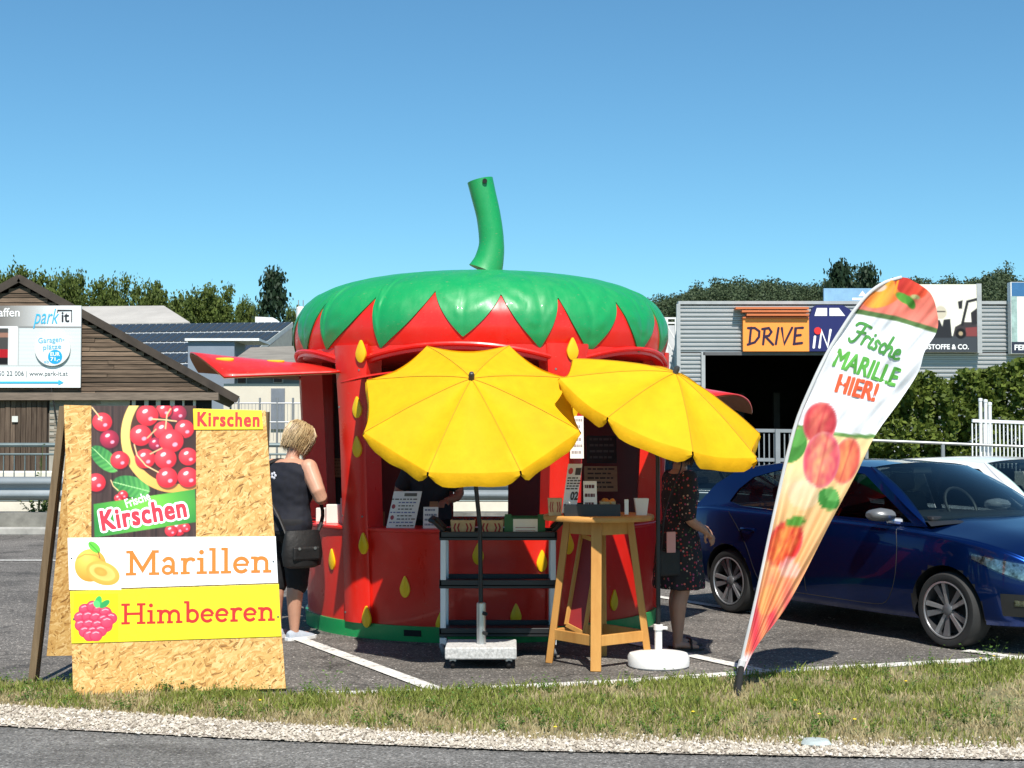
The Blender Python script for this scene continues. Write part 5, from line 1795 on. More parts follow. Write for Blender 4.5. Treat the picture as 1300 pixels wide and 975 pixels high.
# apricots
A = Art(64, 64, 92, 92, (250, 253, 255))      # origin at photo pixel (90, 685)
def fruit(A, cx, cy, rx, ry, rot, c0, c1, lx=-.35, ly=-.4):
    m, u, v, d = A.ell(cx, cy, rx, ry, rot)
    A.grad(m, np.sqrt((u - lx) ** 2 + (v - ly) ** 2) / 1.55, c0, c1)
fruit(A, 25, 33, 20, 21, .2, (253, 205, 96), (226, 130, 40))
A.line([(8, 24), (18, 19), (32, 20), (42, 28)], 1.3, (216, 140, 60))
fruit(A, 41, 43, 22, 14.5, .35, (250, 190, 96), (232, 138, 44), 0, -.2)
m, u, v, d = A.ell(40, 42, 17, 9.5, .35); A.grad(m, d, (238, 168, 84), (250, 190, 100))
fruit(A, 38, 41, 8.5, 5.2, .35, (244, 160, 66), (226, 138, 52), 0, 0)
A.put(A.ell(30, 10, 9.5, 5.2, .75)[0], (96, 190, 60)); A.line([(24, 5), (36, 17)], .9, (50, 140, 40)); A.line([(35, 16), (37, 24)], 1.2, (110, 80, 40))
A.build('apricot_print', lambda x, y: bfn(90 + x, 685 + y, .0095), print_mat('gloss_print'), pw)
A = Art(56, 60, 84, 90, (255, 250, 20))       # origin (94, 754)
A.c[:] = 0
A.c[:] = np.array([0.937, 0.898, 0.05])
for cx, cy in ((14, 20), (24, 16), (32, 21), (40, 24), (47, 31), (8, 30), (18, 29), (28, 30), (38, 33), (9, 40), (19, 39), (30, 40), (41, 41), (14, 48), (24, 48), (34, 47), (42, 36), (20, 53), (28, 53)):
    A.put(A.ell(cx, cy, 8.2, 7.6)[0], (196, 32, 66))
    fruit(A, cx, cy, 7.4, 6.8, 0, (240, 78, 104), (222, 48, 82))
    A.line([(cx - 4, cy - 3), (cx, cy - 4.6), (cx + 3.5, cy - 3.5)], 1.0, (250, 190, 200))
A.put(A.ell(31, 10, 4.4, 7.4, .25)[0], (56, 170, 90)); A.put(A.ell(39, 13, 3.8, 7.5, .95)[0], (46, 150, 80)); A.put(A.ell(29, 13, 4, 5, -.6)[0], (90, 195, 110))
A.build('raspberry_print', lambda x, y: bfn(94 + x, 754 + y, .0075), print_mat('gloss_print'), py_)
# cherry poster (5.417 units per photo pixel)
A = Art(720, 905, 150, 190, (64, 46, 42))      # origin at crop (195, 28)
xs = A.X + 195; ys = A.Y + 28
pl = np.array([[0.5 + 0.5 * noise.noise(V((x * .035, 0, 1))) for x in xs[0]]])
gr_ = np.array([[noise.noise(V((x * .12, y * .006, 4))) for x in xs[0]] for y in ys[:, 0]])
A.c = A.c * (0.65 + .6 * pl[..., None]) + .05 * gr_[..., None]
A.put((np.sin(xs / 24) > .96) * .7, (32, 22, 22))
def E(cx, cy, rx, ry, rot=0): return A.ell(cx - 195, cy - 28, rx, ry, rot)
def Lf(cx, cy, rx, ry, rot):
    m, u, v, d = E(cx, cy, rx, ry, rot)
    A.grad(m, (u + 1) / 2 + .2 * np.sin(u * 22 + np.abs(v) * 6), (38, 110, 56), (92, 172, 82))
    A.put(m * (np.abs(v) < .05), (150, 200, 130))
Lf(285, 395, 120, 62, .75)
Lf(470, 585, 130, 72, .25)
m, u, v, d = E(770, 235, 372, 392); A.grad(m, (u + v + 1.4) / 2.8, (246, 208, 120), (222, 156, 70))
m, u, v, d = E(778, 228, 318, 338); A.grad(m, (d) / 1, (40, 22, 22), (74, 42, 30))
def cherry(cx, cy, r, dk=0):
    m, u, v, d = E(cx, cy, r, r * .95)
    A.put(E(cx + r * .1, cy + r * .15, r * 1.06, r)[0] * .6, (46, 10, 20))
    c0, c1 = ((244, 84, 92), (196, 24, 42)) if not dk else ((206, 50, 80), (120, 18, 48))
    A.grad(m, np.sqrt((u + .25) ** 2 + (v + .3) ** 2) / 1.25, c0, c1)
    A.put(E(cx - r * .2, cy - r * .38, r * .26, r * .15, -.5)[0], (255, 226, 230))
    A.put(E(cx + r * .3, cy + r * .3, r * .22, r * .17, -.4)[0] * .9, (250, 170, 190))
for c_ in ((790, 80, 60, 1), (695, 60, 55), (580, 95, 76), (535, 232, 76), (690, 200, 68), (835, 188, 66), (635, 290, 46, 1), (745, 270, 84), (565, 392, 70), (860, 378, 64), (705, 392, 76), (715, 522, 74), (860, 520, 72), (270, 140, 68), (320, 258, 66, 1), (390, 402, 64), (228, 556, 66), (412, 642, 34), (380, 664, 28), (790, 872, 54), (742, 888, 42), (842, 866, 34)):
    cherry(*c_)
def ln(pts, w, c): A.line([(x - 195, y - 28) for x, y in pts], w, c)
SC_ = (236, 196, 140)
ln([(200, 40), (240, 90), (265, 130)], 9, SC_); ln([(610, 120), (700, 125), (780, 135)], 9, SC_); ln([(740, 50), (715, 90), (705, 185)], 9, SC_); ln([(490, 295), (510, 370), (570, 440), (655, 485)], 9, SC_); ln([(600, 360), (680, 320)], 8, SC_); ln([(640, 190), (580, 250)], 8, SC_); ln([(330, 540), (345, 580), (380, 610)], 7, SC_)
m = A.poly([(210 - 195, 705 - 28), (908 - 195, 602 - 28), (918 - 195, 828 - 28), (218 - 195, 935 - 28)])
A.grad(m, np.abs(A.X - 380) / 420 + .15 * np.sin(A.Y / 60), (110, 190, 66), (34, 120, 50))
def cfn(x, y, l=0.0): return bfn(80 + x / 5.417, 510 + y / 5.417, l)
A.build('cherry_poster', lambda x, y: cfn(x + 195, y + 28, .004), print_mat('gloss_print'), af)
def ctext(s, x0, y0, w, h, rot, bold, space=1.0):
    vs, fs = fit2d(text2d(s, 1, bold, 0, space), 0, 0, w, h)
    c, q = math.cos(rot), math.sin(rot)
    return [(x0 + x * c - y * q, y0 - (x * q + y * c)) for x, y in vs], fs
lettering([ctext('Kirschen', 275 + 19 * math.cos(k * PI / 6), 888 + 19 * math.sin(k * PI / 6), 585, 135, R(9.5), .018, 1.12) for k in range(12)], cfn, INK('cwhite', (246, 246, 246), .45), af, lift=.0050, step=.00008)
lettering([ctext('Kirschen', 275 + 4 * a, 888 + 4 * b, 585, 135, R(9.5), .012, 1.12) for a in (-1, 1) for b in (-1, 1)], cfn, INK('cred', (206, 36, 56), .45), af, lift=.0062, step=.00006)
lettering([ctext('Frische', 440, 732, 175, 62, R(19), .02)], cfn, INK('cwhite', (246, 246, 246), .45), af, lift=.0055)

# ------------------------------------------------------------------ yellow umbrellas
M_YEL = cloth_mat('yellow_canvas', (0.78, 0.43, 0.004), .18, .75, .06, .2)
M_UPOLE = pm('dark_pole', (.03, .03, .032), .35, metal=.5)
def umbrella(name, label, cpx, Yc, axis, Rr, apex_h, spin, pole_base, mats, base_fn, roll_drop=.095):
    c = at(cpx[0], cpx[1], Yc)
    a = V(axis).normalized()
    e1 = V((1, 0, 0)); e1 = (e1 - a * e1.dot(a)).normalized(); e2 = a.cross(e1)
    t = thing(name, label, 'umbrella', pole_base)
    N = 8
    def rim(phi):
        return e1 * math.cos(phi) + e2 * math.sin(phi)
    top = c + a * apex_h
    rows = []
    SEG = 14
    rnd = random.Random(cpx[0])
    for k in range(N * SEG + 1):
        f = k / SEG
        i = int(f) % N; u = f - int(f)
        p0, p1 = rim(spin + 2 * PI * i / N), rim(spin + 2 * PI * (i + 1) / N)
        edge_ = p0.lerp(p1, u)
        row = []
        for j in range(15):
            s = j / 14
            prof_ = apex_h * (1 - s ** 1.35)
            sag = -.035 * math.sin(PI * u) * s * s - .030 * math.sin(PI * u) * math.sin(PI * s * .85)
            scal = 1 - .035 * math.sin(PI * u) * s ** 3
            q = c + edge_ * (Rr * s * scal) + a * (prof_ + sag)
            q += a * (.003 * noise.noise(q * 5))
            row.append(q)
        rows.append(row)
    mb = MB(); mb.grid(rows)
    can = mb.build('canopy', M_YEL, t, smooth=True, angle=50)
    # valance: a short skirt hanging from each panel's edge, split at the ribs
    for i in range(N):
        mb = MB(); g0, g1, g2_ = [], [], []
        for k in range(SEG + 1):
            u = .012 + .976 * k / SEG
            f = (i + u)
            p0, p1 = rim(spin + 2 * PI * i / N), rim(spin + 2 * PI * (i + 1) / N)
            ed = p0.lerp(p1, u)
            q = c + ed * (Rr * (1 - .035 * math.sin(PI * u))) + a * (-.035 * math.sin(PI * u))
            flare = ed.normalized()
            edgef = min(1.0, min(u, 1 - u) * 8) ** .7
            hang = (V((0, 0, -1)) * .9 - a * .3 + flare * .02).normalized()
            d = roll_drop * (0.22 + .78 * edgef) * (1 + .04 * math.sin(k * .8 + i))
            wob = flare * (.004 * math.sin(k * 1.1 + i * 2.1))
            g0.append(q); g1.append(q + hang * d * .5 + flare * .012 + wob * .6); g2_.append(q + hang * d + wob)
        mb.grid([g0, g1, g2_]); mb.build('valance', M_YEL, can, smooth=True)
    for i in range(N):
        mb = MB(); ph = spin + 2 * PI * i / N
        mb.tube([c + a * (apex_h - .03), c + rim(ph) * Rr * .5 + a * (apex_h * (1 - .5 ** 1.35) - .02), c + rim(ph) * Rr * .985 - a * .012], .006, 5); r_ = mb.build('rib', M_UPOLE, t)
        mb = MB(); mb.tube([c + a * (apex_h - .42), c + rim(ph) * Rr * .5 + a * (apex_h * .55 - .02)], .005, 5); mb.build('strut', M_UPOLE, r_)
        mb = MB(); mb.tube([q_ + a * .0015 for q_ in rows[i * SEG]], .0028, 4); mb.build('seam', pm('yellow_seam', (.50, .27, .004), .8), can)
    MB().tube([top - a * .02, top + a * .03, top + a * .05, top + a * .055], [.02, .022, .016, .004], 10).build('finial', pm('finial', (.05, .05, .05), .4), t, smooth=True)
    joint = c + a * (apex_h - .5)
    MB().tube([top - a * .03, joint], .015, 10).build('upper_pole', mats, t, smooth=True)
    return t, joint
pb1 = G(611, 845)
u1, j1 = umbrella('yellow_umbrella', 'large yellow umbrella on a concrete block in front of the counter', (598, 514), 10.08, (0.03, -.615, .79), .81, .23, R(22.5) + R(3), pb1, M_UPOLE, None)
zt = at(611, 772, pb1.y).z
MB().tube([V((pb1.x, pb1.y, .25)), V((pb1.x - .01, pb1.y, 1.0)), V((j1.x, j1.y, j1.z)) ], .016, 10).build('lower_pole', M_UPOLE, u1, smooth=True)
M_STEEL = pm('steel_tube', (.6, .61, .62), .3, metal=.9)
M_GRAN = pm('granite_block', (.46, .45, .43), .8, var=.35, scale=60, bump=.3, bscale=70)
ub = thing('umbrella_base', 'grey concrete umbrella block on castors with a steel socket', 'umbrella base', pb1)
MB().box((pb1.x, pb1.y + .02, .115), (.51, .42, .085)).build('block', M_GRAN, ub, bevel=.01)
MB().lathe([(.034, .157), (.034, .45), (.028, .455)], 16, (pb1.x, pb1.y, 0)).build('socket', M_STEEL, ub, smooth=True)
for zz in (.24, .38):
    MB().tube([(pb1.x + .02, pb1.y - .03, zz), (pb1.x + .035, pb1.y - .075, zz)], .014, 10).build('clamp_knob', M_BLACK, ub)
for sx in (-.2, .2):
    for sy in (-.15, .17):
        MB().lathe([(.03, -.012), (.033, 0), (.03, .012)], 14, (pb1.x + sx, pb1.y + .02 + sy, .035), Matrix.Rotation(R(90), 3, 'Y')).build('castor', M_BLACK, ub, smooth=True)
        MB().box((pb1.x + sx, pb1.y + .02 + sy, .064), (.045, .04, .02)).build('castor_fork', M_STEEL, ub)
pb2 = G(836, 846)
u2, j2 = umbrella('yellow_umbrella', 'yellow umbrella tilting right on a round white base by the table', (840, 516), 10.2, (0.33, -.33, .885), .80, .27, R(10), pb2, M_UPOLE, None)
MB().tube([V((pb2.x, pb2.y, .3)), V((pb2.x + .0, pb2.y, 1.5)), j2], .016, 10).build('lower_pole', M_UPOLE, u2, smooth=True)
M_WPL = pm('white_plastic', (.74, .73, .70), .4, var=.06, scale=6)
wb = thing('round_umbrella_base', 'round white plastic umbrella base beside the wooden bar table', 'umbrella base', pb2)
MB().lathe([(.21, 0), (.222, .012), (.222, .075), (.208, .095), (.12, .108), (.06, .112), (.03, .12)], 40, pb2).build('disc', M_WPL, wb, smooth=True)
MB().lathe([(.027, .11), (.027, .26), (.034, .262), (.034, .30), (.02, .302)], 16, pb2).build('socket', M_WPL, wb, smooth=True)
MB().tube([(pb2.x + .03, pb2.y, .275), (pb2.x + .065, pb2.y - .01, .275)], .012, 8).build('clamp_knob', M_WPL, wb)

# ------------------------------------------------------------------ service trolley with punnets
M_BPL = pm('black_plastic', (.012, .012, .013), .45, var=.2)
M_ALU = pm('aluminium', (.62, .63, .65), .45, metal=.35, var=.06)
tx0, tx1 = at(563, 750, 10.75).x, at(702, 750, 10.75).x
TYn, TYf = 10.72, 11.15
tc = V(((tx0 + tx1) / 2, (TYn + TYf) / 2, 0))
tr_ = thing('service_trolley', 'black plastic service trolley with grey posts under the yellow umbrella', 'trolley', tc)
zs = [at(600, 678, TYn).z, at(600, 739, TYn).z, at(600, 800, TYn).z]
for zz in zs:
    mb = MB()
    w, d = tx1 - tx0 + .06, TYf - TYn + .06
    mb.box((tc.x, tc.y, zz - .03), (w, d, .03))
    for sx, sy, ww, dd in ((0, -1, w, .02), (0, 1, w, .02), (-1, 0, .02, d), (1, 0, .02, d)):
        mb.box((tc.x + sx * (w / 2 - .01), tc.y + sy * (d / 2 - .01), zz - .006), (ww - (.001 if sx else 0), dd, .05))
    mb.build('tray', M_BPL, tr_, bevel=.004)
for x in (tx0, tx1):
    for y in (TYn, TYf):
        mb = MB(); mb.box((x, y - (.012 if y == TYn else -.012), (zs[0] + .12) / 2 + .02), (.042, .03, zs[0] - .12 - .06)); mb.build('post', M_ALU, tr_, bevel=.004)
        mb = MB(); mb.lathe([(.05, -.016), (.056, -.008), (.056, .008), (.05, .016)], 18, (x, y, .057), Matrix.Rotation(R(70), 3, 'Y')); cs = mb.build('castor', pm('grey_rubber', (.2, .21, .22), .6), tr_, smooth=True)
        mb = MB(); mb.box((x, y, .12), (.05, .05, .05)); mb.build('castor_fork', M_ALU, cs)
for s, x in ((-1, tx0), (1, tx1)):
    mb = MB(); mb.tube([(x, TYn + .03, zs[0] + .02), (x + s * .07, TYn + .03, zs[0] + .09), (x + s * .10, TYn + .05, zs[0] + .1), (x + s * .10, TYf - .05, zs[0] + .1), (x + s * .07, TYf - .03, zs[0] + .09), (x, TYf - .03, zs[0] + .02)], .019, 8); mb.build('handle', M_BPL, tr_, smooth=True)
M_CHIP = pm('punnet_card', (.50, .36, .19), .7, var=.12, scale=30)
M_BERRY = pm('berries', (.03, .008, .012), .35, var=.5, scale=20)
M_APRI = pm('apricot_skin', (.55, .22, .03), .5, var=.25, scale=12)
def punnet(x, y, z, w, d, h, label, fruit_mat, markc=(150, 40, 36), n=22, fr=.016):
    t = thing('punnet', label, 'punnet', (x, y, z))
    tp = 1.14
    a = [(-w / 2, -d / 2), (w / 2, -d / 2), (w / 2, d / 2), (-w / 2, d / 2)]
    mb = MB()
    o_ = [V((p[0], p[1], 0)) for p in a] + [V((p[0] * tp, p[1] * tp, h)) for p in a] + [V((p[0] * tp * .94, p[1] * tp * .94, h)) for p in a] + [V((p[0] * .93, p[1] * .93, .006)) for p in a]
    mb.add(o_, [(3, 2, 1, 0)] + [(i, (i + 1) % 4, 4 + (i + 1) % 4, 4 + i) for i in range(4)] + [(4 + i, 4 + (i + 1) % 4, 8 + (i + 1) % 4, 8 + i) for i in range(4)] + [(8 + i, 8 + (i + 1) % 4, 12 + (i + 1) % 4, 12 + i) for i in range(4)] + [(12, 13, 14, 15)])
    mb.build('card_box', M_CHIP, t, local=True)
    if fruit_mat:
        mb = MB(); rr_ = random.Random(int(x * 1000))
        for k in range(n):
            mb.ball((rr_.uniform(-.44, .44) * w, rr_.uniform(-.44, .44) * d, h - fr * .4 + rr_.uniform(-.2, .5) * fr), fr, 7, 5)
        f = mb.build('fruit', fruit_mat, t, smooth=True, local=True); f['kind'] = 'stuff'
    mb = MB()
    f = lambda X, Z: V((X, -d / 2 * (1 + (tp - 1) * Z / h) - .0015, Z))
    for sx in (-1, 1):
        for k in range(2):
            x0 = sx * w * (.12 + .17 * k)
            mb.add([f(x0, h * .2), f(x0 + sx * w * .08, h * .2), f(x0 + sx * w * .15, h * .5), f(x0 + sx * w * .08, h * .8), f(x0, h * .8), f(x0 + sx * w * .07, h * .5)], [(0, 1, 2, 5), (5, 2, 3, 4)])
    mb.build('red_print', INK('punnet', markc), t, local=True)
    return t
zt2 = zs[0] - .014
for px, lab, mt in ((588, 'card punnet of dark berries at the left end of the trolley top', M_BERRY), (624, 'card punnet of dark berries in the middle of the trolley top', M_BERRY)):
    punnet(at(px, 665, 10.85).x, 10.84, zt2, .165, .12, .115, lab, mt)
gc = thing('green_crate', 'green plastic crate with a white label on the trolley', 'crate', V((at(666, 660, 10.85).x, 10.9, zt2)))
M_GCR = pm('crate_green', (.015, .11, .02), .5, var=.1)
w, d, h = .31, .3, .135
for sx, sy, ww, dd in ((0, -1, w, .016), (0, 1, w, .016), (-1, 0, .016, d - .034), (1, 0, .016, d - .034)):
    MB().box((sx * (w / 2 - .008), sy * (d / 2 - .008), h / 2), (ww, dd, h)).build('side', M_GCR, gc, local=True)
MB().box((0, 0, .006), (w - .034, d - .034, .012)).build('bottom', M_GCR, gc, local=True)
MB().box((.005, -d / 2 - .003, h * .5), (.185, .004, h * .86)).build('label_sheet', M_PAPER, gc, local=True)
mb = MB()
for zz in (.035, .06):
    mb.add([(-.07, -d / 2 - .006, zz), (.08, -d / 2 - .006, zz), (.08, -d / 2 - .006, zz + .004), (-.07, -d / 2 - .006, zz + .004)], [(0, 1, 2, 3)])
mb.build('small_print', INK('punnet', (150, 40, 36)), gc, local=True, kind='stuff')
for sx in (-1, 1):
    MB().box((sx * (w / 2 - .03), -d / 2 + .008, h + .012), (.05, .02, .028)).build('stacking_lug', M_GCR, gc, local=True)

# ------------------------------------------------------------------ wooden bar table
M_PINE = wood_mat('pine_wood', (.42, .19, .045), (.60, .32, .09), (6, 6, 1.2), .12, .2, .5)
M_PINET = wood_mat('pine_top', (.40, .18, .045), (.56, .29, .085), (1.0, 14, 14), .1, .2, .45)
Tt = V((at(760, 650, 10.42).x, 10.42, 0))
ztop = 1.085
bt = thing('bar_table', 'tall pine bar table with splayed legs and a round top', 'table', Tt)
MB().lathe([(.40, ztop - .038), (.405, ztop - .03), (.405, ztop - .006), (.398, ztop)], 44, Tt).build('table_top', M_PINET, bt, smooth=True, angle=50)
angs = [R(-97), R(-7), R(83), R(173)]
tops, feet = [], []
for a in angs:
    d = V((math.cos(a), math.sin(a), 0))
    p0, p1 = Tt + d * .23 + V((0, 0, ztop - .045)), Tt + d * .365
    tops.append(p0); feet.append(p1)
    MB().bar(p1, p0, .075, .05, up=(d.x, d.y, 0)).build('leg', M_PINE, bt, bevel=.004)
for i in range(4):
    a, b = tops[i], tops[(i + 1) % 4]
    MB().bar(a.lerp(b, .08) + V((0, 0, -.05)), a.lerp(b, .92) + V((0, 0, -.05)), .022, .09).build('apron', M_PINE, bt, bevel=.003)
    a, b = feet[i].lerp(tops[i], .2), feet[(i + 1) % 4].lerp(tops[(i + 1) % 4], .2)
    MB().bar(a.lerp(b, .06), a.lerp(b, .94), .03, .075).build('stretcher', M_PINE, bt, bevel=.003)
# folded chalk easel leaning inside the table
ea = thing('leaning_frame', 'thin pale wooden frame leaning inside the bar table legs', 'frame', V((at(735, 780, 10.5).x, 10.5, .3)))
for a, b in ((at(738, 672, 10.62), at(719, 785, 10.5)), (at(719, 785, 10.5), at(742, 797, 10.42)), (at(760, 680, 10.55), at(742, 797, 10.42)), (at(738, 672, 10.62), at(760, 680, 10.55))):
    MB().bar(a, b, .018, .03).build('rail', M_PINE, ea)
q = [at(738, 672, 10.63), at(760, 680, 10.56), at(742, 797, 10.43), at(719, 785, 10.51)]
mb = MB(); mb.add(q + [p + V((0, .01, 0)) for p in q], [(3, 2, 1, 0), (4, 5, 6, 7), (0, 1, 5, 4), (1, 2, 6, 5), (2, 3, 7, 6), (3, 0, 4, 7)]); mb.build('panel', M_REDIN, ea)
ea.location.z -= .045
# on the table
YT = 10.18
punnet(at(705, 640, YT).x, YT + .1, ztop, .09, .09, .125, 'small card punnet at the left edge of the bar table', None, (110, 80, 50))
tb = thing('fruit_tray', 'low black fruit tray on the bar table', 'tray', V((at(752, 640, YT).x, YT + .12, ztop)))
w, d, h = .40, .27, .085
for sx, sy, ww, dd in ((0, -1, w, .012), (0, 1, w, .012), (-1, 0, .012, d - .026), (1, 0, .012, d - .026)):
    MB().box((sx * (w / 2 - .006), sy * (d / 2 - .006), h / 2), (ww, dd, h)).build('side', M_BPL, tb, local=True)
MB().box((0, 0, .005), (w - .026, d - .026, .01)).build('bottom', M_BPL, tb, local=True)
sp_ = [(-.12, -.06), (-.05, -.05), (-.12, .02), (-.05, .03), (.02, .05), (.02, -.02), (.14, .05)]
labs = ['apricot at the front left of the black fruit tray', 'apricot second from left in the front of the fruit tray', 'apricot behind the front left one in the black tray', 'apricot in the back row of the tray behind the price card', 'apricot at the back middle of the black fruit tray', 'apricot in the middle of the black fruit tray', 'apricot beside the paper box in the black tray']
fm = MB().ball((0, 0, 0), (.034, .034, .031), 14, 10)
for (sx, sy), lb_ in zip(sp_, labs):
    me = fm.mesh('apricot')
    o = link('apricot', me, pm('red_apricot', (.62, .10, .03), .45, var=.4, scale=14, second=(.66, .25, .05)), smooth=True)
    o.location = tb.location + V((sx, sy, .045)); tag(o, lb_, 'apricot', 'apricots in the black tray')
pbx = punnet(tb.location.x + .115, tb.location.y - .02, ztop + .012, .1, .1, .09, 'small open paper box of apricots in the black tray', M_APRI, n=10, fr=.022)
wc = wall_card(713, 651, 731, 589, YT + .05, 'tall_price_card', M_CARD, 'tall white price card leaning back on the bar table', 'price card', 0, tilt=.05)
fT = lambda x, y, l=0.0: at(x + 8.9 * (651 - y) / 62, y, YT + .05 + .05 * (651 - y) / 62 - .004 - l)
mb = MB(); mb2_ = MB()
rr = random.Random(2)
for k in range(5):
    y = 606 + k * 3.4; x = 714.5
    while x < 728:
        ww = rr.uniform(2, 4.5); place2d(mb, ([(x, y + 1.6), (x + ww, y + 1.6), (x + ww, y), (x, y)], [(0, 1, 2, 3)]), fT); x += ww + 1
place2d(mb2_, ([(717 + 3 * math.cos(a * PI / 6), 598 + 4.2 * math.sin(a * PI / 6)) for a in range(12)], [tuple(range(12))]), fT)
place2d(mb, ([(723, 603), (730, 603), (730, 594), (723, 594)], [(0, 1, 2, 3)]), fT)
mb.build('small_print', INK('pc', (60, 50, 40)), wc, kind='stuff'); mb2_.build('fruit_print', INK('pcr', (190, 50, 40)), wc)
lettering([pxtext('02', 721, 635, 731, 624, .04)], fT, INK('pc', (60, 50, 40)), wc, lift=.001)
wall_card(741, 651, 758, 611, YT + .02, 'small_card', M_PAPER, 'small cream card standing in the black fruit tray', 'price card', 3, (90, 40, 30))
# white cup at right, slip of paper
cup = thing('paper_cup', 'white square paper cup at the right edge of the bar table', 'cup', V((at(815, 640, YT + .1).x, YT + .16, ztop)))
mb = MB(); mb.loft([[V((s * (.036 + .014 * k) * cx, s * (.036 + .014 * k) * cy, .12 * k)) for cx, cy in ((-1, -1), (1, -1), (1, 1), (-1, 1))] for s, k in ((1, 0), (1, 1))], caps=False); mb.build('side_wall', M_PAPER, cup, local=True, solid=.003)
MB().box((0, 0, .003), (.07, .07, .005)).build('bottom', M_PAPER, cup, local=True)
solid_box(793, 634, 798, 653.5, YT - .02, .03, 'tally_tag', M_PAPER, 'narrow white tag at the right end of the black tray', 'tag')
# white paper notice hanging beside the left umbrella, by the kiosk pillar
wall_card(724, 528, 741, 582, 11.44, 'hanging_notice', M_PAPER, 'white paper notice hanging between the two yellow umbrellas', 'notice', 6, (150, 140, 140))

# ------------------------------------------------------------------ feather banner
YFL = 9.25
pairs = [((940, 853), (944.5, 853)), ((947, 822), (961, 820)), ((961, 762), (1001, 766)), ((984, 655), (1056, 660)), ((998, 592), (1088, 600)), ((1013, 535), (1111, 553)), ((1033, 487), (1143, 508)),
         ((1053, 446), (1166, 472)), ((1074, 412), (1174, 446)), ((1087, 393), (1189.5, 420)), ((1104, 373), (1189.5, 396)), ((1124, 359), (1180, 371)), ((1146, 352), (1153, 353))]
Lp = cat_rom([V((a[0], a[1], 0)) for a, b in pairs], 20)
Rp = cat_rom([V((b[0], b[1], 0)) for a, b in pairs], 20)
NU = 110
NV = len(Lp)
def ripple(px, py):
    low = max(0.0, min(1, (py - 545) / 120))
    # pleats run along the flag towards its tip
    ang = math.atan2(px - 940, 860 - py)
    pleat = .020 * math.sin(ang * 46) * low + .012 * math.sin(ang * 95 + 1) * low
    mid = (1 - low)
    wr = .030 * math.sin((px * .8 + py * .35) / 30.0) * mid + .02 * noise.noise(V((px / 26, py / 40, 2))) * mid
    wr += .022 * noise.noise(V(((px * .8 + py * .6) / 10, (py * .8 - px * .6) / 50, 7))) * mid
    return pleat * min(1, (860 - py) / 150) + wr
def ffn(px, py, l=0.0):
    return at(px, py, YFL + ripple(px, py) - l)
A = Art(1, 1, NU, NV, (250, 250, 252))
A.X = np.array([[Lp[i].x + (Rp[i].x - Lp[i].x) * j / (NU - 1) for j in range(NU)] for i in range(NV)])
A.Y = np.array([[Lp[i].y + (Rp[i].y - Lp[i].y) * j / (NU - 1) for j in range(NU)] for i in range(NV)])
A.s = 1.6
u_ = (A.X - 1087) / 102
l1 = 395 + 25 * u_ + 5 * np.sin(np.clip(u_, 0, 1) * PI * .9) * 0 - 3 * (1 - np.abs(2 * u_ - 1))
l2 = 541 + (A.X - 1013) * .135 + 4 * np.sin((A.X - 1013) / 98 * PI)
top_ = np.clip((l1 - A.Y) / 1.6 + .5, 0, 1)
A.grad(top_, (A.Y - 352) / 60, (250, 120, 96), (240, 138, 122))
m, u, v, d = A.ell(1122, 371, 30, 17, -.45); A.grad(m * top_, np.abs(u * .7 + v * .5) , (252, 190, 70), (238, 80, 60))
A.put(A.ell(1118, 366, 8, 4, -.3)[0] * top_, (252, 214, 190))
m, u, v, d = A.ell(1157, 362, 22, 16, .5); A.grad(m * top_, (u + 1) / 2, (186, 44, 44), (240, 92, 60))
A.line([(1141, 352), (1136, 372)], 2.5, (250, 160, 50))
A.put(A.ell(1148, 379, 12, 5.5, .55)[0] * top_, (92, 160, 58)); A.put(A.ell(1156, 384, 9, 5, 1.1)[0] * top_, (70, 140, 50)); A.put(A.ell(1162, 377, 6, 3, .2)[0] * top_, (190, 190, 130))
A.put(np.clip((3.2 - np.abs(A.Y - l1)) / 1.6 + .5, 0, 1), (90, 122, 70))
low_ = np.clip((A.Y - l2) / 1.6 + .5, 0, 1)
A.grad(low_, (A.Y - 545) / 250, (253, 226, 164), (250, 168, 112))
A.put(low_ * np.clip((A.Y - 720) / 60, 0, 1) * (.45 + .35 * np.sin(A.X / 3.3)), (232, 60, 92))
A.put(low_ * np.clip(1 - np.abs(A.Y - 615) / 30, 0, 1) * .5 * (A.X < 1030), (255, 236, 200))
A.put(np.clip((2.6 - np.abs(A.Y - l2)) / 1.6 + .5, 0, 1) * (A.X > 1058) , (104, 148, 78))
A.put(np.clip((2.6 - np.abs(A.Y - l2)) / 1.6 + .5, 0, 1) * (A.X < 1022) , (104, 148, 78))
FN = np.array([[noise.noise(V((x / 5, y / 9, 1.5))) for x, y in zip(rx_, ry_)] for rx_, ry_ in zip(A.X, A.Y)])
def peach(cx, cy, rx, ry, rot, c0=(252, 190, 120), c1=(214, 66, 80)):
    m, u, v, d = A.ell(cx, cy, rx, ry, rot)
    A.grad(m, .22 + .55 * np.abs(u + .15) + .35 * (d ** 2) + FN * .35, c0, c1)
    A.put(m * np.clip(1 - np.abs(u - .05 + .12 * v) * 9, 0, 1) * .35, (178, 40, 54))
    A.put(m * np.clip((d - .86) * 6, 0, 1) * .5, (250, 190, 190))
A.put(A.ell(1006, 566, 17, 23, .5)[0] * low_, (72, 140, 60))
A.put(A.ell(1012, 556, 10, 14, .8)[0] * low_, (96, 166, 80))
peach(1074, 585, 17, 30, .25, (252, 176, 110), (224, 92, 78))
peach(1041, 537, 21, 27, .22, (236, 128, 104), (200, 62, 74))
peach(1043, 584, 23, 36, .15, (250, 186, 128), (224, 84, 104))
A.put(A.ell(1052, 634, 15, 13, .8)[0], (66, 142, 62)); A.put(A.ell(1056, 628, 10, 8, .8)[0], (104, 176, 92))
A.put(A.ell(1020, 628, 20, 18, .2)[0] * .6, (252, 226, 190))
peach(996, 690, 21, 32, .45, (252, 190, 90), (226, 56, 52))
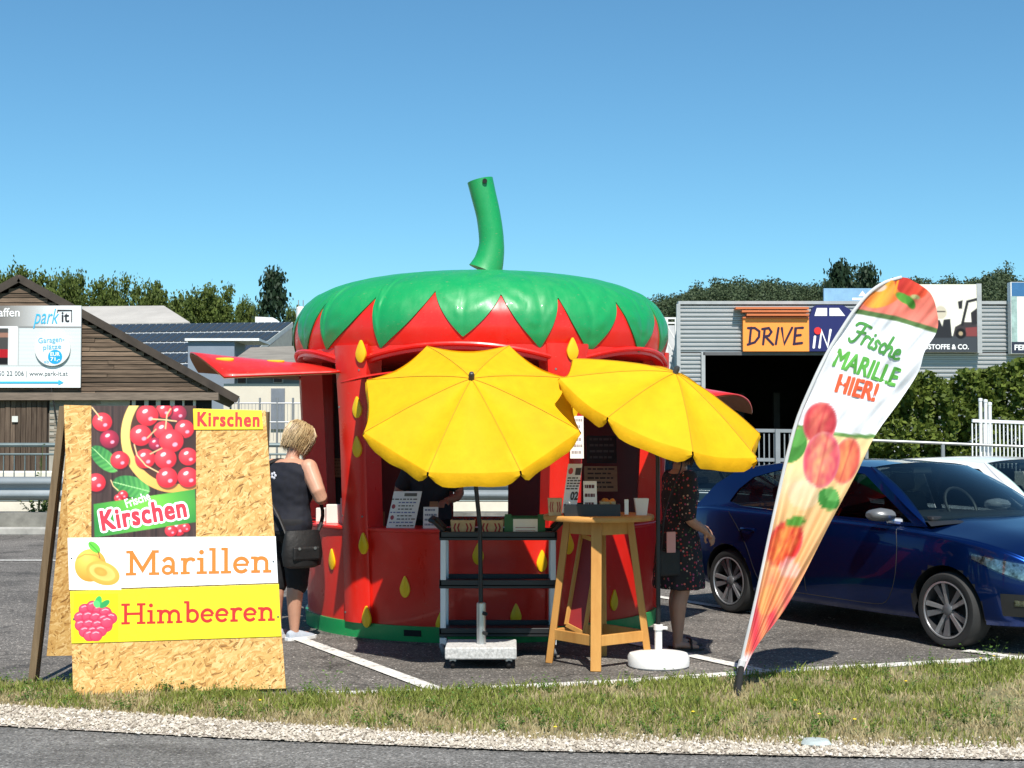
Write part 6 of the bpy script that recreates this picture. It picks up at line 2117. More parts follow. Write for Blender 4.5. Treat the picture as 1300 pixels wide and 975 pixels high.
A.put(A.ell(1010, 662, 13, 6, -.1)[0], (92, 156, 60))
A.put(A.ell(1002, 722, 14, 12, .4)[0] * .7, (250, 206, 200))
A.put(A.ell(975, 762, 12, 20, .3)[0] * .6, (252, 190, 110))
A.put(np.clip((A.Y - 826) / 8, 0, 1), (250, 226, 228))
fl_base = G(937, 886)
flag = thing('feather_banner', 'tall feather banner with fruit print and lettering on the verge', 'banner', fl_base)
rows = [(A.X[i, j], A.Y[i, j]) for i in range(NV) for j in range(NU)]
A.build('cloth', lambda x, y: ffn(x, y), print_mat('banner_print', .8, .25), flag)
def ftext(vf, x0, y0, rot):
    vs, fs = vf
    c, q = math.cos(rot), math.sin(rot)
    return [(x0 + x * c + y * q, y0 + x * q - y * c) for x, y in vs], fs
GRN = INK('flag_green', (84, 160, 62), .8); ORG = INK('flag_orange', (226, 88, 48), .8); DGR = INK('flag_dgreen', (70, 140, 62), .8)
def box2d(s, w, h, bold, shear, space=1.0):
    return fit2d(text2d(s, 1, bold, shear, space, res=4), 0, 0, w, h)
lettering([ftext(box2d('MARILLE', 84, 23, 0, .1), 1057 + .8 * a, 464 + .7 * b, R(18.5)) for a in (-1, 1) for b in (-1, 1)], ffn, GRN, flag, lift=.004, step=.0001)
lettering([ftext(box2d('HIER!', 52, 23, 0, .1), 1060 + 1.0 * a, 497 + .8 * b, R(14)) for a in (-1, 1) for b in (-1, 1)], ffn, ORG, flag, lift=.004, step=.0001)
fr = [[(-.05, .82), (.05, .98), (.3, 1.04), (.62, 1.0)], [(.36, 1.0), (.28, .5), (.14, .02), (-.02, -.12), (-.12, .0)], [(.1, .52), (.3, .56), (.46, .6)],
      [(.5, .0), (.56, .48)], [(.53, .3), (.64, .5), (.76, .46)], [(.9, .5), (.84, .1), (.92, .0), (1.0, .06)], [(.93, .72), (.94, .73)],
      [(1.26, .44), (1.14, .52), (1.08, .38), (1.18, .2), (1.12, .02), (.98, .04)], [(1.6, .42), (1.48, .52), (1.36, .28), (1.42, .02), (1.58, .08)],
      [(1.62, .0), (1.74, 1.0)], [(1.65, .26), (1.8, .5), (1.9, .38), (1.88, .06), (2.0, .02)], [(2.08, .24), (2.28, .34), (2.24, .52), (2.1, .42), (2.08, .1), (2.2, .0), (2.36, .1)]]
fr = [[(p.x, p.y) for p in cat_rom([V((a, b, 0)) for a, b in s], 4)] for s in fr]
sm = []
for s in fr:
    sm.append([ftext(([(x * 27.5, y * 24)], []), 1081, 431, R(24))[0][0] for x, y in s])
lettering(strokes2d(sm, 3.5), ffn, DGR, flag, lift=.004, step=.00015)
# pole in the sleeve, ground spike
pole_pts = [at(940, 850, YFL)] + [at(p.x - 1.5, p.y, YFL + .012) for p in Lp[::6]]
MB().tube(pole_pts, [.016] * 2 + [.012] * (len(pole_pts) - 2), 8).build('pole', pm('banner_pole', (.55, .55, .54), .5), flag, smooth=True)
MB().tube([V((fl_base.x - .008, fl_base.y, 0.0)), at(941, 848, YFL - .012)], .021, 10).build('ground_spike', M_BLACK, flag, smooth=True)
mb = MB(); mb.tube([at(940, 849, YFL), at(943, 838, YFL)], .024, 8); mb.build('ferrule', pm('ferrule', (.6, .58, .58), .5), flag)

# ------------------------------------------------------------------ cars
def hermite(xs, ys):
    xs = np.array(xs, float); ys = np.array(ys, float)
    d = np.diff(ys) / np.diff(xs)
    m = np.zeros_like(ys); m[0] = d[0]; m[-1] = d[-1]
    for i in range(1, len(xs) - 1):
        m[i] = 0 if d[i - 1] * d[i] <= 0 else 2 * d[i - 1] * d[i] / (d[i - 1] + d[i])
    def f(x):
        x = min(max(x, xs[0]), xs[-1])
        i = min(int(np.searchsorted(xs, x, 'right')) - 1, len(xs) - 2)
        h = xs[i + 1] - xs[i]; t = (x - xs[i]) / h
        return float((2 * t ** 3 - 3 * t ** 2 + 1) * ys[i] + (t ** 3 - 2 * t ** 2 + t) * h * m[i] + (-2 * t ** 3 + 3 * t ** 2) * ys[i + 1] + (t ** 3 - t ** 2) * h * m[i + 1])
    return f
CX = [-2.13, -2.09, -1.95, -1.6, -1.2, -.6, 0, .6, 1.1, 1.5, 1.8, 2.0, 2.09, 2.13]
cw = hermite(CX, [.62, .76, .85, .89, .905, .905, .905, .905, .90, .885, .84, .74, .62, .46])
cb = hermite(CX, [.44, .36, .29, .23, .20, .185, .185, .185, .19, .20, .21, .22, .25, .33])
csh = hermite(CX, [.72, .83, .935, .965, .955, .94, .925, .905, .88, .845, .79, .71, .64, .58])
ctp = hermite(CX, [.74, .87, .975, 1.0, .99, .975, .965, .965, .985, .935, .875, .785, .70, .61])
def section(x):
    w, b, s, t = cw(x), cb(x), csh(x), ctp(x)
    pts = [(0, b), (w * .8, b), (w * .93, b + .03), (w * .975, b + .12), (w * 1.0, b + (s - b) * .45), (w * .995, b + (s - b) * .72), (w * .972, s - .02), (w * .94, s + .012), (w * .88, s + .028), (w * .5, t), (0, t + .012)]
    pp = cat_rom([V((p[0], p[1], 0)) for p in pts], 4)
    return [(p.x, p.y) for p in pp]
def side_y(x, z):                           # outer half width of the lower body at height z
    s = section(x)
    best = None
    for (y0, z0), (y1, z1) in zip(s[:-1], s[1:]):
        if z0 <= z <= z1 and y0 > .25:
            return y0 + (y1 - y0) * (z - z0) / max(1e-6, z1 - z0)
    return s[16][0]
def gh_y(x, z):                             # greenhouse half width
    z0 = csh(x) + .026
    y0 = cw(x) * .885
    t = (z - z0) / (1.41 - z0)
    return y0 + (.575 - y0) * t + .045 * math.sin(PI * max(0, min(1, t)))
M_TYRE = pm('tyre_rubber', (.018, .018, .018), .8, var=.2)
M_RIM = pm('rim_silver', (.55, .56, .58), .3, metal=.8, var=.04)
M_RIMD = pm('rim_grey', (.16, .165, .175), .4, metal=.6, var=.04)
M_BTRIM = pm('black_trim', (.012, .012, .013), .5, var=.1)
M_LAMP = pm('lamp_chrome', (.30, .31, .33), .15, metal=.9, var=.9, scale=30)
G_SIDE = glass_mat('tinted_glass', (.10, .12, .13), 1.35)
G_WIND = glass_mat('windscreen_glass', (.66, .78, .76), 1.22)
G_CLEAR = glass_mat('lamp_glass', (.8, .85, .88))
CAR_CACHE = {}
def body_mesh():
    if 'body' in CAR_CACHE:
        return CAR_CACHE['body']
    mb = MB()
    xs = []
    x = -2.13
    N = 74
    for i in range(N + 1):
        t = i / N
        xs.append(-2.13 * math.cos(PI * t) * (.35) + (-2.13 + 4.26 * t) * .65)
    rings = []
    for x in xs:
        s = section(x)
        rings.append([V((x, -y, z)) for y, z in s] + [V((x, y, z)) for y, z in reversed(s[1:-1])])
    mb.loft(rings)
    body = mb.build('car_tmp', M_BTRIM)
    cuts = []
    for wx in (-1.28, 1.35):
        for s in (-1, 1):
            c = MB().lathe([(.338, -.32), (.338, .32)], 48, (wx, s * .86, .31), Matrix.Rotation(R(90), 3, 'X')).build('cut_tmp', M_BTRIM)
            md = body.modifiers.new('b', 'BOOLEAN'); md.object = c; md.operation = 'DIFFERENCE'; md.solver = 'EXACT'
            cuts.append(c)
    me = baked(body, 'body')
    for c in cuts: drop(c)
    drop(body)
    CAR_CACHE['body'] = me
    return me
def assign_paint(me, paint):
    me = me.copy()
    me.materials.clear(); me.materials.append(paint); me.materials.append(M_BTRIM)
    for p in me.polygons:
        c = p.center
        inarch = False
        for wx in (-1.28, 1.35):
            r_ = math.hypot(c.x - wx, c.z - .31)
            if r_ < .343 and abs(c.y) > .5 and (abs(r_ - .338) < .008 or abs(abs(c.y) - .54) < .01 or r_ < .325):
                inarch = True
        p.material_index = 1 if (inarch or c.z < cb(c.x) + .004) else 0
        p.use_smooth = True
    me.set_sharp_from_angle(angle=R(35))
    return me
def car(name, label, loc, rz, paint, cap_mat=None, detail=True):
    t = thing(name, label, 'car', loc, rz)
    bd = link('body', assign_paint(body_mesh(), paint), None, t)
    L = dict(local=True)
    # greenhouse frame
    outer = [(1.10, .93), (.66, 1.19), (.27, 1.392), (-.3, 1.422), (-.9, 1.405), (-1.40, 1.35), (-1.64, 1.2), (-1.93, .97), (-1.45, .975), (-.7, .955), (.1, .94), (.7, .925)]
    inner = [(.93, .955), (.60, 1.155), (.25, 1.335), (-.3, 1.368), (-.82, 1.352), (-1.14, 1.275), (-1.28, 1.16), (-1.37, 1.04), (-1.2, 1.005), (-.7, .985), (.1, .97), (.65, .957)]
    for s in (-1, 1):
        f = lambda p, o=0.0: V((p[0], s * (gh_y(p[0], p[1]) + o), p[1]))
        mb = MB(); n = len(outer)
        mb.add([f(p) for p in outer] + [f(p) for p in inner] + [f(p, -.03) for p in inner], [(i, (i + 1) % n, n + (i + 1) % n, n + i) for i in range(n)] + [(n + i, n + (i + 1) % n, 2 * n + (i + 1) % n, 2 * n + i) for i in range(n)])
        mb.build('side_frame', paint, t, smooth=True, angle=50, **L)
        mb = MB(); g = [(.93, .955), (.60, 1.155), (.25, 1.335), (-.18, 1.362), (-.18, .972)]
        mb.add([f(p, -.008) for p in g], [tuple(range(len(g)))]); mb.build('side_window', G_SIDE, t, **L)
        mb = MB(); g = [(-.26, .975), (-.26, 1.366), (-.82, 1.352), (-1.14, 1.275), (-1.28, 1.16), (-1.37, 1.04), (-1.2, 1.005)]
        mb.add([f(p, -.008) for p in g], [tuple(range(len(g)))]); mb.build('side_window', G_SIDE, t, **L)
        mb = MB(); g = [(-.18, .968), (-.18, 1.366), (-.26, 1.368), (-.26, .97)]
        mb.add([f(p, -.003) for p in g], [(0, 1, 2, 3)]); mb.build('window_pillar', M_BTRIM, t, **L)
        # door seams and handles
        for path in ([(.83, .92), (.86, .75), (.84, .5), (.72, .30), (.5, .27)], [(-.22, .95), (-.24, .7), (-.22, .3)], [(-1.3, .97), (-1.12, .8), (-.98, .62), (-.85, .36), (-.7, .28)], [(.5, .27), (-.7, .28)]):
            pts = cat_rom([V((a, b, 0)) for a, b in path], 5)
            mb = MB(); mb.tube([V((p.x, s * (side_y(p.x, p.y) + .0005), p.y)) for p in pts], .0035, 4); mb.build('door_seam', M_BTRIM, bd, **L)
        for hx in (-.08, -.98):
            z = .80
            mb = MB(); mb.tube([V((hx - .09, s * (side_y(hx - .09, z) + .004), z)), V((hx - .05, s * (side_y(hx, z) + .028), z + .004)), V((hx + .06, s * (side_y(hx, z) + .03), z + .004)), V((hx + .1, s * (side_y(hx + .1, z) + .006), z))], .013, 7); mb.build('door_handle', paint, t, smooth=True, **L)
        # mirror
        mb = MB(); mx = .74
        y0 = gh_y(mx, .98)
        mb.loft([[V((mx + dx + .03 * math.cos(a), s * (y0 + oy), 1.0 + dz + hz * math.sin(a))) + V((hx_ * math.cos(a), 0, 0)) for a in [2 * PI * k / 12 for k in range(12)]] for oy, dx, dz, hx_, hz in ((.05, 0, 0, .03, .03), (.07, .0, .01, .055, .05), (.15, -.01, .015, .06, .056), (.225, -.03, .012, .045, .045), (.25, -.04, .01, .01, .02))])
        mi = mb.build('mirror', cap_mat or paint, t, smooth=True, **L)
        mb = MB(); mb.tube([V((mx + .06, s * (y0 - .03), .955)), V((mx + .01, s * (y0 + .09), .97))], [.03, .025], 8); mb.build('mirror_arm', M_RIM if cap_mat else M_BTRIM, mi, **L)
        # head lamp, fog lamp, tail lamp as surface patches
        def patch(x0, x1, zlo, zhi, off, nm, mt, nx=12, nzz=5):
            rows = []
            for i in range(nx + 1):
                x = x0 + (x1 - x0) * i / nx
                a, b = zlo(x), zhi(x)
                rows.append([V((x + (off if x > 0 else -off) * .5, s * (side_y(x, a + (b - a) * k / nzz) + off), a + (b - a) * k / nzz)) for k in range(nzz + 1)])
            mb = MB(); mb.grid(rows); return mb.build(nm, mt, t, smooth=True, **L)
        patch(1.60, 2.07, lambda x: .715 - (x - 1.6) * .36, lambda x: .755 - (x - 1.6) * .15, .004, 'headlamp', M_LAMP)
        patch(1.58, 2.075, lambda x: .705 - (x - 1.6) * .37, lambda x: .765 - (x - 1.6) * .14, .010, 'headlamp_glass', G_CLEAR)
        patch(1.84, 2.10, lambda x: .30, lambda x: .47, .003, 'bumper_grille', M_BTRIM)
        patch(1.93, 2.06, lambda x: .38, lambda x: .425, .008, 'fog_lamp', M_LAMP)
        patch(-2.10, -1.84, lambda x: .74 + (x + 1.84) * .1, lambda x: .88 + (x + 1.84) * .25, .004, 'tail_lamp', pm('tail_red', (.25, .008, .008), .15, coat=.5))
    # roof, windscreen, rear window
    rows = []
    for i in range(17):
        x = .30 - 1.72 * i / 16
        row = []
        for k in range(13):
            v = -1 + k / 6
            zt_ = float(np.interp(x, [-1.42, -1.0, -.4, 0, .3], [1.385, 1.425, 1.452, 1.45, 1.43])); ze = float(np.interp(x, [-1.42, -.9, -.3, .3], [1.348, 1.405, 1.422, 1.392]))
            yy = gh_y(x, ze) + .001
            row.append(V((x + .06 * (1 - v * v) * (i < 1) + .0, v * yy, zt_ + (ze - zt_) * abs(v) ** 2.6)))
        rows.append(row)
    rf = MB(); rf.grid(rows); rf.build('roof', paint, t, smooth=True, **L)
    def glass_sheet(top_, bot_, bx, nm, mt, off=0.0):
        rows = []
        for i in range(11):
            u = i / 10
            rows.append([top_(-1 + k / 8).lerp(bot_(-1 + k / 8), u) + V((bx * math.sin(PI * u), 0, abs(bx) * .9 * math.sin(PI * u))) for k in range(17)])
        mb = MB(); mb.grid(rows); return mb.build(nm, mt, t, smooth=True, **L)
    glass_sheet(lambda v: V((.30 + .06 * (1 - v * v), v * .585, 1.43 - .038 * v * v)), lambda v: V((1.24 - .20 * v * v, v * .765, .972 - .012 * v * v)), .03, 'windscreen', G_WIND)
    glass_sheet(lambda v: V((-1.42, v * .60, 1.385 - .038 * v * v)), lambda v: V((-1.95 + .04 * v * v, v * .70, .99)), -.03, 'rear_window', G_WIND)
    # pillars beside the windscreen and the cowl below it
    for s in (-1, 1):
        rows = []
        for i in range(11):
            u = i / 10
            e_ = V((.30 + .74 * u, s * (.585 + .18 * u), 1.392 - .432 * u)) + V((.03 * math.sin(PI * u), 0, .027 * math.sin(PI * u)))
            xo = .27 + .83 * u; zo = float(np.interp(xo, [.27, .66, 1.10], [1.392, 1.19, .93]))
            o_ = V((xo, s * gh_y(xo, zo), zo))
            rows.append([e_ + V((0, -s * .02, .003)), e_.lerp(o_, .5) + V((0, s * .006, .006)), o_])
        mb = MB(); mb.grid(rows); mb.build('windscreen_pillar', paint, t, smooth=True, **L)
    rows = []
    for k in range(17):
        v = -1 + k / 8
        b_ = V((1.24 - .20 * v * v, v * .765, .972 - .012 * v * v))
        rows.append([b_ + V((-.05, 0, .012)), b_ + V((.03, 0, .008)), V((b_.x + .09, b_.y * 1.03, ctp(b_.x + .09) + .012 - abs(v) ** 2 * .06))])
    mb = MB(); mb.grid(rows); mb.build('cowl', M_BTRIM, t, smooth=True, **L)
    # interior
    mb = MB(); mb.box((-.4, 0, .983), (2.75, 1.40, .02)); mb.build('cabin_floor', M_BTRIM, t, **L)
    mb = MB(); mb.box((.82, 0, .985), (.5, 1.42, .05)); mb.build('dashboard', M_BTRIM, t, bevel=.02, **L)
    M_SEAT = pm('seat_fabric', (.02, .02, .022), .8)
    for sy in (-.36, .36):
        mb = MB(); mb.loft([[V((-.22 - .12 * (z - .95) + dx, sy + dy * w_, z)) for dx, dy in ((.06, -1), (.06, 1), (-.06, 1), (-.06, -1))] for z, w_ in ((.95, .24), (1.08, .22), (1.14, .17))]); se = mb.build('seat', M_SEAT, t, bevel=.02, **L)
        mb = MB(); mb.box((-.27, sy, 1.24), (.09, .25, .16)); mb.build('headrest', M_SEAT, se, bevel=.03, **L)
        mb = MB(); mb.box((-1.08, sy, 1.12), (.09, .24, .13)); mb.build('rear_headrest', M_SEAT, se, bevel=.03, **L)
    mb = MB(); Mw = Matrix.Rotation(R(62), 3, 'Y')
    mb.tube([V((.42, .36, 1.04)) + Mw @ V((.18 * math.cos(a), .18 * math.sin(a), 0)) for a in [2 * PI * k / 24 for k in range(25)]], .014, 7); mb.build('steering_wheel', M_BTRIM, t, smooth=True, **L)
    mb = MB(); mb.box((.30, 0, 1.36), (.03, .22, .06)); mb.build('inner_mirror', M_BTRIM, t, bevel=.01, **L)
    # wheels
    for wx in (-1.28, 1.35):
        for s in (-1, 1):
            c = V((wx, s * .775, .299)); Mx = Matrix.Rotation(R(-90) * s, 3, 'X') if s > 0 else Matrix.Rotation(R(90), 3, 'X')
            tk = 'tyre'
            if tk not in CAR_CACHE:
                CAR_CACHE['tyre'] = MB().lathe([(.215, -.10), (.25, -.112), (.295, -.108), (.315, -.085), (.318, -.04), (.318, .04), (.315, .085), (.295, .108), (.25, .112), (.232, .10), (.228, .06), (.215, .0)], 48, caps=False).mesh('wheel')
                CAR_CACHE['tyre'].materials.append(M_TYRE)
                CAR_CACHE['rim'] = MB().lathe([(.232, .099), (.238, .106), (.232, .11), (.222, .104), (.214, .07), (.205, .0), (.02, -.02)], 48, caps=False).mesh('rim'); CAR_CACHE['rim'].materials.append(pm('rim_barrel', (.035, .035, .038), .5, metal=.4))
                CAR_CACHE['lip'] = MB().lathe([(.236, .104), (.238, .112), (.226, .113), (.222, .102)], 48, caps=False).mesh('rim_lip'); CAR_CACHE['lip'].materials.append(M_RIM)
                for nm, mt, sk, z1 in (('sp0', M_RIM, .03, .100), ('sp1', pm('rim_mid', (.26, .265, .28), .35, metal=.7), -.02, .092)):
                    mbp = MB()
                    hw_ = .024 if nm == 'sp0' else .034
                    pts = [(.03, -.014), (.03, .014), (.224, hw_ + sk), (.228, -hw_ * .6 + sk)]
                    mbp.add([(p[0], p[1], z1 - .02 * (p[0] < .1)) for p in pts] + [(p[0], p[1], z1 - .035) for p in pts], [(0, 3, 2, 1), (4, 5, 6, 7), (0, 1, 5, 4), (1, 2, 6, 5), (2, 3, 7, 6), (3, 0, 4, 7)])
                    CAR_CACHE[nm] = mbp.mesh('spoke'); CAR_CACHE[nm].materials.append(mt)
                CAR_CACHE['hub'] = MB().lathe([(.048, .05), (.048, .088), (.036, .096), (.01, .098)], 20).mesh('hub_cap'); CAR_CACHE['hub'].materials.append(M_RIMD)
                for k in ('tyre', 'rim', 'lip', 'hub'):
                    CAR_CACHE[k].polygons.foreach_set('use_smooth', [True] * len(CAR_CACHE[k].polygons)); CAR_CACHE[k].set_sharp_from_angle(angle=R(40))
            w_ = bpy.data.objects.new('wheel', CAR_CACHE['tyre']); C.objects.link(w_); w_.parent = t
            w_.matrix_local = Matrix.Translation(c) @ Mx.to_4x4() @ Matrix.Diagonal((.94, .94, 1, 1))
            for nm, key in (('rim', 'rim'), ('rim_lip', 'lip'), ('hub_cap', 'hub')):
                o = bpy.data.objects.new(nm, CAR_CACHE[key]); C.objects.link(o); o.parent = w_
            if detail:
                for k in range(10):
                    o = bpy.data.objects.new('spoke', CAR_CACHE['sp0' if k % 2 == 0 else 'sp1']); C.objects.link(o); o.parent = w_; o.rotation_euler = (0, 0, 2 * PI * k / 10 + .3)
    return t
def car_paint(name, col, flake=0.0, metal=.0, rough=.3):
    if name in MATS: return MATS[name]
    m, nt, b = nodes_of(name)
    b.inputs['Base Color'].default_value = (*col, 1)
    vec = coords(nt); n = tex_noise(nt, vec, 3, 4)
    nt.links.new(ramp(nt, [(.3, tuple(c * .93 for c in col)), (.7, tuple(min(1, c * 1.07) for c in col))], n), b.inputs['Base Color'])
    b.inputs['Metallic'].default_value = metal
    b.inputs['Roughness'].default_value = rough
    b.inputs['Coat Weight'].default_value = .7
    b.inputs['Coat IOR'].default_value = 1.35
    b.inputs['Specular IOR Level'].default_value = .15
    b.inputs['Coat Roughness'].default_value = .02
    MATS[name] = m
    return m
P_BLUE = car_paint('blue_paint', (.0025, .021, .12), metal=.85, rough=.28)
P_WHITE = car_paint('white_paint', (.78, .78, .77))
P_DARK = car_paint('dark_teal_paint', (.010, .024, .032), metal=.2)
hf, hr = G(1203, 823), G(935, 779)
hd = (hf - hr).normalized()
rz = math.atan2(hd.y, hd.x)
cl = hf - rotz(rz) @ V((1.35, -.86, 0))
car('blue_hatchback', 'shiny dark blue hatchback parked behind the feather banner', cl, rz, P_BLUE, pm('mirror_grey', (.15, .155, .16), .35, metal=.4))
left = V((-hd.y, hd.x, 0))
car('white_car', 'white car parked on the far side of the blue hatchback', cl + left * 2.35 - hd * .8, rz, P_WHITE)
dk = car('dark_car', 'dark teal car with a red sill strip behind the woman in the dress', V((2.55, 19.6, 0)), R(-3), P_DARK)
mb = MB(); mb.box((0, -.925, .40), (3.0, .02, .085)); mb.build('red_sill_strip', pm('red_strip', (.85, .07, .035), .5), dk, local=True)

# ------------------------------------------------------------------ people
M_SKIN = pm('skin', (.50, .26, .17), .5, var=.08, scale=8)
M_SKIN2 = pm('tanned_skin', (.40, .20, .125), .5, var=.08, scale=8)
def remeshed(mb, name, mat, parent, vox=.011, smooth=4, folds=0.0):
    o = mb.build('tmp', None, None)
    md = o.modifiers.new('r', 'REMESH'); md.mode = 'VOXEL'; md.voxel_size = vox
    if smooth:
        sm_ = o.modifiers.new('s', 'SMOOTH'); sm_.iterations = smooth; sm_.factor = .5
    me = baked(o, name)
    drop(o)
    me.materials.clear()
    if folds:
        n = len(me.vertices)
        co = np.zeros(n * 3, np.float32); me.vertices.foreach_get('co', co)
        nr = np.zeros(n * 3, np.float32); me.vertex_normals.foreach_get('vector', nr)
        co = co.reshape(-1, 3); nr = nr.reshape(-1, 3)
        f = np.array([noise.noise(V((x * 5 + z * 3, y * 5, z * 13 + x * 4))) + .5 * noise.noise(V((x * 16, y * 16, z * 20))) for x, y, z in co.tolist()], np.float32)
        me.vertices.foreach_set('co', (co + nr * (f * folds)[:, None]).ravel())
    return link(name, me, mat, parent, smooth=True, angle=180)
def ell_ring(c, rx, ry, n=20, tilt=0.0):
    return [V((c[0] + rx * math.cos(2 * PI * k / n), c[1] + ry * math.sin(2 * PI * k / n), c[2] + tilt * ry * math.sin(2 * PI * k / n))) for k in range(n)]
def limb(mb, pts, rad_, n=12):
    pp = cat_rom(pts, 4)
    rr_ = list(np.interp(np.linspace(0, len(pts) - 1, len(pp)), range(len(pts)), rad_))
    mb.tube(pp, rr_, n)
    mb.ball(pts[0], rad_[0], 12, 8); mb.ball(pts[-1], rad_[-1], 12, 8)
def hand(mb, w, d, side, palm_n, s=1.0):
    """palm and five curled fingers from wrist w along d; palm_n is the palm's facing"""
    d = V(d).normalized(); n = V(palm_n); n = (n - d * n.dot(d)).normalized(); sd = d.cross(n).normalized() * side
    pc = V(w) + d * .045 * s
    mb.tube([V(w), V(w) + d * .03 * s, V(w) + d * .085 * s], [.026 * s, .034 * s, .036 * s], 12, flat=.55)
    for k, (off, ln_) in enumerate(((-.028, .068), (-.010, .078), (.009, .073), (.026, .058))):
        b = V(w) + d * .08 * s + sd * off * s
        m1 = b + d * ln_ * .5 * s + n * .008 * s
        m2 = b + d * ln_ * .8 * s + n * .026 * s
        m3 = b + d * ln_ * .88 * s + n * .046 * s
        mb.tube([b, m1, m2, m3], [.0092 * s, .0088 * s, .008 * s, .007 * s], 8)
    b = V(w) + d * .03 * s - sd * .03 * s
    mb.tube([b, b + d * .03 * s - sd * .022 * s + n * .01 * s, b + d * .06 * s - sd * .02 * s + n * .026 * s], [.013 * s, .011 * s, .009 * s], 8)
def person(label, loc, rz_, H, girth, arms, feet_, head_c, head_look, skin, build_clothes, lean=0.0):
    t = thing('person', label, 'person', loc, rz_)
    mb = MB()
    h = H
    tor = [(.455, .12, .095, 0), (.50, .172, .125, -.01), (.55, .170, .118, -.008), (.605, .145, .10, 0), (.66, .148, .105, .005), (.72, .165, .118, .008), (.775, .165, .102, 0), (.81, .135, .078, -.005), (.83, .07, .06, 0)]
    mb.loft([ell_ring((0, oy + lean * max(0, z - .5) * h, z * h), rx * girth, ry * girth) for z, rx, ry, oy in tor])
    nk = V((0, lean * .33 * h, .825 * h))
    hc = V(head_c)
    lk = V(head_look).normalized()
    limb(mb, [nk - V((0, 0, .03)), nk.lerp(hc, .5) - lk * .01, hc - V((0, 0, .03))], [.06, .052, .055])
    # head: skull, jaw, nose, brow, ears
    sd = lk.cross(V((0, 0, 1))).normalized(); up = sd.cross(lk).normalized()
    def hp(a, b, c): return hc + sd * a + lk * b + up * c
    rings = []
    for zz, rx, ry, oy in ((-.115, .025, .03, .055), (-.10, .045, .055, .04), (-.06, .062, .08, .015), (-.02, .07, .092, 0), (.03, .076, .098, -.005), (.07, .070, .09, -.01), (.10, .048, .062, -.012), (.115, .015, .02, -.012)):
        rings.append([hp(rx * math.cos(2 * PI * k / 18), oy + ry * math.sin(2 * PI * k / 18), zz) for k in range(18)])
    mb.loft(rings)
    mb.tube([hp(0, .09, .012), hp(0, .108, -.022), hp(0, .09, -.034)], [.008, .013, .009], 8)
    for s in (-1, 1):
        mb.ball(hp(s * .076, -.005, -.01), (.012, .018, .03), 8, 6)
    mb.tube([hp(-.022, .092, -.062), hp(0, .1, -.06), hp(.022, .092, -.062)], .007, 6)
    for A_ in arms:
        s = A_['side']
        sh = V((s * .165 * girth ** .6, lean * .3 * h, .79 * h))
        limb(mb, [sh, V(A_['elbow']), V(A_['wrist'])], [.053 * girth, .042 * girth, .027])
        limb(mb, [sh, sh.lerp(V(A_['elbow']), .5)], [.055 * girth, .05 * girth])
        hand(mb, V(A_['wrist']), A_['dir'], s, A_['palm'], 1.0)
    for s, ft in zip((-1, 1), feet_):
        hip = V((s * .085 * girth, 0, .5 * h)); an_ = V((ft[0], ft[1], .075)); kn = hip.lerp(an_, .5) + V((0, .02, .02))
        limb(mb, [hip, hip.lerp(kn, .5) + V((0, .01, 0)), kn, kn.lerp(an_, .35) - V((0, .018, 0)), an_], [.088 * girth, .076 * girth, .056 * girth ** .7, .057 * girth ** .6, .036])
        fd = ft[2]; dv = V((math.sin(fd), math.cos(fd), 0))
        mb.tube([an_ - dv * .035 - V((0, 0, .035)), an_ + dv * .03 - V((0, 0, .03)), an_ + dv * .12 - V((0, 0, .045)), an_ + dv * .17 - V((0, 0, .055))], [.033, .038, .036, .022], 12, flat=.75)
    b = remeshed(mb, 'body', skin, t, .0085, 2)
    for s in (-1, 1):
        MB().ball(hp(s * .031, .083, .008), .012, 10, 8).build('eye', pm('eye_white', (.7, .68, .66), .2), t, smooth=True, local=True)
    build_clothes(t, mb, h, tor, hp, nk)
    return t
def torso_cloth(h, tor, girth, z0, z1, inf=.014, lean=0.0, hem=None):
    zz = [z for z in np.linspace(z0, z1, 12)]
    tz = [a[0] for a in tor]
    out = []
    for z in zz:
        rx = float(np.interp(z, tz, [a[1] for a in tor])); ry = float(np.interp(z, tz, [a[2] for a in tor])); oy = float(np.interp(z, tz, [a[3] for a in tor]))
        out.append(ell_ring((0, oy + lean * max(0, z - .5) * h, z * h), rx * girth + inf, ry * girth + inf))
    return out
def shoe(t, ft, mat, name='shoe', low=True):
    mb = MB()
    dv = V((math.sin(ft[2]), math.cos(ft[2]), 0)); sd = V((dv.y, -dv.x, 0)); c = V((ft[0], ft[1], 0))
    rings = []
    for y, w, hgt in ((-.07, .026, .06), (-.055, .036, .075), (.0, .04, .085), (.06, .045, .07), (.12, .05, .05), (.17, .044, .038), (.205, .022, .024)):
        rings.append([c + dv * y + sd * (w * x) + V((0, 0, .004 + hgt * zf)) for x, zf in ((-1, 0), (1, 0), (1.05, .35), (.85, .75), (.4, 1), (-.4, 1), (-.85, .75), (-1.05, .35))])
    mb.loft(rings)
    return mb.build(name, mat, t, smooth=True, subsurf=1, local=True)
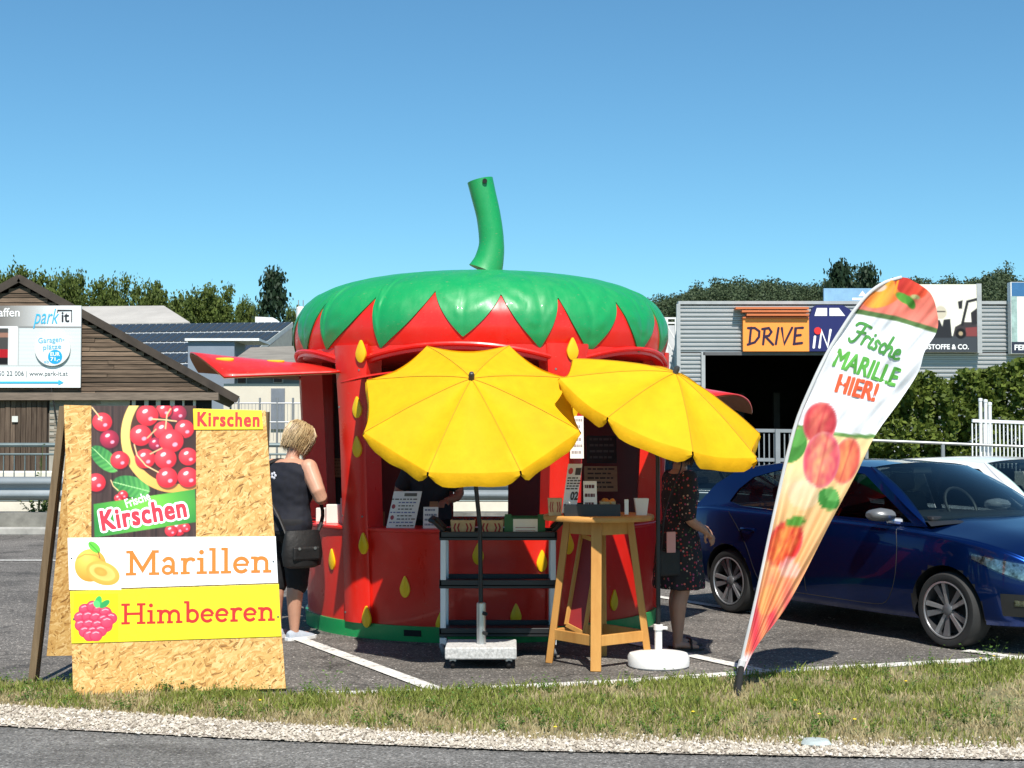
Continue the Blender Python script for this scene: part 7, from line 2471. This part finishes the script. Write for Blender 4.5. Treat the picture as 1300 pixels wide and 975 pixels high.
# --- woman at the left window, seen from behind
M_NAVYC = pm('navy_knit', (.004, .005, .012), .85, var=.3, scale=30)
M_PANT = pm('black_trousers', (.006, .006, .008), .85, var=.3, scale=30)
M_HAIRB = None
def hair_mat(name, c0, c1):
    m, nt, b = nodes_of(name)
    g = nt.nodes.new('ShaderNodeNewGeometry')
    nt.links.new(ramp(nt, [(0, c0), (1, c1)], g.outputs['Random Per Island']), b.inputs['Base Color'])
    b.inputs['Roughness'].default_value = .45
    return m
M_BLOND = hair_mat('blond_hair', (.20, .12, .05), (.62, .46, .24))
M_DARKH = hair_mat('dark_hair', (.012, .008, .006), (.04, .025, .015))
def hair(t, hp, mat, seed_, length, n=420, r=.004, part=0.0):
    mb = MB(); rr_ = random.Random(seed_)
    cap = MB()
    rings = []
    for zz, rx, ry, oy in ((-.05, .066, .05, -.06), (0, .08, .09, -.03), (.04, .084, .104, -.014), (.08, .076, .092, -.014), (.108, .05, .062, -.014), (.122, .012, .014, -.014)):
        rings.append([hp(rx * math.cos(2 * PI * k / 18), oy + ry * math.sin(2 * PI * k / 18), zz) for k in range(18)])
    mb.loft(rings)
    for i in range(n):
        a = rr_.uniform(PI * .62, PI * 2.38)                    # leaves the face (angle pi/2) free
        el = rr_.uniform(.1, 1.35)
        root = (math.cos(a) * .05 * math.cos(el) , math.sin(a) * .06 * math.cos(el) - .014, .07 + .05 * math.sin(el))
        L = length * rr_.uniform(.75, 1.1)
        sp = rr_.uniform(.0, .022 + part)
        pts = []
        for k in range(6):
            u = k / 5
            out_ = .086 + sp + .012 * math.sin(u * 3)
            rad_x = .05 + (out_ - .05) * min(1, u * 2.2); rad_y = .06 + (out_ + .018 - .06) * min(1, u * 2.2)
            z = root[2] + .028 * math.sin(min(1, u * 2) * PI / 2) * (1 - u) - L * max(0, u - .12)
            aa = a + (.09 + part * 6) * math.sin(u * 2.5 + i)
            curl = (.016 + rr_.uniform(-.8, .8) * part) * u * u
            pts.append(hp((rad_x - curl) * math.cos(aa), (rad_y - curl) * math.sin(aa) - .014, z))
        mb.tube(pts, [r, r * 1.2, r * 1.2, r, r * .8, r * .3], 4)
    return mb.build('hair', mat, t, smooth=True, local=True)
def clothes_w1(t, mb_, h, tor, hp, nk):
    g = 1.36
    m = MB(); m.loft(torso_cloth(h, tor, g, .50, .815, .016, .10))
    for s in (-1, 1):
        m.ball((s * .165, .05, .79 * h), (.075, .08, .06), 12, 8)
    remeshed(m, 'sleeveless_top', M_NAVYC, t, .012, 3, .011)
    m = MB(); m.loft(torso_cloth(h, tor, g, .455, .56, .012, .0))
    for s in (-1, 1):
        ft = (s * .10, 0, 0)
        hip = V((s * .085 * g, 0, .5 * h)); an_ = V((ft[0], 0, .075)); kn = hip.lerp(an_, .5) + V((0, .02, .02))
        limb(m, [hip, hip.lerp(kn, .5), kn, kn.lerp(an_, .12)], [.135, .115, .095, .09])
    remeshed(m, 'trousers', M_PANT, t, .013, 3, .009)
    hair(t, hp, M_BLOND, 5, .25, 1500, .0021, .011)
    for ft in ((-.10, 0, -.12), (.10, 0, .2)):
        s_ = shoe(t, ft, pm('grey_sneaker', (.36, .40, .46), .7, var=.15, scale=20))
        mb = MB(); dv = V((math.sin(ft[2]), math.cos(ft[2]), 0)); sd = V((dv.y, -dv.x, 0)); c = V((ft[0], ft[1], 0))
        mb.loft([[c + dv * y + sd * (w * x) + V((0, 0, z)) for x, z in ((-1, 0.0), (1, 0.0), (1, .024), (-1, .024))] for y, w in ((-.078, .024), (-.06, .042), (.0, .046), (.12, .056), (.18, .046), (.215, .02))]); mb.build('sole', pm('white_sole', (.7, .7, .69), .6), s_, local=True)
    # small pale emblem between the shoulders
    mb = MB()
    for a in range(5):
        mb.ball((-.03 + .02 * math.cos(a * 1.26), -.165 + .10 * .27 * h, .755 * h + .02 * math.sin(a * 1.26)), (.013, .006, .013), 8, 6)
    mb.build('emblem', pm('pale_emblem', (.55, .55, .6), .7), t, local=True)
w1p = G(362, 811)
w1r = math.atan2(-.55, .83)          # facing up and to the right, towards the window
H1 = 1.77
W1 = person('woman in a sleeveless navy top with blond hair at the left window', w1p, w1r, H1, 1.36,
            [dict(side=1, elbow=(.34, .04, 1.16), wrist=(.13, .27, 1.17), dir=(-.7, .7, .1), palm=(-.4, 0, -1)), dict(side=-1, elbow=(-.27, .10, 1.12), wrist=(-.16, .34, 1.14), dir=(.2, 1, .1), palm=(.4, 0, -1))],
            [(-.10, 0, -.12), (.10, 0, .2)], (.01, .16, H1 - .125), (.15, .85, -.5), M_SKIN, clothes_w1, lean=.10)
# her shoulder bag
def wpt(o, p):
    return V(o.location) + rotz(o.rotation_euler.z) @ V(p)
M_BAG = pm('black_leather', (.007, .006, .006), .6, var=.2, scale=12, bump=.5, bscale=18, bdist=.01)
hb = thing('handbag', 'black leather shoulder bag hanging at the right hip of the navy top woman', 'bag', wpt(W1, (.27, -.10, .60)), w1r - .35)
mb = MB()
rings = []
for z, w, d in ((0, .11, .04), (.02, .165, .07), (.11, .18, .085), (.23, .165, .065), (.30, .15, .035)):
    rings.append([V((d * math.cos(a) * (1 if abs(math.cos(a)) < .9 else 1), w * math.sin(a), z)) for a in [2 * PI * k / 20 for k in range(20)]])
mb.loft(rings); mb.build('pouch', M_BAG, hb, smooth=True, local=True)
mb = MB()
rings = [[V((.072 * sg, w, z)) for w in (-.13, -.05, .05, .13)] for sg, z in ((1, .06),)]
mb.box((.07, 0, .12), (.03, .24, .11)); mb.build('front_pocket', M_BAG, hb, bevel=.015, local=True)
mb = MB(); mb.tube(cat_rom([(-.01, -.13, .26), (-.10, -.15, .40), (-.24, -.20, .62), (-.36, -.16, .80), (-.38, .02, .86), (-.30, .2, .72), (-.12, .25, .45), (0, .13, .26)], 5), .016, 6, flat=.5); mb.build('strap', M_BAG, hb, smooth=True, local=True)
for y in (-.07, .07):
    MB().lathe([(.012, 0), (.012, .006)], 10, (.085, y, .16), Matrix.Rotation(R(90), 3, 'Y')).build('stud', M_STEEL, hb, local=True)
# --- woman in the flowered dress
def floral():
    m, nt, b = nodes_of('floral_cloth')
    vec = coords(nt)
    vo = nt.nodes.new('ShaderNodeTexVoronoi'); vo.inputs['Scale'].default_value = 48
    nt.links.new(vec, vo.inputs['Vector'])
    sp = nt.nodes.new('ShaderNodeSeparateColor'); nt.links.new(vo.outputs['Color'], sp.inputs[0])
    pet = ramp(nt, [(0, (.42, .03, .03)), (.25, (.55, .12, .08)), (.45, (.45, .30, .24)), (.6, (.06, .10, .04)), (.8, (.32, .05, .12)), (1, (.5, .42, .36))], sp.outputs[0])
    nt.nodes[-1]
    for n_ in nt.nodes:
        if n_.type == 'VALTORGB': n_.color_ramp.interpolation = 'CONSTANT'
    mk = ramp(nt, [(0, (1, 1, 1)), (.36, (1, 1, 1)), (.40, (0, 0, 0))], vo.outputs['Distance'])
    gt = nt.nodes.new('ShaderNodeMath'); gt.operation = 'GREATER_THAN'; gt.inputs[1].default_value = .55; nt.links.new(sp.outputs[1], gt.inputs[0])
    mu = nt.nodes.new('ShaderNodeMath'); mu.operation = 'MULTIPLY'; nt.links.new(mk, mu.inputs[0]); nt.links.new(gt.outputs[0], mu.inputs[1])
    nt.links.new(mixc(nt, mu.outputs[0], (.012, .010, .012), pet), b.inputs['Base Color'])
    b.inputs['Roughness'].default_value = .85
    return m
M_FLOR = floral()
W2ARM = [dict(side=1, elbow=(.24, -.03, 1.05), wrist=(.20, .13, .93), dir=(-.1, .7, -.7), palm=(-1, 0, -.3)), dict(side=-1, elbow=(-.24, .04, 1.02), wrist=(-.10, .22, .96), dir=(.5, .6, -.4), palm=(.5, 0, -1))]
def clothes_w2(t, mb_, h, tor, hp, nk):
    g = 1.05
    m = MB()
    r_ = torso_cloth(h, tor, g, .56, .815, .018, .02)
    sk = []
    for z, rx, ry in ((.285, .235, .20), (.30, .236, .20), (.36, .225, .19), (.44, .215, .18), (.50, .205, .165)):
        ring = ell_ring((0, -.005, z * h), rx, ry, 20)
        for k, p in enumerate(ring):
            f = (.5 - z) / .22 * .012 * math.sin(k * 2.2)
            ring[k] = p + V((p.x, p.y, 0)).normalized() * f
        sk.append(ring)
    m.loft(sk + r_)
    for a in W2ARM:
        s = a['side']
        sh = V((s * .165, .01, .785 * h))
        limb(m, [sh, sh.lerp(V(a['elbow']), .55), sh.lerp(V(a['elbow']), .92)], [.075, .072, .072])
    remeshed(m, 'dress', M_FLOR, t, .012, 3, .010)
    hair(t, hp, M_DARKH, 6, .24, 320, .0045)
    for ft in ((-.085, .03, -.1), (.085, -.05, .1)):
        mb = MB(); dv = V((math.sin(ft[2]), math.cos(ft[2]), 0)); sd = V((dv.y, -dv.x, 0)); c = V((ft[0], ft[1], 0))
        mb.loft([[c + dv * y + sd * (w * x) + V((0, 0, z)) for x, z in ((-1, 0.0), (1, 0.0), (1, .018), (-1, .018))] for y, w in ((-.075, .024), (-.06, .04), (.0, .043), (.12, .05), (.18, .042), (.21, .02))]); so_ = mb.build('sandal', pm('dark_sandal', (.03, .02, .016), .6), t, local=True)
        mb = MB(); mb.tube([c + dv * .1 + sd * .052 + V((0, 0, .01)), c + dv * .1 + sd * .03 + V((0, 0, .06)), c + dv * .1 - sd * .03 + V((0, 0, .06)), c + dv * .1 - sd * .052 + V((0, 0, .01))], .013, 6, flat=.6); mb.build('strap', pm('dark_sandal', (.03, .02, .016), .6), so_, local=True)
w2p = G(862, 824)
H2 = 1.68
W2 = person('woman in a dark flowered knee-length dress beside the yellow umbrella', w2p, R(-72), H2, 1.05, W2ARM, [(-.085, .03, -.1), (.085, -.05, .1)], (0, .05, H2 - .12), (0, 1, -.2), M_SKIN2, clothes_w2, lean=.02)
ph = thing('hip_bag', 'black crossbody bag with a pink phone pouch on the flowered dress', 'bag', wpt(W2, (.19, -.15, .60)), R(-72))
MB().box((0, -.02, .09), (.06, .17, .20)).build('pouch', M_BAG, ph, bevel=.015, local=True)
MB().box((.045, -.02, .25), (.014, .075, .16)).build('phone', pm('pink_case', (.62, .30, .27), .5, var=.05), ph, bevel=.006, local=True)
MB().tube(cat_rom([(.02, -.09, .18), (.04, -.06, .5), (-.04, .1, .80), (-.16, .16, .86)], 5), .006, 5).build('strap', M_BAG, ph, local=True)
# --- seller inside the kiosk
def clothes_w3(t, mb_, h, tor, hp, nk):
    m = MB(); m.loft(torso_cloth(h, tor, 1.1, .5, .815, .016, .0))
    for a in W3ARM:
        s = a['side']; sh = V((s * .165, .0, .785 * h)); limb(m, [sh, sh.lerp(V(a['elbow']), .7)], [.072, .066])
    remeshed(m, 'shirt', pm('charcoal_shirt', (.030, .034, .045), .9), t, .013, 3, .008)
    m = MB(); m.loft(torso_cloth(h, tor, 1.1, .455, .56, .012, .0))
    for s in (-1, 1):
        hip = V((s * .085, 0, .5 * h)); an_ = V((s * .1, 0, .075)); kn = hip.lerp(an_, .5) + V((0, .02, .02)); limb(m, [hip, kn, an_ + V((0, 0, .03))], [.11, .085, .07])
    remeshed(m, 'trousers', M_PANT, t, .014, 3)
    hair(t, hp, M_DARKH, 8, .1, 260, .0045)
    for s in (-1, 1): shoe(t, (s * .1, 0, 0), M_BTRIM)
W3ARM = [dict(side=1, elbow=(.27, .06, 1.08), wrist=(.16, .26, 1.02), dir=(-.3, 1, -.1), palm=(0, 0, -1)), dict(side=-1, elbow=(-.27, .06, 1.08), wrist=(-.16, .26, 1.02), dir=(.3, 1, -.1), palm=(0, 0, -1))]
W3 = person('seller in a dark shirt standing inside the strawberry kiosk', V((at(545, 620, 12.75).x, 12.75, .07)), R(180), 1.68, 1.1, W3ARM, [(-.1, 0, 0), (.1, 0, 0)], (0, .05, 1.55), (0, 1, -.25), M_SKIN2, clothes_w3)
